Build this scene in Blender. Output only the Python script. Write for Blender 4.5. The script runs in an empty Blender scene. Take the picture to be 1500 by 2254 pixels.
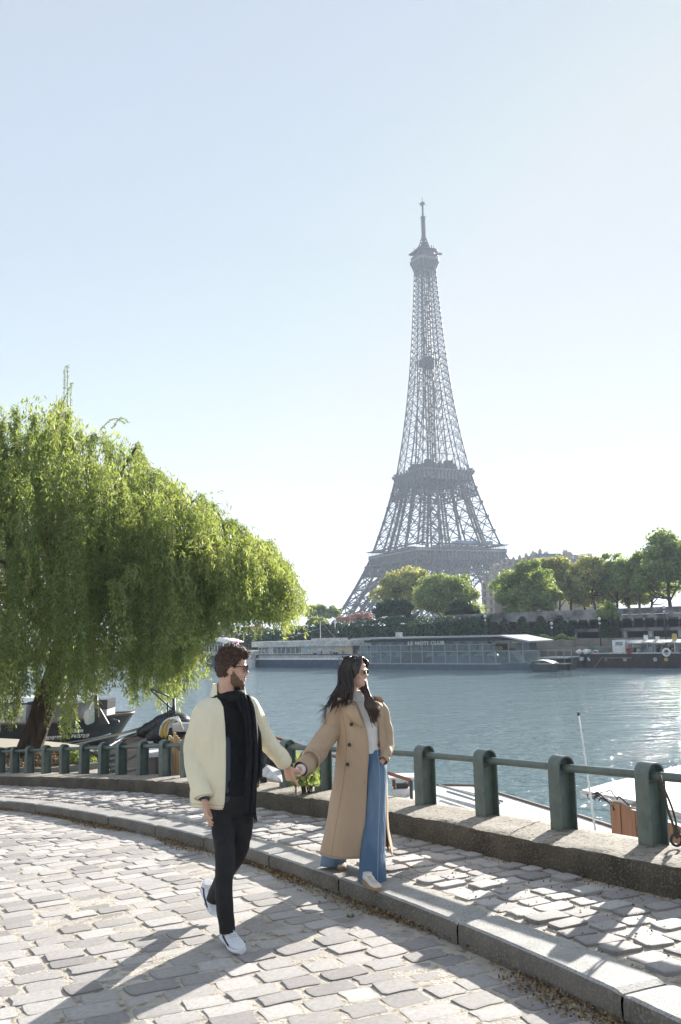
import bpy, bmesh, math, random
import numpy as np
from mathutils import Vector, Matrix

# ------------------------------------------------------------------ camera, sky, sun, exposure
C = bpy.context.scene
col = C.collection
F_PX, PITCH, ROLL, CAM_H = 1960.27, .1368, -.0237, 1.88
IMG_W, IMG_H = 1500, 2254
cam_d = bpy.data.cameras.new('camera')
cam = bpy.data.objects.new('camera', cam_d); col.objects.link(cam)
cam_d.sensor_fit = 'VERTICAL'; cam_d.sensor_height = 36.0
cam_d.lens = F_PX / IMG_H * 36.0
cam_d.clip_start = .1; cam_d.clip_end = 20000
_r0 = Vector((1, 0, 0)); _u0 = Vector((0, -math.sin(PITCH), math.cos(PITCH))); _f0 = Vector((0, math.cos(PITCH), math.sin(PITCH)))
_c, _s = math.cos(ROLL), math.sin(ROLL)
_r = _c * _r0 + _s * _u0; _u = _c * _u0 - _s * _r0
cam.matrix_world = Matrix(((_r.x, _u.x, -_f0.x, 0), (_r.y, _u.y, -_f0.y, 0), (_r.z, _u.z, -_f0.z, CAM_H), (0, 0, 0, 1)))
C.camera = cam

SUN_AZ, SUN_EL = math.radians(31.5), math.radians(18.3)      # azimuth clockwise from +Y
W = bpy.data.worlds.new('World'); C.world = W; W.use_nodes = True
nt = W.node_tree; nt.nodes.clear()
sky = nt.nodes.new('ShaderNodeTexSky'); sky.sky_type = 'NISHITA'; sky.sun_disc = False
sky.sun_elevation = SUN_EL; sky.sun_rotation = SUN_AZ
sky.air_density = 1.0; sky.dust_density = .5; sky.ozone_density = 1.6; sky.altitude = 50
bg = nt.nodes.new('ShaderNodeBackground'); bg.inputs['Strength'].default_value = .075
wo = nt.nodes.new('ShaderNodeOutputWorld')
veil = nt.nodes.new('ShaderNodeMix'); veil.data_type = 'RGBA'; veil.inputs['Factor'].default_value = .80      # thin high haze over the clear sky
veil.inputs['B'].default_value = (2.12, 2.32, 2.58, 1)
nt.links.new(sky.outputs[0], veil.inputs['A']); 
cap = nt.nodes.new('ShaderNodeVectorMath'); cap.operation = 'MINIMUM'; cap.inputs[1].default_value = (2.55, 2.68, 2.80)      # bright veil, no hard aureole
nt.links.new(veil.outputs['Result'], cap.inputs[0]); nt.links.new(cap.outputs[0], bg.inputs['Color']); nt.links.new(bg.outputs[0], wo.inputs['Surface'])
sl = bpy.data.lights.new('sun', 'SUN'); sl.energy = 5.0; sl.angle = math.radians(.53); sl.color = (1, .95, .87)
so = bpy.data.objects.new('sun', sl); col.objects.link(so)
SUN_DIR = Vector((math.sin(SUN_AZ) * math.cos(SUN_EL), math.cos(SUN_AZ) * math.cos(SUN_EL), math.sin(SUN_EL)))
so.rotation_euler = SUN_DIR.to_track_quat('Z', 'Y').to_euler(); so.location = (20, 20, 60)
C.view_settings.view_transform = 'Standard'; C.view_settings.look = 'None'
C.view_settings.exposure = 1.78; C.view_settings.gamma = 1.0
C.view_settings.use_curve_mapping = False
C.render.engine = 'CYCLES'
C.cycles.use_denoising = True
C.cycles.max_bounces = 8; C.cycles.volume_bounces = 1; C.cycles.transparent_max_bounces = 12
C.cycles.sample_clamp_indirect = 6.0
random.seed(11); rng = np.random.default_rng(7)

# ------------------------------------------------------------------ helpers
def ray(x, y):
    X = x - IMG_W / 2; Y = y - IMG_H / 2
    a = _c * X + _s * Y; b = -_s * X + _c * Y
    return np.array([a / F_PX, math.cos(PITCH) + b / F_PX * math.sin(PITCH), math.sin(PITCH) - b / F_PX * math.cos(PITCH)])
def at(x, y, Yd):                       # world point seen at pixel (x, y) at depth Yd
    d = ray(x, y); return d * (Yd / d[1]) + np.array([0, 0, CAM_H])
def un(x, y, z):                        # world point seen at pixel (x, y) on the level z
    d = ray(x, y); return d * ((z - CAM_H) / d[2]) + np.array([0, 0, CAM_H])

class MB:
    def __init__(s): s.v = []; s.f = []; s.n = 0
    def add(s, V, F):
        s.v.append(np.asarray(V, float).reshape(-1, 3)); s.f += [tuple(i + s.n for i in f) for f in F]; s.n += len(s.v[-1])
        return s
    def box(s, c, size, R=None, taper=1.0):
        h = np.array(size, float) / 2
        V = np.array([(x, y, z) for z in (-1, 1) for y in (-1, 1) for x in (-1, 1)], float) * h
        V[4:, :2] *= taper
        if R is not None: V = V @ np.array(R).T
        return s.add(V + np.array(c, float), [(0, 2, 3, 1), (4, 5, 7, 6), (0, 1, 5, 4), (2, 6, 7, 3), (0, 4, 6, 2), (1, 3, 7, 5)])
    def bar(s, p, q, w, h=None, up=(0, 0, 1)):
        p = np.array(p, float); q = np.array(q, float); d = q - p; L = np.linalg.norm(d)
        if L < 1e-9: return s
        d /= L; up = np.array(up, float)
        a = np.cross(up, d)
        if np.linalg.norm(a) < 1e-3: a = np.cross((1, 0, 0), d)
        a /= np.linalg.norm(a); b = np.cross(d, a); h = h or w
        V = [e + a * w / 2 * i + b * h / 2 * j for e in (p, q) for i, j in ((-1, -1), (1, -1), (1, 1), (-1, 1))]
        return s.add(V, [(3, 2, 1, 0), (4, 5, 6, 7), (0, 1, 5, 4), (1, 2, 6, 5), (2, 3, 7, 6), (3, 0, 4, 7)])
    def tube(s, pts, r, n=8, cap=True):
        P = np.array(pts, float); m = len(P)
        r = np.full(m, float(r)) if np.ndim(r) == 0 else np.array(r, float)
        T = np.gradient(P, axis=0); T /= np.linalg.norm(T, axis=1)[:, None] + 1e-12
        a = np.cross(T[0], (0, 0, 1)); a = a if np.linalg.norm(a) > .05 else np.cross(T[0], (1, 0, 0)); a /= np.linalg.norm(a)
        V = []; ang = np.linspace(0, 2 * np.pi, n, endpoint=False)
        for i in range(m):
            a = a - T[i] * a.dot(T[i]); a /= np.linalg.norm(a) + 1e-12; b = np.cross(T[i], a)
            V.append(P[i] + r[i] * (np.cos(ang)[:, None] * a + np.sin(ang)[:, None] * b))
        F = [(i * n + j, i * n + (j + 1) % n, (i + 1) * n + (j + 1) % n, (i + 1) * n + j) for i in range(m - 1) for j in range(n)]
        if cap: F += [tuple(range(n))[::-1], tuple((m - 1) * n + j for j in range(n))]
        return s.add(np.concatenate(V), F)
    def grid(s, P, cu=False, cv=False, flip=False):
        P = np.array(P, float); m, n = P.shape[:2]
        F = []
        for i in range(m if cu else m - 1):
            for j in range(n if cv else n - 1):
                q = (i * n + j, i * n + (j + 1) % n, ((i + 1) % m) * n + (j + 1) % n, ((i + 1) % m) * n + j)
                F.append(q[::-1] if flip else q)
        return s.add(P.reshape(-1, 3), F)
    def prism(s, poly, z0, z1):
        n = len(poly); V = [(p[0], p[1], z0) for p in poly] + [(p[0], p[1], z1) for p in poly]
        return s.add(V, [tuple(range(n))[::-1], tuple(range(n, 2 * n))] + [(i, (i + 1) % n, n + (i + 1) % n, n + i) for i in range(n)])
    def ell(s, c, r, R=None, nu=10, nv=14):
        th = np.linspace(0, np.pi, nu + 1)[1:-1]; ph = np.linspace(0, 2 * np.pi, nv, endpoint=False)
        V = [(0, 0, 1)] + [(np.sin(t) * np.cos(p), np.sin(t) * np.sin(p), np.cos(t)) for t in th for p in ph] + [(0, 0, -1)]
        V = np.array(V) * np.array(r, float)
        if R is not None: V = V @ np.array(R).T
        m = len(th); F = [(0, 1 + j, 1 + (j + 1) % nv) for j in range(nv)]
        for i in range(m - 1):
            for j in range(nv):
                F.append((1 + i * nv + j, 1 + (i + 1) * nv + j, 1 + (i + 1) * nv + (j + 1) % nv, 1 + i * nv + (j + 1) % nv))
        e = 1 + m * nv; F += [(e, 1 + (m - 1) * nv + (j + 1) % nv, 1 + (m - 1) * nv + j) for j in range(nv)]
        return s.add(V + np.array(c, float), F)
    def mesh(s, name, mat=None, smooth=False):
        me = bpy.data.meshes.new(name)
        V = np.concatenate(s.v) if s.v else np.zeros((0, 3))
        me.from_pydata(V.tolist(), [], s.f)
        if smooth: me.shade_smooth()
        if mat: me.materials.append(mat)
        return me
    def build(s, name, mat=None, parent=None, smooth=False, kind=None, label=None):
        return link(name, s.mesh(name, mat, smooth), parent, kind, label)

def link(name, me, parent=None, kind=None, label=None):
    o = bpy.data.objects.new(name, me); col.objects.link(o)
    if parent is not None:
        o.parent = parent; o.matrix_parent_inverse = Matrix.Identity(4)
        if parent.parent is None: o.location = -Vector(parent.location) if parent.rotation_euler.z == 0 else o.location
    if kind: o['kind'] = kind
    if label: o['label'] = label
    return o
def tag(o, label, cat, group=None, kind=None):
    o['label'] = label; o['category'] = cat
    if group: o['group'] = group
    if kind: o['kind'] = kind
    return o
def thing(name, label, cat, group=None, loc=(0, 0, 0)):
    o = bpy.data.objects.new(name, None); col.objects.link(o); o.location = loc
    o.empty_display_size = .2
    return tag(o, label, cat, group)
def soft(o, kind='SMOOTH', **k):
    m = o.modifiers.new('m', kind)
    for a, b in k.items(): setattr(m, a, b)
    return m
def quads(name, Cn, A, B, mat, parent=None, kind=None):
    """many small quads: centre, half axis A, half axis B (arrays n x 3)"""
    n = len(Cn); V = np.stack([Cn - A - B * .1, Cn - B, Cn + A, Cn + B], 1).reshape(-1, 3)
    me = bpy.data.meshes.new(name); me.vertices.add(4 * n); me.vertices.foreach_set('co', V.astype(np.float32).ravel())
    me.loops.add(4 * n); me.loops.foreach_set('vertex_index', np.arange(4 * n, dtype=np.int32))
    me.polygons.add(n); me.polygons.foreach_set('loop_start', np.arange(0, 4 * n, 4, dtype=np.int32))
    me.polygons.foreach_set('loop_total', np.full(n, 4, dtype=np.int32)); me.update(calc_edges=True)
    me.materials.append(mat)
    return link(name, me, parent, kind)
def unit(v): return v / (np.linalg.norm(v, axis=-1, keepdims=True) + 1e-12)
def spline(P, n):
    P = np.array(P, float); m = len(P); t = np.linspace(0, m - 1, n); out = []
    Q = np.vstack([2 * P[0] - P[1], P, 2 * P[-1] - P[-2]])
    for u in t:
        i = min(int(u), m - 2); f = u - i; a, b, c, d = Q[i], Q[i + 1], Q[i + 2], Q[i + 3]
        out.append(.5 * (2 * b + (c - a) * f + (2 * a - 5 * b + 4 * c - d) * f * f + (3 * b - a - 3 * c + d) * f ** 3))
    return np.array(out)
def rotz(a): c, s = math.cos(a), math.sin(a); return np.array([[c, -s, 0], [s, c, 0], [0, 0, 1.]])
def roty(a): c, s = math.cos(a), math.sin(a); return np.array([[c, 0, s], [0, 1, 0], [-s, 0, c]])
def rotx(a): c, s = math.cos(a), math.sin(a); return np.array([[1, 0, 0], [0, c, -s], [0, s, c]])

# ------------------------------------------------------------------ materials
def mat(name, c, rough=.7, c2=None, scale=4., detail=4., contrast=(.35, .65), bump=0., bscale=None, metal=0., spec=.5,
        island=0., objrand=0., trans=0., stretch=None, c3=None, s3=60., ior=1.5, coat=0.):
    m = bpy.data.materials.new(name); m.use_nodes = True; n = m.node_tree.nodes; L = m.node_tree.links
    p = n['Principled BSDF']; out = n['Material Output']
    p.inputs['Roughness'].default_value = rough; p.inputs['Metallic'].default_value = metal
    p.inputs['Specular IOR Level'].default_value = spec; p.inputs['IOR'].default_value = ior
    if coat: p.inputs['Coat Weight'].default_value = coat
    p.inputs['Base Color'].default_value = (*c, 1)
    tc = n.new('ShaderNodeTexCoord'); vec = tc.outputs['Object']
    if stretch:
        mp = n.new('ShaderNodeMapping'); mp.inputs['Scale'].default_value = stretch; L.new(vec, mp.inputs[0]); vec = mp.outputs[0]
    src = None
    if c2 is not None:
        no = n.new('ShaderNodeTexNoise'); no.inputs['Scale'].default_value = scale; no.inputs['Detail'].default_value = detail
        L.new(vec, no.inputs['Vector'])
        mr = n.new('ShaderNodeMapRange'); mr.inputs[1].default_value, mr.inputs[2].default_value = contrast
        L.new(no.outputs[0], mr.inputs[0])
        mx = n.new('ShaderNodeMix'); mx.data_type = 'RGBA'; mx.inputs['A'].default_value = (*c, 1); mx.inputs['B'].default_value = (*c2, 1)
        L.new(mr.outputs[0], mx.inputs['Factor']); src = mx.outputs['Result']
    if c3 is not None:
        no = n.new('ShaderNodeTexNoise'); no.inputs['Scale'].default_value = s3; no.inputs['Detail'].default_value = 3
        L.new(vec, no.inputs['Vector'])
        mr = n.new('ShaderNodeMapRange'); mr.inputs[1].default_value, mr.inputs[2].default_value = (.5, .68)
        L.new(no.outputs[0], mr.inputs[0])
        mx = n.new('ShaderNodeMix'); mx.data_type = 'RGBA'; mx.inputs['B'].default_value = (*c3, 1)
        if src: L.new(src, mx.inputs['A'])
        else: mx.inputs['A'].default_value = (*c, 1)
        L.new(mr.outputs[0], mx.inputs['Factor']); src = mx.outputs['Result']
    if island or objrand:
        if island: g = n.new('ShaderNodeNewGeometry'); ro = g.outputs['Random Per Island']; am = island
        else: g = n.new('ShaderNodeObjectInfo'); ro = g.outputs['Random']; am = objrand
        h = n.new('ShaderNodeHueSaturation'); mr = n.new('ShaderNodeMapRange')
        mr.inputs[3].default_value = 1 - am; mr.inputs[4].default_value = 1 + am
        L.new(ro, mr.inputs[0]); L.new(mr.outputs[0], h.inputs['Value'])
        mr2 = n.new('ShaderNodeMath'); mr2.operation = 'MULTIPLY_ADD'; mr2.inputs[1].default_value = .05 * am * 2; mr2.inputs[2].default_value = .5 - .05 * am
        L.new(ro, mr2.inputs[0]); L.new(mr2.outputs[0], h.inputs['Hue'])
        if src: L.new(src, h.inputs['Color'])
        else: h.inputs['Color'].default_value = (*c, 1)
        src = h.outputs[0]
    if src: L.new(src, p.inputs['Base Color'])
    if bump:
        no = n.new('ShaderNodeTexNoise'); no.inputs['Scale'].default_value = bscale or scale * 4; no.inputs['Detail'].default_value = 6
        L.new(vec, no.inputs['Vector']); b = n.new('ShaderNodeBump'); b.inputs['Strength'].default_value = 1; b.inputs['Distance'].default_value = bump
        L.new(no.outputs[0], b.inputs['Height']); L.new(b.outputs[0], p.inputs['Normal'])
    if trans:
        t = n.new('ShaderNodeBsdfTranslucent'); ms = n.new('ShaderNodeMixShader'); ms.inputs[0].default_value = trans
        if src:
            mg = n.new('ShaderNodeMix'); mg.data_type = 'RGBA'; mg.blend_type = 'MULTIPLY'; mg.inputs['Factor'].default_value = 1
            mg.inputs['B'].default_value = (1.5, 1.45, .75, 1); L.new(src, mg.inputs['A']); L.new(mg.outputs['Result'], t.inputs[0])
        else: t.inputs[0].default_value = (c[0] * 1.5, c[1] * 1.45, c[2] * .75, 1)
        L.new(p.outputs[0], ms.inputs[1]); L.new(t.outputs[0], ms.inputs[2]); L.new(ms.outputs[0], out.inputs['Surface'])
    return m
def glass(name, tint=(.75, .85, .88), alpha=.45, rough=.03):
    m = bpy.data.materials.new(name); m.use_nodes = True; n = m.node_tree.nodes; L = m.node_tree.links
    p = n['Principled BSDF']; out = n['Material Output']; p.inputs['Base Color'].default_value = (*[t * .4 for t in tint], 1)
    p.inputs['Roughness'].default_value = rough; p.inputs['Specular IOR Level'].default_value = .9
    t = n.new('ShaderNodeBsdfTransparent'); t.inputs[0].default_value = (*tint, 1)
    ms = n.new('ShaderNodeMixShader'); ms.inputs[0].default_value = alpha
    L.new(t.outputs[0], ms.inputs[1]); L.new(p.outputs[0], ms.inputs[2]); L.new(ms.outputs[0], out.inputs['Surface'])
    return m
WHITE = mat('white_paint', (.78, .78, .76), .45, (.66, .66, .64), 2.5)
DKMETAL = mat('dark_metal', (.03, .033, .036), .5)
GREYMETAL = mat('grey_metal', (.34, .36, .38), .45, metal=.3)
GLASS = glass('window_glass', (.8, .9, .92), .22); DARKGLASS = glass('dark_glass', (.3, .36, .4), .6)

# ------------------------------------------------------------------ ground profile of the ramp
_ys = np.linspace(-8, 60, 681)
_gs = np.interp(_ys, [-8, 0, 4, 6.3, 8.9, 11.6, 13.9, 18, 22.3, 25.3, 60], [.10, .10, .08, -.05 + .01, -.18, -.38, -.60, -1.08, -1.6, -1.9, -1.9])
_k = np.exp(-np.linspace(-2, 2, 25) ** 2); _k /= _k.sum()
_gs = np.convolve(np.pad(_gs, 12, mode='edge'), _k, 'valid')
def lx(Y): return np.interp(Y, [-40, 6.3, 8.9, 11.6, 13.9, 22.3, 60], [27, 2.2, .84, -.69, -2.7, -8.5, -34])
def ground(X, Y): return np.interp(Y + .3 * (lx(Y) - X), _ys, _gs)
WATER_Z, QUAY_Z = -3.2, -1.9

# ------------------------------------------------------------------ water
def water_mat():
    m = bpy.data.materials.new('river_water'); m.use_nodes = True; n = m.node_tree.nodes; L = m.node_tree.links
    p = n['Principled BSDF']; p.inputs['Base Color'].default_value = (.165, .24, .26, 1); p.inputs['Roughness'].default_value = .07
    p.inputs['IOR'].default_value = 1.33; p.inputs['Specular IOR Level'].default_value = .5
    tc = n.new('ShaderNodeTexCoord'); hs = None
    for sc, st, w in ((.14, (1, 2.0, 1), .5), (.62, (1, 1.7, 1), .32), (2.1, (1, 1.4, 1), .16), (6.5, (1, 1.2, 1), .05)):
        mp = n.new('ShaderNodeMapping'); mp.inputs['Scale'].default_value = st; mp.inputs['Rotation'].default_value = (0, 0, .35 + sc * .1)
        L.new(tc.outputs['Object'], mp.inputs[0])
        no = n.new('ShaderNodeTexNoise'); no.inputs['Scale'].default_value = sc; no.inputs['Detail'].default_value = 2.5; no.inputs['Distortion'].default_value = .4
        L.new(mp.outputs[0], no.inputs['Vector'])
        mu = n.new('ShaderNodeMath'); mu.operation = 'MULTIPLY'; mu.inputs[1].default_value = w; L.new(no.outputs[0], mu.inputs[0])
        if hs is None: hs = mu.outputs[0]
        else:
            ad = n.new('ShaderNodeMath'); L.new(hs, ad.inputs[0]); L.new(mu.outputs[0], ad.inputs[1]); hs = ad.outputs[0]
    b = n.new('ShaderNodeBump'); b.inputs['Strength'].default_value = 1; b.inputs['Distance'].default_value = 1.0
    L.new(hs, b.inputs['Height']); L.new(b.outputs[0], p.inputs['Normal'])
    return m
def water_patch():
    mb = MB(); mb.add([(-900, -60, WATER_Z), (900, -60, WATER_Z), (900, 900, WATER_Z), (-900, 900, WATER_Z)], [(0, 1, 2, 3)])
    mb.build('river_water', water_mat(), kind='structure')
water_patch()

# ------------------------------------------------------------------ far bank frame
BO = np.array([32.5, 119.0]); BE = unit(np.array([-.77, .64])); BN = np.array([BE[1], -BE[0]]); BN = BN if BN[1] > 0 else -BN
def bank(x, off):                       # plan point where the picture column x (near the horizon) meets the line `off` metres behind the quay edge
    d = ray(x, 1400)[:2]; o = BO + BN * off
    A = np.array([d, -BE]).T; t, s = np.linalg.solve(A, o); return d * t
def zat(P, y):                          # height at plan point P that shows at picture row y
    lo, hi = -60., 420.
    D = P[1]
    for _ in range(50):
        m = (lo + hi) / 2; r = proj(np.array([P[0], P[1], m]))
        if r[1] > y: lo = m
        else: hi = m
    return m
def proj(P):
    d = np.array(P, float) - np.array([0, 0, CAM_H]); fw = d[1] * math.cos(PITCH) + d[2] * math.sin(PITCH); up = -d[1] * math.sin(PITCH) + d[2] * math.cos(PITCH)
    X = F_PX * d[0] / fw; Y = -F_PX * up / fw
    return np.array([IMG_W / 2 + _c * X - _s * Y, IMG_H / 2 + _s * X + _c * Y])
def bk(x, off, y): p = bank(x, off); return np.array([p[0], p[1], zat(p, y)])
def BL(u, off, z):                      # bank frame -> world (u metres leftwards along the quay)
    p = BO + BE * u + BN * off; return np.array([p[0], p[1], z])
def U(x, off=0.): return float((bank(x, off) - BO) @ BE)
BR = np.array([[BE[0], BN[0], 0], [BE[1], BN[1], 0], [0, 0, 1.]])   # columns: along, away, up

STONE = mat('quay_stone', (.26, .24, .21), .85, (.17, .16, .14), .6, bump=.03)
DIRT = mat('far_ground', (.14, .14, .10), .9, (.2, .18, .14), .05)
FARZ = -.6
mb = MB(); a = BL(-400, 0, 0); b = BL(900, 0, 0)
a2 = a + np.array([6000 * BN[0], 6000 * BN[1], 0]) + np.array([4000, 0, 0]); b2 = b + np.array([6000 * BN[0], 6000 * BN[1], 0]) - np.array([6000, 0, 0])
mb.add([(a[0], a[1], FARZ), (a2[0], a2[1], FARZ), (b2[0], b2[1], FARZ), (b[0], b[1], FARZ)], [(0, 1, 2, 3)])
mb.build('ground', DIRT, kind='structure')
mb = MB()
for i in range(70):                      # far quay face in long stone courses
    for j in range(4):
        u0 = -60 + i * 4.0 + (j % 2) * 2
        mb.box(BL(u0 + 2, -.15 + random.uniform(-.02, .02), WATER_Z + .1 + (FARZ - WATER_Z) * (j + .5) / 4 - .05), (3.96, .3, (FARZ - WATER_Z) / 4 - .03), BR)
mb.build('far_quay_wall', STONE, kind='structure')

# ------------------------------------------------------------------ foliage helpers
def leafmat(name, c, c2, tr=.45, isl=.35, rough=.55): return mat(name, c, rough, c2, .35, 2, island=isl, trans=tr, spec=.35)
LEAF = {'plane': leafmat('plane_tree_leaves', (.18, .25, .10), (.25, .30, .13)),
        'yellow': leafmat('yellow_green_leaves', (.30, .32, .14), (.36, .36, .17)),
        'dark': leafmat('dark_leaves', (.025, .055, .022), (.04, .075, .03), .25),
        'pink': leafmat('pink_blossom', (.42, .22, .26), (.5, .32, .34), .3),
        'ivy': leafmat('ivy_leaves', (.04, .085, .045), (.055, .11, .05), .25),
        'young': leafmat('young_leaves', (.22, .30, .11), (.28, .33, .14))}
BARK = mat('bark', (.09, .07, .05), .9, (.05, .04, .03), 6, bump=.01)
def crown_pts(c, r, n, nc=None, seed=0, squash=(1, 1, 1), hollow=.35):
    g = np.random.default_rng(seed); nc = nc or 85
    d = unit(g.normal(size=(nc, 3))); d[:, 2] = np.abs(d[:, 2]) * .95 - .35 * (g.random(nc) < .45)
    rad = (g.random(nc) ** .45)[:, None] * .92
    r = np.array(r) * np.array([1.04, 1.04, 1.0]); cc = d * rad * np.array(r); cr = g.uniform(.17, .30, nc) * min(r[0], r[2])
    k = g.integers(0, nc, n); q = unit(g.normal(size=(n, 3))) * (g.random(n)[:, None] ** .45)
    P = cc[k] + q * cr[k][:, None] * np.array([1.15, 1.15, .8])
    return P + np.array(c), unit(q + .4 * unit(cc[k]))
def leaves(name, P, N, size, m, parent=None, kind=None, seed=0):
    g = np.random.default_rng(seed); n = len(P); s = size * g.uniform(.6, 1.3, n)[:, None]
    N = unit(N + .9 * g.normal(size=(n, 3))); A = unit(np.cross(N, g.normal(size=(n, 3)))); B = np.cross(N, A)
    return quads(name, P, A * s, B * s * .62, m, parent, kind)
def tree(name, label, base, cz, r, m, n, size, seed, group=None, limbs=7, parts=True, cat='tree'):
    t = thing(name, label, cat, group, base); g = random.Random(seed); base = np.array(base, float); top = np.array([base[0], base[1], cz])
    n = int(n * 2.3); size = size * .78; r = (r[0], r[1], r[2] * 1.1); P, N = crown_pts(top, r, n, seed=seed); leaves('crown', P, N, size, m, t, seed=seed)
    mb = MB(); H = cz - base[2]; tr = max(.12, r[0] * .05)
    mb.tube([base, base + [g.uniform(-.2, .2), 0, H * .3], base + [g.uniform(-.3, .3), 0, H * .62], top + [0, 0, r[2] * .3]], [tr * 1.25, tr, tr * .8, tr * .25], 8)
    for i in range(limbs):
        a = g.uniform(0, 6.28); s0 = base + np.array([0, 0, H * g.uniform(.35, .85)]); e = top + np.array([math.cos(a) * r[0], math.sin(a) * r[1], g.uniform(-.3, .6) * r[2]]) * .8 - top * .8 + top * 0 + top * 0
        e = top + np.array([math.cos(a) * r[0] * .75, math.sin(a) * r[1] * .75, g.uniform(-.4, .6) * r[2]])
        mid = (s0 + e) / 2 + np.array([0, 0, -.08 * r[2]]); mb.tube([s0, mid, e], [tr * .5, tr * .32, tr * .1], 5)
    mb.build('trunk', BARK, t, True)
    return t

# far trees: (picture x, row of crown centre, half width px, half height px, metres behind the quay, kind, label)
def fartree(x, y, rx, ry, off, m, n, size, seed, label, group='trees on the far bank', name='plane_tree', gz=FARZ):
    p = bk(x, off, y); d = np.linalg.norm(p[:2]); w = rx / F_PX * d; h = ry / F_PX * d
    return tree(name, label, (p[0], p[1], gz), p[2], (w, w * .85, h), LEAF[m], n, size, seed, group)
fartree(900, 1318, 72, 66, 46, 'yellow', 9000, .40, 1, 'pale yellow green round tree in front of the left foot of the iron tower')
fartree(986, 1328, 76, 72, 34, 'plane', 11000, .36, 2, 'mid green round tree standing right of the yellow one before the iron tower')
fartree(1166, 1320, 72, 84, 20, 'plane', 13000, .30, 3, 'large full green tree hanging over the viaduct left of the street trees')
fartree(1482, 1266, 84, 88, 40, 'plane', 12000, .36, 4, 'tallest dark green tree at the right edge of the photograph', gz=3)
for i, (x, y, rx, ry, m) in enumerate([(1208, 1274, 50, 54, 'yellow'), (1262, 1292, 48, 58, 'yellow'), (1312, 1286, 50, 62, 'yellow'), (1362, 1282, 50, 64, 'young'), (1412, 1278, 50, 66, 'young')]):
    fartree(x, y, rx, ry, 44 + 2 * (i % 2), m, 5200, .34, 20 + i, ['pale street tree directly behind the large green tree', 'pale thin street tree second from the large green tree', 'pale street tree in the middle of the row above the viaduct',
            'green street tree fourth in the row above the viaduct', 'green street tree last in the row before the tall right edge tree'][i], 'street trees above the viaduct', 'street_tree', gz=4.2)
for x, y, rx, lb in ((1236, 1308, 40, 'first'), (1290, 1314, 40, 'second'), (1340, 1312, 42, 'third'), (1390, 1310, 42, 'fourth'), (1440, 1306, 46, 'last')):
    fartree(x, y - 6, rx + 10, 62, 62, 'yellow', 5600, .42, x, lb + ' low background tree filling between the street tree trunks from the left', 'background trees above the viaduct', 'background_tree', gz=4.2)
fartree(1345, 1352, 26, 26, 13, 'young', 2600, .22, 31, 'small grey green young tree growing in front of the viaduct parapet', name='young_tree')
fartree(868, 1348, 46, 30, 24, 'dark', 5000, .30, 32, 'dark evergreen bush below the yellow green tree', name='dark_bush')
fartree(1022, 1352, 40, 36, 20, 'dark', 4000, .30, 33, 'dark bush at the lower right foot of the mid green tree', name='dark_bush')
fartree(712, 1352, 46, 22, 90, 'plane', 3600, .5, 34, 'low green tree mass beyond the hedge left of the iron tower foot', name='low_tree')
fartree(795, 1362, 26, 14, 60, 'pink', 1800, .35, 35, 'pink blossoming cherry tree under the left foot of the iron tower', name='cherry_tree', group='pink blossoming trees')
fartree(760, 1366, 20, 12, 66, 'pink', 1200, .35, 36, 'smaller pink blossoming tree left of the main cherry tree', name='cherry_tree', group='pink blossoming trees')
fartree(560, 1388, 34, 12, 70, 'pink', 1500, .4, 37, 'faded pink blossoming tree behind the hedge under the willow tips', name='cherry_tree', group='pink blossoming trees')
fartree(488, 1392, 36, 14, 60, 'pink', 1500, .4, 38, 'faded pink blossoming tree left of the hedge above the domed boat', name='cherry_tree', group='pink blossoming trees')
fartree(700, 1372, 30, 14, 40, 'young', 1800, .35, 39, 'small pale green shrub above the hedge behind the white boat', name='shrub')

# dark clipped hedge / ivy wall in runs of different height
def hedge(x0, x1, yt0, yt1, off, dep, seed, label):
    t = thing('hedge', label, 'hedge', 'hedges on the far quay'); g = np.random.default_rng(seed)
    A = bk(x0, off, yt0); B = bk(x1, off, yt1); L = np.linalg.norm(B - A); n = int(L * 150)
    u = g.random(n); top = A[2] + (B[2] - A[2]) * u; lump = .35 * np.sin(u * L * 1.1 + seed) + .25 * np.sin(u * L * 2.7)
    fz = g.random(n) ** .8; z = FARZ + (top + lump - FARZ) * fz
    bulge = .4 * np.sin(u * L * 1.7 + z) + .35 * g.random(n)
    w = np.where(g.random(n) < .3, g.random(n) * dep, 0)
    z = np.where(w > 0, top + lump * 1.0 + .1 * g.normal(size=n), z)
    P = A[None, :2] * (1 - u)[:, None] + B[None, :2] * u[:, None] + BN * (w - bulge)[:, None]
    P = np.column_stack([P, z]); N = np.tile(np.array([-BN[0], -BN[1], .4]), (n, 1)); N[w > 0] = (0, 0, 1)
    leaves('foliage', P, N, .30, LEAF['ivy'], t, seed=seed)
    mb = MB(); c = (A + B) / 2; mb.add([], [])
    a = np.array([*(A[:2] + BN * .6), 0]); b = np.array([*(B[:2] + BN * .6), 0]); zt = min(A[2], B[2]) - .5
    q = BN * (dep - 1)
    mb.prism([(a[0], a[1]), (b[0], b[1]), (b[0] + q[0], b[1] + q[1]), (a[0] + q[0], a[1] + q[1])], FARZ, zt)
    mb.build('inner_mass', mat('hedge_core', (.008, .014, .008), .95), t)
hedge(508, 742, 1393, 1379, 12, 6, 1, 'long low clipped dark hedge behind the white boat')
hedge(742, 892, 1374, 1360, 11, 7, 2, 'higher clipped dark hedge left of the trees below the tower')
hedge(880, 1075, 1368, 1362, 10, 7, 3, 'dark ivy covered bank under the round trees behind the club boat')

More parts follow.
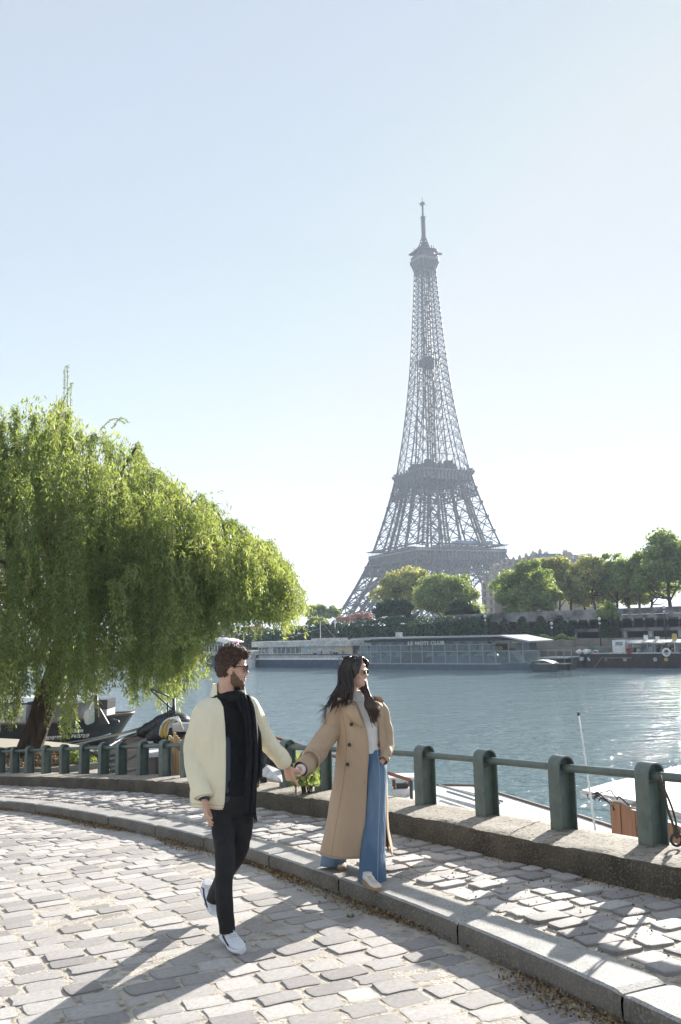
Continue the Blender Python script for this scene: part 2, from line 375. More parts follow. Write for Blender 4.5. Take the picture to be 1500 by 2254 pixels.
# ------------------------------------------------------------------ viaduct on the right
CONC = mat('viaduct_concrete', (.30, .30, .29), .85, (.16, .15, .15), .35, bump=.02, c3=(.10, .08, .08), s3=.6)
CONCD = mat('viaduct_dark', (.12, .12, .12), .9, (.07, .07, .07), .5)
via = thing('railway_viaduct', 'long dark concrete viaduct with a parapet on columns behind the boats', 'viaduct')
VO = 13.0
u1, u2 = U(1035, VO), U(1800, VO)
ztop = zat(bank(1400, VO), 1338)
def vz(u): return ztop + (1.2 if u < U(1225, VO) else .7) * 0
mb = MB()                                 # deck beam
seg = 5.0; us = np.arange(u2, u1, seg)
for i, u in enumerate(us):
    mb2 = MB(); mb2.box(BL(u + seg / 2, VO, ztop - .45), (seg - .06, .35, .9), BR); mb2.build('parapet_panel', CONC, via)
    mb.box(BL(u + seg / 2, VO + .1, ztop - 1.2), (seg, .9, .55), BR)
    for k in range(3):                    # sloping ribs under the deck
        c = BL(u + .8 + k * 1.65, VO + 1.1, ztop - 2.1); e = c + BR @ np.array([.6, 1.6, -.8]); s = c + BR @ np.array([-.6, -1.6, .55])
        mb2 = MB(); mb2.bar(s, e, .28, .5); mb2.build('rib', CONC, via)
mb.box(BL((u1 + u2) / 2, VO + .9, ztop - 3.05), (abs(u1 - u2), .7, .5), BR)
mb.build('deck_beam', CONC, via)
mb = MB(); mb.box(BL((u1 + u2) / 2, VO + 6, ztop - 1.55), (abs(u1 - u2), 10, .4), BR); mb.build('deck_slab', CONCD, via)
for i, x in enumerate((1060, 1112, 1182, 1266, 1376, 1434, 1500, 1570, 1640)):
    mb = MB(); c = BL(U(x, VO + .8), VO + .8, 0); mb.tube([(c[0], c[1], FARZ), (c[0], c[1], ztop - 3.3)], .42, 12); mb.build('column', GREYMETAL, via, True)
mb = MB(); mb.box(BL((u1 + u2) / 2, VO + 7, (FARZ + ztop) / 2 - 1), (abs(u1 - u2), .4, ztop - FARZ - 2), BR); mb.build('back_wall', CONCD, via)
for i, (x, w, zb, h) in enumerate([(1395, 2.2, .3, 2.2), (1412, .8, .2, 2.6), (1300, 2.6, .2, 2.0), (1470, 3.0, .3, 2.2), (1232, 2.0, .3, 2.0)]):
    c = BL(U(x, VO + 6.7), VO + 6.7, FARZ + zb + h / 2); mb = MB(); mb.box(c, (w, .12, h), BR); mb.build('opening_panel', mat('panel_%d' % i, (.05, .06, .07), .4), via)
mb = MB(); mb.box(BL((u1 + u2) / 2, VO - 1.2, FARZ + .55), (abs(u1 - u2), .3, 1.1), BR)
o = mb.build('low_quay_wall', STONE); tag(o, 'low pale stone wall running behind the black ship under the viaduct', 'wall')
ivy = thing('ivy_curtain', 'dark ivy hanging down over the viaduct behind the club boat', 'ivy'); g = np.random.default_rng(5)
for (xa, xb, n) in ((1040, 1100, 3200), (1130, 1200, 4200), (1215, 1262, 2200), (1320, 1362, 2000), (1060, 1250, 2600)):
    ua, ub = U(xa, VO - .8), U(xb, VO - .8); uu = g.uniform(min(ua, ub), max(ua, ub), n); zz = FARZ + (ztop - FARZ - .8) * g.random(n) * (.75 + .25 * np.sin(uu * 2))
    P = BO + BE * uu[:, None] + BN * (VO - .9 + .5 * g.random(n))[:, None]
    leaves('foliage', np.column_stack([P, zz]), np.tile([-BN[0], -BN[1], .3], (n, 1)), .28, LEAF['dark'], ivy, seed=n)
# people-high planting on the quay by the ship
P = []; g = np.random.default_rng(9); n = 2400
uu = g.uniform(U(1262, 4), U(1118, 4), n); P = BO + BE * uu[:, None] + BN * (4 + g.random(n))[:, None]
o = leaves('quay_planting', np.column_stack([P, FARZ + 1.0 + .6 * g.random(n) + .25 * np.sin(uu * 2.3)]), np.tile([0, 0, 1.], (n, 1)), .14, LEAF['young'], None, seed=3)
tag(o, 'low pale green bushes in planters on the quay left of the black ship', 'planting')
mb = MB(); mb.box(BL((U(1262, 4) + U(1118, 4)) / 2, 4.5, FARZ + .5), (abs(U(1262, 4) - U(1118, 4)), 1.0, 1.0), BR)
mb.build('planter_box', STONE, o)

# street level behind the viaduct, lamps
mb = MB(); a, b = BL(-150, VO + 11, 0), BL(U(1040, VO + 11), VO + 11, 0); q = BN * 60
mb.prism([(a[0], a[1]), (b[0], b[1]), (b[0] + q[0], b[1] + q[1]), (a[0] + q[0], a[1] + q[1])][::-1], FARZ, ztop - 1.3); mb.build('street', mat('far_street', (.13, .13, .12), .9), kind='structure')
def lamp(x, ytop, off, label):
    p = bk(x, off, ytop); t = thing('street_lamp', label, 'lamp', 'lamps on the far bank', (p[0], p[1], FARZ))
    mb = MB(); mb.tube([(p[0], p[1], FARZ), (p[0], p[1], p[2])], [.10, .06], 8); mb.build('pole', DKMETAL, t, True)
    mb = MB(); mb.ell((p[0], p[1], p[2] + .1), (.22, .22, .26)); mb.ell((p[0], p[1], p[2] - .5), (.16, .16, .18)); mb.build('lamp_globe', WHITE, t, True)
lamp(1466, 1338, 9, 'tall lamp post with white globes before the viaduct above the black ship')
lamp(1322, 1364, 8, 'lamp post standing before the small young tree by the viaduct')
lamp(1070, 1358, 8, 'thin lamp post between the round tree and the large green tree')
lamp(1216, 1374, 8, 'thin lamp post over the planters between the club boat and the ship')
lamp(738, 1366, 9, 'far lamp with a white globe above the hedge behind the white boat')

# ------------------------------------------------------------------ apartment building
LIME = mat('limestone', (.46, .40, .33), .85, (.38, .33, .27), .25)
ZINC = mat('zinc_roof', (.24, .27, .31), .5, (.19, .21, .25), .3)
WIN = mat('far_window', (.06, .075, .09), .25)
def flat(name, x0, x1, ytop, YA, YB_, dep, floors, label, roofh=3.5, dome=None):
    A = at(x0, 1390, YA)[:2]; B = at(x1, 1390, YB_)[:2]; c3 = (A + B) / 2; e = unit(B - A); nn = np.array([-e[1], e[0]]); nn = nn if nn @ c3 > 0 else -nn
    R = np.array([[e[0], nn[0], 0], [e[1], nn[1], 0], [0, 0, 1.]]); L = np.linalg.norm(B - A); z1 = zat(A, ytop); t = thing('apartment_building', label, 'building', None, (A[0], A[1], FARZ))
    def W3(u, n, z): p = A + e * u + nn * n; return np.array([p[0], p[1], z])
    hw = z1 - roofh - FARZ
    mb = MB(); mb.box(W3(L / 2, dep / 2, FARZ + hw / 2), (L, dep, hw), R); mb.build('wall', LIME, t)
    fh = hw / floors
    for k in range(floors):
        mb = MB(); mb.box(W3(L / 2, -.2, FARZ + fh * (k + 1) - .15), (L + .4, .5, .3), R); mb.build('cornice', LIME, t)
    nw = max(2, int(L / 3.4)); me = None; mf = None
    for k in range(max(0, floors - 4), floors):
        for i in range(nw):
            p = W3((i + .5) * L / nw, -.03, FARZ + fh * k + fh * .45)
            if me is None:
                mb = MB(); mb.box((0, 0, 0), (1.25, .12, fh * .62), R); me = mb.mesh('window', WIN)
                mb = MB(); mb.box((0, -.1, 0), (.07, .06, fh * .62), R); mb.box((0, -.1, -fh * .3), (1.6, .3, .16), R); mf = mb.mesh('frame', LIME)
            o = link('window', me, t); o.location = Vector(p) - t.location; f = link('frame', mf, o); f.location = (0, 0, 0)
    mb = MB(); q = roofh; a0, b0, b1, a1 = W3(0, .3, z1 - q), W3(L, .3, z1 - q), W3(L, dep - .3, z1 - q), W3(0, dep - .3, z1 - q)
    a2, b2, b3, a3 = W3(1, 2, z1), W3(L - 1, 2, z1), W3(L - 1, dep - 2, z1), W3(1, dep - 2, z1)
    mb.add([a0, b0, b1, a1, a2, b2, b3, a3], [(0, 1, 5, 4), (1, 2, 6, 5), (2, 3, 7, 6), (3, 0, 4, 7), (4, 5, 6, 7)]); rf = mb.build('roof', ZINC, t)
    for i in range(max(1, int(L / 7))):
        mb = MB(); mb.box(W3((i + .5) * L / max(1, int(L / 7)), dep * .35, z1 + .5), (1.6, .7, 1.5), R)
        for k in range(4): p = W3((i + .5) * L / max(1, int(L / 7)) - .6 + .4 * k, dep * .35, z1 + 1.5); mb.box(p, (.2, .2, .6), R)
        mb.build('chimney', LIME, rf)
    for i in range(nw):
        if i % 2 == 0:
            mb = MB(); mb.box(W3((i + .5) * L / nw, 1.0, z1 - roofh * .55), (1.5, 1.6, 1.9), R); mb.build('dormer', LIME, t)
    if dome:
        for x in dome:
            p = W3(x * L, 2.2, z1); mb = MB(); th = np.linspace(0, np.pi / 2, 7)
            mb.grid([[p + np.array([1.4 * math.cos(a) * math.cos(b), 1.4 * math.cos(a) * math.sin(b), 1.5 * math.sin(a) - .6]) for b in np.linspace(0, 6.283, 13)[:-1]] for a in th], cv=True)
            mb.tube([p + np.array([0, 0, -4.5]), p + np.array([0, 0, -.6])], 1.5, 12); mb.build('dome', LIME, t, True)
    return t
flat('apartment_building', 1064, 1092, 1276, 318, 312, 10, 7, 'lower narrow limestone block left of the large green tree', 1.0)
flat('apartment_building', 1082, 1178, 1246, 330, 280, 12, 8, 'long limestone building front with corner dome above the large green tree', 2.5, (.04, .93))
flat('apartment_building', 1176, 1262, 1226, 300, 290, 12, 8, 'limestone building with a round gable dome in the middle of the skyline', 3, (.92,))
flat('apartment_building', 1258, 1345, 1230, 286, 280, 12, 8, 'right hand limestone building with a grey zinc roof above the street trees', 4)

# ------------------------------------------------------------------ the iron lattice tower
IRON = mat('tower_iron', (.072, .070, .070), .7, (.058, .057, .057), .05)
IRON2 = mat('tower_iron_light', (.19, .18, .172), .7, (.16, .152, .146), .1)
TX, TY, TZ, TYAW = 66.93, 631.05, -1.15, math.radians(24.76)
tower = thing('iron_lattice_tower', 'tall tapering wrought iron lattice tower with two platforms and an antenna', 'tower', None, (TX, TY, TZ))
tower.rotation_euler.z = TYAW
TR = rotz(TYAW)
def tpart(mb, name, m=IRON, kind=None, parent=None, smooth=False, label=None):
    o = mb.build(name, m, None, smooth, kind, label); o.parent = parent or tower; return o
def ho(z): return float(np.interp(z, [0, 20, 40, 57, 80, 100, 116, 140, 165, 190, 220, 250, 276], [62.5, 51.2, 41.2, 34.3, 27.6, 22.6, 19.2, 15.6, 12.6, 10.3, 8.2, 6.5, 5.4]))
def lw(z): return float(np.interp(z, [0, 57, 63, 116, 150, 190], [25.5, 17.5, 16.5, 10.6, 9.2, 8.6]))
def hi(z): return max(ho(z) - lw(z), 0.)
def xpanel(mb, a0, b0, a1, b1, w, horiz=True, sub=True):
    mb.bar(a0, b1, w); mb.bar(b0, a1, w)
    if horiz: mb.bar(a1, b1, w)
    if sub:
        m = (np.array(a0) + b0 + a1 + b1) / 4; mb.bar((np.array(a0) + a1) / 2, (np.array(b0) + b1) / 2, w * .7); mb.box(m, (w * 2.2,) * 3)
def leg_pts(sx, sy, z):
    o, i = ho(z), hi(z); return [np.array([sx * a, sy * b, z]) for a, b in ((o, o), (i, o), (i, i), (o, i))]
for sx in (-1, 1):
    for sy in (-1, 1):
        mb = MB()
        for zs, wc, wb in ((np.linspace(2, 56, 6), 1.7, .75), (np.linspace(62, 114, 6), 1.45, .46)):
            for z0, z1 in zip(zs[:-1], zs[1:]):
                p0, p1 = leg_pts(sx, sy, z0), leg_pts(sx, sy, z1)
                for k in range(4): mb.bar(p0[k], p1[k], wc)
                for k in range(4):
                    a0, b0, a1, b1 = p0[k], p0[(k + 1) % 4], p1[k], p1[(k + 1) % 4]
                    xpanel(mb, a0, b0, a1, b1, wb)
                    for f in ((.25, .5, .75) if z0 < 57 else ()):     # doubled lattice bars
                        mb.bar(a0 + (a1 - a0) * f, (a0 + b0) / 2 + (a1 + b1 - a0 - b0) / 2 * (1 if f > .5 else 0), wb * .45)
                        mb.bar(b0 + (b1 - b0) * f, (a0 + b0) / 2 + (a1 + b1 - a0 - b0) / 2 * (1 if f > .5 else 0), wb * .45)
                    for e in (a1, a0): mb.box(e, (1.8, 1.8, 1.8))
                mb.bar((p0[0] + p0[2]) / 2, (p1[0] + p1[2]) / 2, 1.2, 2.0)    # lift track inside the leg
                for f in np.linspace(0, 1, 7)[:-1]:
                    c = (p0[0] + p0[2]) / 2 * (1 - f) + (p1[0] + p1[2]) / 2 * f; mb.bar(c + [-2, 0, 0], c + [2, 0, 0], .5); mb.bar(c + [0, -2, 0], c + [0, 2, 0], .5)
        tpart(mb, 'lattice_leg')
        mb = MB(); c = np.array([sx * (62.5 - 12.7), sy * (62.5 - 12.7), 1]); mb.box(c, (30, 30, 3)); tpart(mb, 'masonry_base', STONE)
# arches below the first platform
for k in range(4):
    R = rotz(k * math.pi / 2); mb = MB(); th = np.linspace(.12, math.pi - .12, 25); prev = None
    for t in th:
        yo = lambda z: ho(z) - 1.0
        a = np.array([-math.cos(t) * 36.5, 0, 4 + math.sin(t) * 36]); a[1] = -yo(a[2]); b = np.array([-math.cos(t) * 40.5, 0, 4 + math.sin(t) * 39.8]); b[1] = -yo(b[2])
        a = R @ a; b = R @ b
        if prev is not None: mb.bar(prev[0], a, .9); mb.bar(prev[1], b, .9); mb.bar(prev[0], b, .45); mb.bar(prev[1], a, .45)
        mb.bar(a, b, .5); prev = (a, b)
    tpart(mb, 'arch')
def ringside(k, h, f):                 # callback f(mb, point mapper) on each of the four sides
    R = rotz(k * math.pi / 2)
    return lambda x, out, z: R @ np.array([x, -(h + out), z])
# first platform
for k in range(4):
    W3 = ringside(k, 0, None); mb = MB(); hg = ho(48) - .3
    n = 22; xs = np.linspace(-hg, hg, n + 1)
    for z in (44.3, 51.3): mb.bar(W3(-hg, hg, z), W3(hg, hg, z), 1.0, 1.0)
    for i in range(n):                      # crossed lattice of the girder
        mb.bar(W3(xs[i], hg, 44.3), W3(xs[i + 1], hg, 51.3), .5); mb.bar(W3(xs[i + 1], hg, 44.3), W3(xs[i], hg, 51.3), .5)
        if i < n - 1:
            mb.bar(W3(xs[i], hg, 44.3), W3((xs[i + 1] + xs[i + 2]) / 2 - .1, hg - .2, 51.3), .32); mb.bar(W3(xs[i + 1], hg, 51.3), W3(xs[i], hg - .2, 44.3), .3)
        if i % 4 == 0: mb.bar(W3(xs[i], hg, 44.3), W3(xs[i], hg, 51.3), .8)
    tpart(mb, 'lattice_girder')
    mb = MB(); h2 = 34.6; mb.bar(W3(-h2, h2 - .8, 54.4), W3(h2, h2 - .8, 54.4), .5, 5.4); mb.bar(W3(-35.6, 35.3, 57.3), W3(35.6, 35.3, 57.3), 1.5, 1.0)
    mb.bar(W3(-34.9, 34.5, 51.9), W3(34.9, 34.5, 51.9), 1.1, .8); tpart(mb, 'cornice_panel', IRON2)
    mb = MB()
    for x in np.linspace(-34, 34, 25): mb.bar(W3(x, 34.7, 52.2), W3(x, 35.3, 56.8), .55, 1.5)
    tpart(mb, 'console_row', IRON2, 'stuff')
    mb = MB()
    for x in np.linspace(-35.5, 35.5, 34): mb.bar(W3(x, 35.5, 57.8), W3(x, 35.5, 61.8), .22)
    mb.bar(W3(-35.6, 35.5, 59), W3(35.6, 35.5, 59), .18); mb.bar(W3(-35.6, 35.5, 58.4), W3(35.6, 35.5, 58.4), .12, .9)
    tpart(mb, 'railing')
    mb = MB(); mb.add([W3(-37, 37, 62.0), W3(37, 37, 62.0), W3(31, 31, 62.6), W3(-31, 31, 62.6), W3(-37, 37, 61.6), W3(37, 37, 61.6), W3(31, 31, 62.0), W3(-31, 31, 62.0)],
                      [(0, 1, 2, 3), (7, 6, 5, 4), (0, 4, 5, 1), (1, 5, 6, 2), (2, 6, 7, 3), (3, 7, 4, 0)]); tpart(mb, 'gallery_roof')
    mb = MB(); n = 7
    for i in range(n):                      # glazed pavilions behind the gallery
        x = -20 + i * 40 / n + 1; mb.box(W3(x + 2, 29, 59.4), (4.2, 4.2, 3.6))
    tpart(mb, 'pavilion', mat('pavilion_glass_%d' % k, (.10, .14, .19), .2, (.25, .30, .36), .15))
mb = MB(); mb.box((0, 0, 57.0), (68, 68, .8)); tpart(mb, 'deck')
mb = MB(); mb.box((14, -26, 63.6), (28, 9, 2.4)); tpart(mb, 'blue_roof_hall', mat('blue_hall', (.12, .19, .30), .35))
# second platform
for k in range(4):
    W3 = ringside(k, 0, None); mb = MB()
    for z0, z1, n in ((98.0, 101.6, 22), (101.6, 108.6, 7)):
        h0, h1 = ho(z0) - .2, ho(z1) - .2; x0, x1 = np.linspace(-h0, h0, n + 1), np.linspace(-h1, h1, n + 1)
        mb.bar(W3(-h0, h0, z0), W3(h0, h0, z0), .7); mb.bar(W3(-h1, h1, z1), W3(h1, h1, z1), .7)
        for i in range(n):
            mb.bar(W3(x0[i], h0, z0), W3(x1[i + 1], h1, z1), .38); mb.bar(W3(x0[i + 1], h0, z0), W3(x1[i], h1, z1), .38)
            if n < 10: mb.bar(W3(x0[i], h0, z0), W3(x1[i], h1, z1), .8); mb.bar(W3((x0[i] + x0[i + 1]) / 2, h0, z0), W3((x1[i] + x1[i + 1]) / 2, h1, z1), .3)
    tpart(mb, 'lattice_girder')
    mb = MB(); prof = [(ho(108.4), 108.4), (19.9, 110.2), (20.1, 112), (20.6, 113.6), (21.4, 114.8), (21.6, 115.9), (21.0, 116.1)]
    mb.grid([[W3(-h, h, z), W3(h, h, z)] for h, z in prof]); mb.bar(W3(-21.5, 21.4, 115.6), W3(21.5, 21.4, 115.6), .7, .8); tpart(mb, 'flared_cornice', IRON2)
    mb = MB()
    for x in np.linspace(-19, 19, 15): 
        for (ha, za), (hb, zb) in zip(prof[:-2], prof[1:-1]): mb.bar(W3(x * ha / 19.5, ha + .25, za), W3(x * hb / 19.5, hb + .25, zb), .35, .8)
    tpart(mb, 'console_row', kind='stuff')
    mb = MB(); mb.bar(W3(-21.2, 21.2, 117.3), W3(21.2, 21.2, 117.3), .15)
    for x in np.linspace(-21, 21, 30): mb.bar(W3(x, 21.2, 116), W3(x, 21.2, 117.4), .14)
    g = random.Random(k)
    for i in range(16): x = g.uniform(-20, 20); mb.box(W3(x, 20.4, 116.9), (.6, .6, 1.8))     # visitors and fittings at the rail
    tpart(mb, 'railing')
mb = MB(); mb.box((0, 0, 115.7), (41, 41, .6)); tpart(mb, 'deck')
mb = MB(); g = random.Random(4)
for s in ((8, -9), (-8, -9), (8, 9), (-8, 9)): mb.box((s[0], s[1], 119), (9, 7, 5.6)); mb.box((s[0], s[1], 123), (6, 4, 2.6))
for i in range(40): mb.box((g.uniform(-14, 14), g.uniform(-14, 14), 116 + g.uniform(1, 5)), (g.uniform(1, 3), g.uniform(1, 3), g.uniform(1.5, 5)))
tpart(mb, 'pavilion')
# upper shaft: four corner piers merging, crossed bracing on every side
mbs = [MB() for _ in range(4)]; mc = MB(); mx = MB(); zs = [117.0]
while zs[-1] < 268: zs.append(zs[-1] + max(3.9, ho(zs[-1]) * .54))
zs[-1] = 269
for z0, z1 in zip(zs[:-1], zs[1:]):
    for k in range(4):
        W3 = ringside(k, 0, None); o0, o1 = ho(z0), ho(z1)
        i0, i1 = max(hi(z0), .9 if z0 < 190 else 0), max(hi(z1), .9 if z1 < 190 else 0)
        mbs[k].bar(W3(-o0, o0, z0), W3(-o1, o1, z1), .85 if z0 < 190 else .72)
        if z0 < 200:
            for sg in (-1, 1):
                mc.bar(W3(sg * i0, o0, z0), W3(sg * i1, o1, z1), .8)
                xpanel(mx, W3(sg * i0, o0, z0), W3(sg * o0, o0, z0), W3(sg * i1, o1, z1), W3(sg * o1, o1, z1), .28, sub=False)
                a = W3(sg * o0, o0, z0)                                # fan of light stays
                for f in (.3, .6): mx.bar(W3(sg * o0, o0, z0), W3(sg * (i1 + (o1 - i1) * f), o1, z1), .2)
                mx.bar(W3(sg * i0, i0, z0), W3(sg * i1, i1, z1), .6)
                mx.bar(W3(sg * i0, i0, z0), W3(sg * i1, o1, z1), .3)
            mx.bar(W3(-i1, o1, z1), W3(i1, o1, z1), .4)
        else:
            mc.bar(W3(0, o0, z0), W3(0, o1, z1), .62)
            for sg in (-1, 1): xpanel(mx, W3(0, o0, z0), W3(sg * o0, o0, z0), W3(0, o1, z1), W3(sg * o1, o1, z1), .28, sub=False)
        for e in (W3(-o0, o0, z0), W3(o0, o0, z0)): mx.box(e, (.85,) * 3)
[tpart(m_, 'corner_pier') for m_ in mbs]; tpart(mc, 'inner_pier', kind='stuff'); tpart(mx, 'cross_bracing', kind='stuff')
mb = MB(); g = random.Random(8)                                       # lift shaft, stairs and landings inside
for s in ((2.2, 2.2), (-2.2, 2.2), (2.2, -2.2), (-2.2, -2.2)): mb.bar((s[0], s[1], 117), (s[0] * .8, s[1] * .8, 270), .9)
for z in np.arange(119, 268, 2.1):
    w = 2.2 + 1.0 * max(0, (190 - z) / 75); mb.bar((-w, -w, z), (w, w, z + 1.6), .24); mb.bar((-w, w, z), (w, -w, z + 1.6), .24)
    mb.box((g.uniform(-2, 2), g.uniform(-2, 2), z), (g.uniform(.8, 2.2), g.uniform(.8, 2.2), g.uniform(.4, 1.4)))
tpart(mb, 'lift_shaft')
mb = MB(); h = 5.6; mb.box((0, 0, 197.6), (2 * h, 2 * h, .8)); mb.box((0, 0, 199.6), (2 * h - 1, 2 * h - 1, 2.6)); mb.box((0, 0, 196.4), (2 * h - 3, 2 * h - 3, 2))
tpart(mb, 'intermediate_platform')
# summit
mb = MB(); rows = []
for z, h in ((262, ho(262) + .1), (267, 5.9), (270, 6.6), (272.5, 7.6), (274.4, 8.7), (275.3, 8.9)): 
    c = .3 * h; ring = [(-h + c, -h), (h - c, -h), (h, -h + c), (h, h - c), (h - c, h), (-h + c, h), (-h, h - c), (-h, -h + c)]; rows.append([(x, y, z) for x, y in ring])
mb.grid(rows[2:], cv=True); tpart(mb, 'flared_cornice', IRON)
mb = MB()
for i in range(8):
    for a, b in zip(rows[:-1], rows[1:]): mb.bar(a[i], b[i], .55)
for r in rows[:3]:
    for i in range(8): mb.bar(r[i], r[(i + 1) % 8], .4)
for x in np.linspace(-.7, .7, 6):
    for k in range(4):
        W3 = ringside(k, 0, None); mb.bar(W3(x * 5.8, 5.8, 266), W3(x * 8.6, 8.6, 274.5), .35)
tpart(mb, 'summit_ribs', IRON2)
def oct_(h, z0, z1, m, name):
    c = .3 * h; mb = MB(); mb.prism([(-h + c, -h), (h - c, -h), (h, -h + c), (h, h - c), (h - c, h), (-h + c, h), (-h, h - c), (-h, -h + c)], z0, z1); tpart(mb, name, m)
oct_(9.0, 275.3, 277.2, IRON2, 'summit_gallery'); oct_(8.0, 277.2, 279.2, IRON, 'summit_cabin'); oct_(8.5, 279.2, 279.7, IRON, 'summit_deck'); oct_(6.4, 279.7, 283.2, IRON, 'upper_cabin'); oct_(8.4, 283.2, 283.9, IRON, 'antenna_deck')
mb = MB(); mb.box((9.5, -5.5, 281.7), (4, 2, 1)); mb.box((-9.3, 3.5, 281.7), (3, 2, 1)); mb.box((8, 3, 285), (3.6, 2, 1.1)); tpart(mb, 'summit_bracket')
mb = MB(); g = random.Random(3)
for i in range(70):
    a = g.uniform(0, 6.28); r = g.uniform(1, 8); z = 284; mb.bar((r * math.cos(a), r * math.sin(a), z), (r * math.cos(a) * .96, r * math.sin(a) * .96, z + g.uniform(1.5, 6.5) * (1.4 - r / 9)), g.uniform(.2, .7))
for k in range(4):
    s = [(1, 1), (1, -1), (-1, 1), (-1, -1)][k]; mb.bar((s[0] * 3.6, s[1] * 3.6, 284), (s[0] * .9, s[1] * .9, 296), .7)
for z in (286, 288.5, 291, 293.5): h = 3.6 - 2.7 * (z - 284) / 12; mb.box((0, 0, z), (2 * h + .6, 2 * h + .6, .6))
tpart(mb, 'antenna_cluster')
mb = MB(); mb.bar((0, 0, 284), (0, 0, 311), 1.7); mb.bar((0, 0, 311), (0, 0, 323.5), 1.0)
for z in np.arange(297, 310, 1.6): mb.box((0, 0, z), (2.6, 2.6, .7))
mb.box((0, 0, 311.3), (3.2, 3.2, .5)); mb.box((0, 0, 322), (2.6, 2.6, 1.6)); mb.bar((-3.5, 0, 321.6), (3.5, 0, 321.6), .25); mb.bar((0, -3.5, 321.8), (0, 3.5, 321.8), .25); mb.bar((0, 0, 323), (0, 0, 327), .3)
tpart(mb, 'mast')

# ------------------------------------------------------------------ boats moored at the far quay (bank frame: u along, leftwards positive)
SHIPBLUE = mat('slate_blue_hull', (.05, .085, .14), .5, (.035, .06, .10), 1.2)
SHIPGREY = mat('grey_blue_hull', (.14, .18, .215), .5, (.11, .14, .17), 1.)
BLACKHULL = mat('black_hull', (.018, .018, .021), .5, (.05, .03, .022), 1.5)
OFFWHITE = mat('weathered_white', (.62, .62, .60), .6, (.45, .46, .45), .8, c3=(.28, .24, .2), s3=5.)
CREAM = mat('cream_wall', (.62, .5, .36), .6, (.5, .38, .26), 3)  # own cream colour of the wall panel and curtains
def U0(x, off): return U(x, off)
def bbox(mb, u0, u1, o0, o1, z0, z1): return mb.box(BL((u0 + u1) / 2, (o0 + o1) / 2, (z0 + z1) / 2), (abs(u1 - u0), abs(o1 - o0), abs(z1 - z0)), BR)
def zr(x, off, y): return zat(bank(x, off), y)
def hull(u0, u1, o0, o1, z0, z1, bow0=2.0, bow1=2.0, flare=.25, nx=14):
    """rounded boat hull between u0<u1"""
    mb = MB(); xs = np.linspace(0, 1, nx * 2 + 1); rows = []; oc = (o0 + o1) / 2; hw = abs(o1 - o0) / 2; L = u1 - u0
    for zf in (0, .35, .8, 1.):
        ring = []; z = z0 + (z1 - z0) * zf
        def wid(u):
            a = min(1, (u - u0 + .02) / bow0) if bow0 else 1; b = min(1, (u1 - u + .02) / bow1) if bow1 else 1
            return hw * (1 - (1 - a) ** 2.2) ** .6 * (1 - (1 - b) ** 2.2) ** .6 * (1 - flare * .35 * (1 - zf))
        us = [u0 + L * (.5 - .5 * math.cos(math.pi * x)) for x in xs]; sq = flare * (1 - zf)
        P1 = [(u + (sq * bow0 * .6 if u < u0 + bow0 else 0) * (1 - min(1, (u - u0) / (bow0 + .01))) - (sq * bow1 * .6 if u > u1 - bow1 else 0) * (1 - min(1, (u1 - u) / (bow1 + .01))), oc - wid(u), z) for u in us]
        P2 = [(p[0], 2 * oc - p[1], z) for p in P1[::-1]]
        rows.append([BL(*p) for p in P1 + P2])
    mb.grid(rows, cv=True); n = len(rows[-1]); mb.add(rows[-1], [tuple(range(n))]); mb.add(rows[0], [tuple(range(n))[::-1]])
    return mb
WZ = WATER_Z - .3
# --- white houseboat with slate hull
O0, O1 = -6.5, -1.0
ua, ub = U(782, O0), U(562, O0); zt = zr(650, O0, 1452)
bt = thing('houseboat', 'white two storey houseboat on a slate blue hull left of the club boat', 'boat')
hull(ua, ub, O0, O1, WZ, zt, 1.5, 1.2, .15).build('hull', SHIPBLUE, bt)
mb = MB(); bbox(mb, ua + .2, ub - .2, O0 - .04, O0 + .1, zt - .02, zt + .22); mb.build('white_stripe', WHITE, bt)
zdeck = zr(650, O0, 1442); mb = MB(); bbox(mb, ua + .6, ub - .5, O0 + .25, O1, zt, zdeck); mb.build('bulwark', OFFWHITE, bt)
mb = MB(); bbox(mb, ua + .3, ub - .3, O0 + .1, O0 + .3, zdeck, zdeck + .12); mb.build('rubbing_rail', DKMETAL, bt)
zc, ztp = zr(650, O0 + .8, 1423.5), zr(650, O0 + .8, 1411)
uw = [U(x, O0 + .8) for x in (770, 690, 676, 660, 657, 640, 637, 628, 626, 618, 616, 608, 607, 598, 594, 569)]
mb = MB(); bbox(mb, U(772, O0 + .8), U(569, O0 + .8), O1 - 2.6, O1 - .4, zdeck, zc); mb.build('rear_wall', OFFWHITE, bt)
mb = MB(); bbox(mb, U(775, O0 + .8), U(662, O0 + .8), O0 + .8, O0 + 1.0, zdeck, zc); mb.build('cabin_wall', OFFWHITE, bt)
mb = MB(); bbox(mb, U(775, O0 + .8), U(738, O0 + .8), O0 + .74, O0 + .78, zdeck + .3, zc); mb.build('warm_wall_panel', CREAM, bt)
mb = MB(); bbox(mb, U(775, O0 + .8), U(558, O0 + .8), O0 + .4, O1, zc, ztp); mb.build('upper_fascia', OFFWHITE, bt)
mb = MB(); bbox(mb, U(728, O0 + .8), U(680, O0 + .8), O0 + 1.4, O1 - .4, ztp, ztp + .35); mb.build('roof_box', OFFWHITE, bt)
mb = MB(); bbox(mb, U(662, O0 + .8), U(560, O0 + .8), O0 + .8, O0 + 1.0, zdeck, zdeck + .25); mb.build('window_sill', OFFWHITE, bt)
xs = [569, 576, 583, 591, 601, 610, 619, 629, 640, 650, 659]
me = None
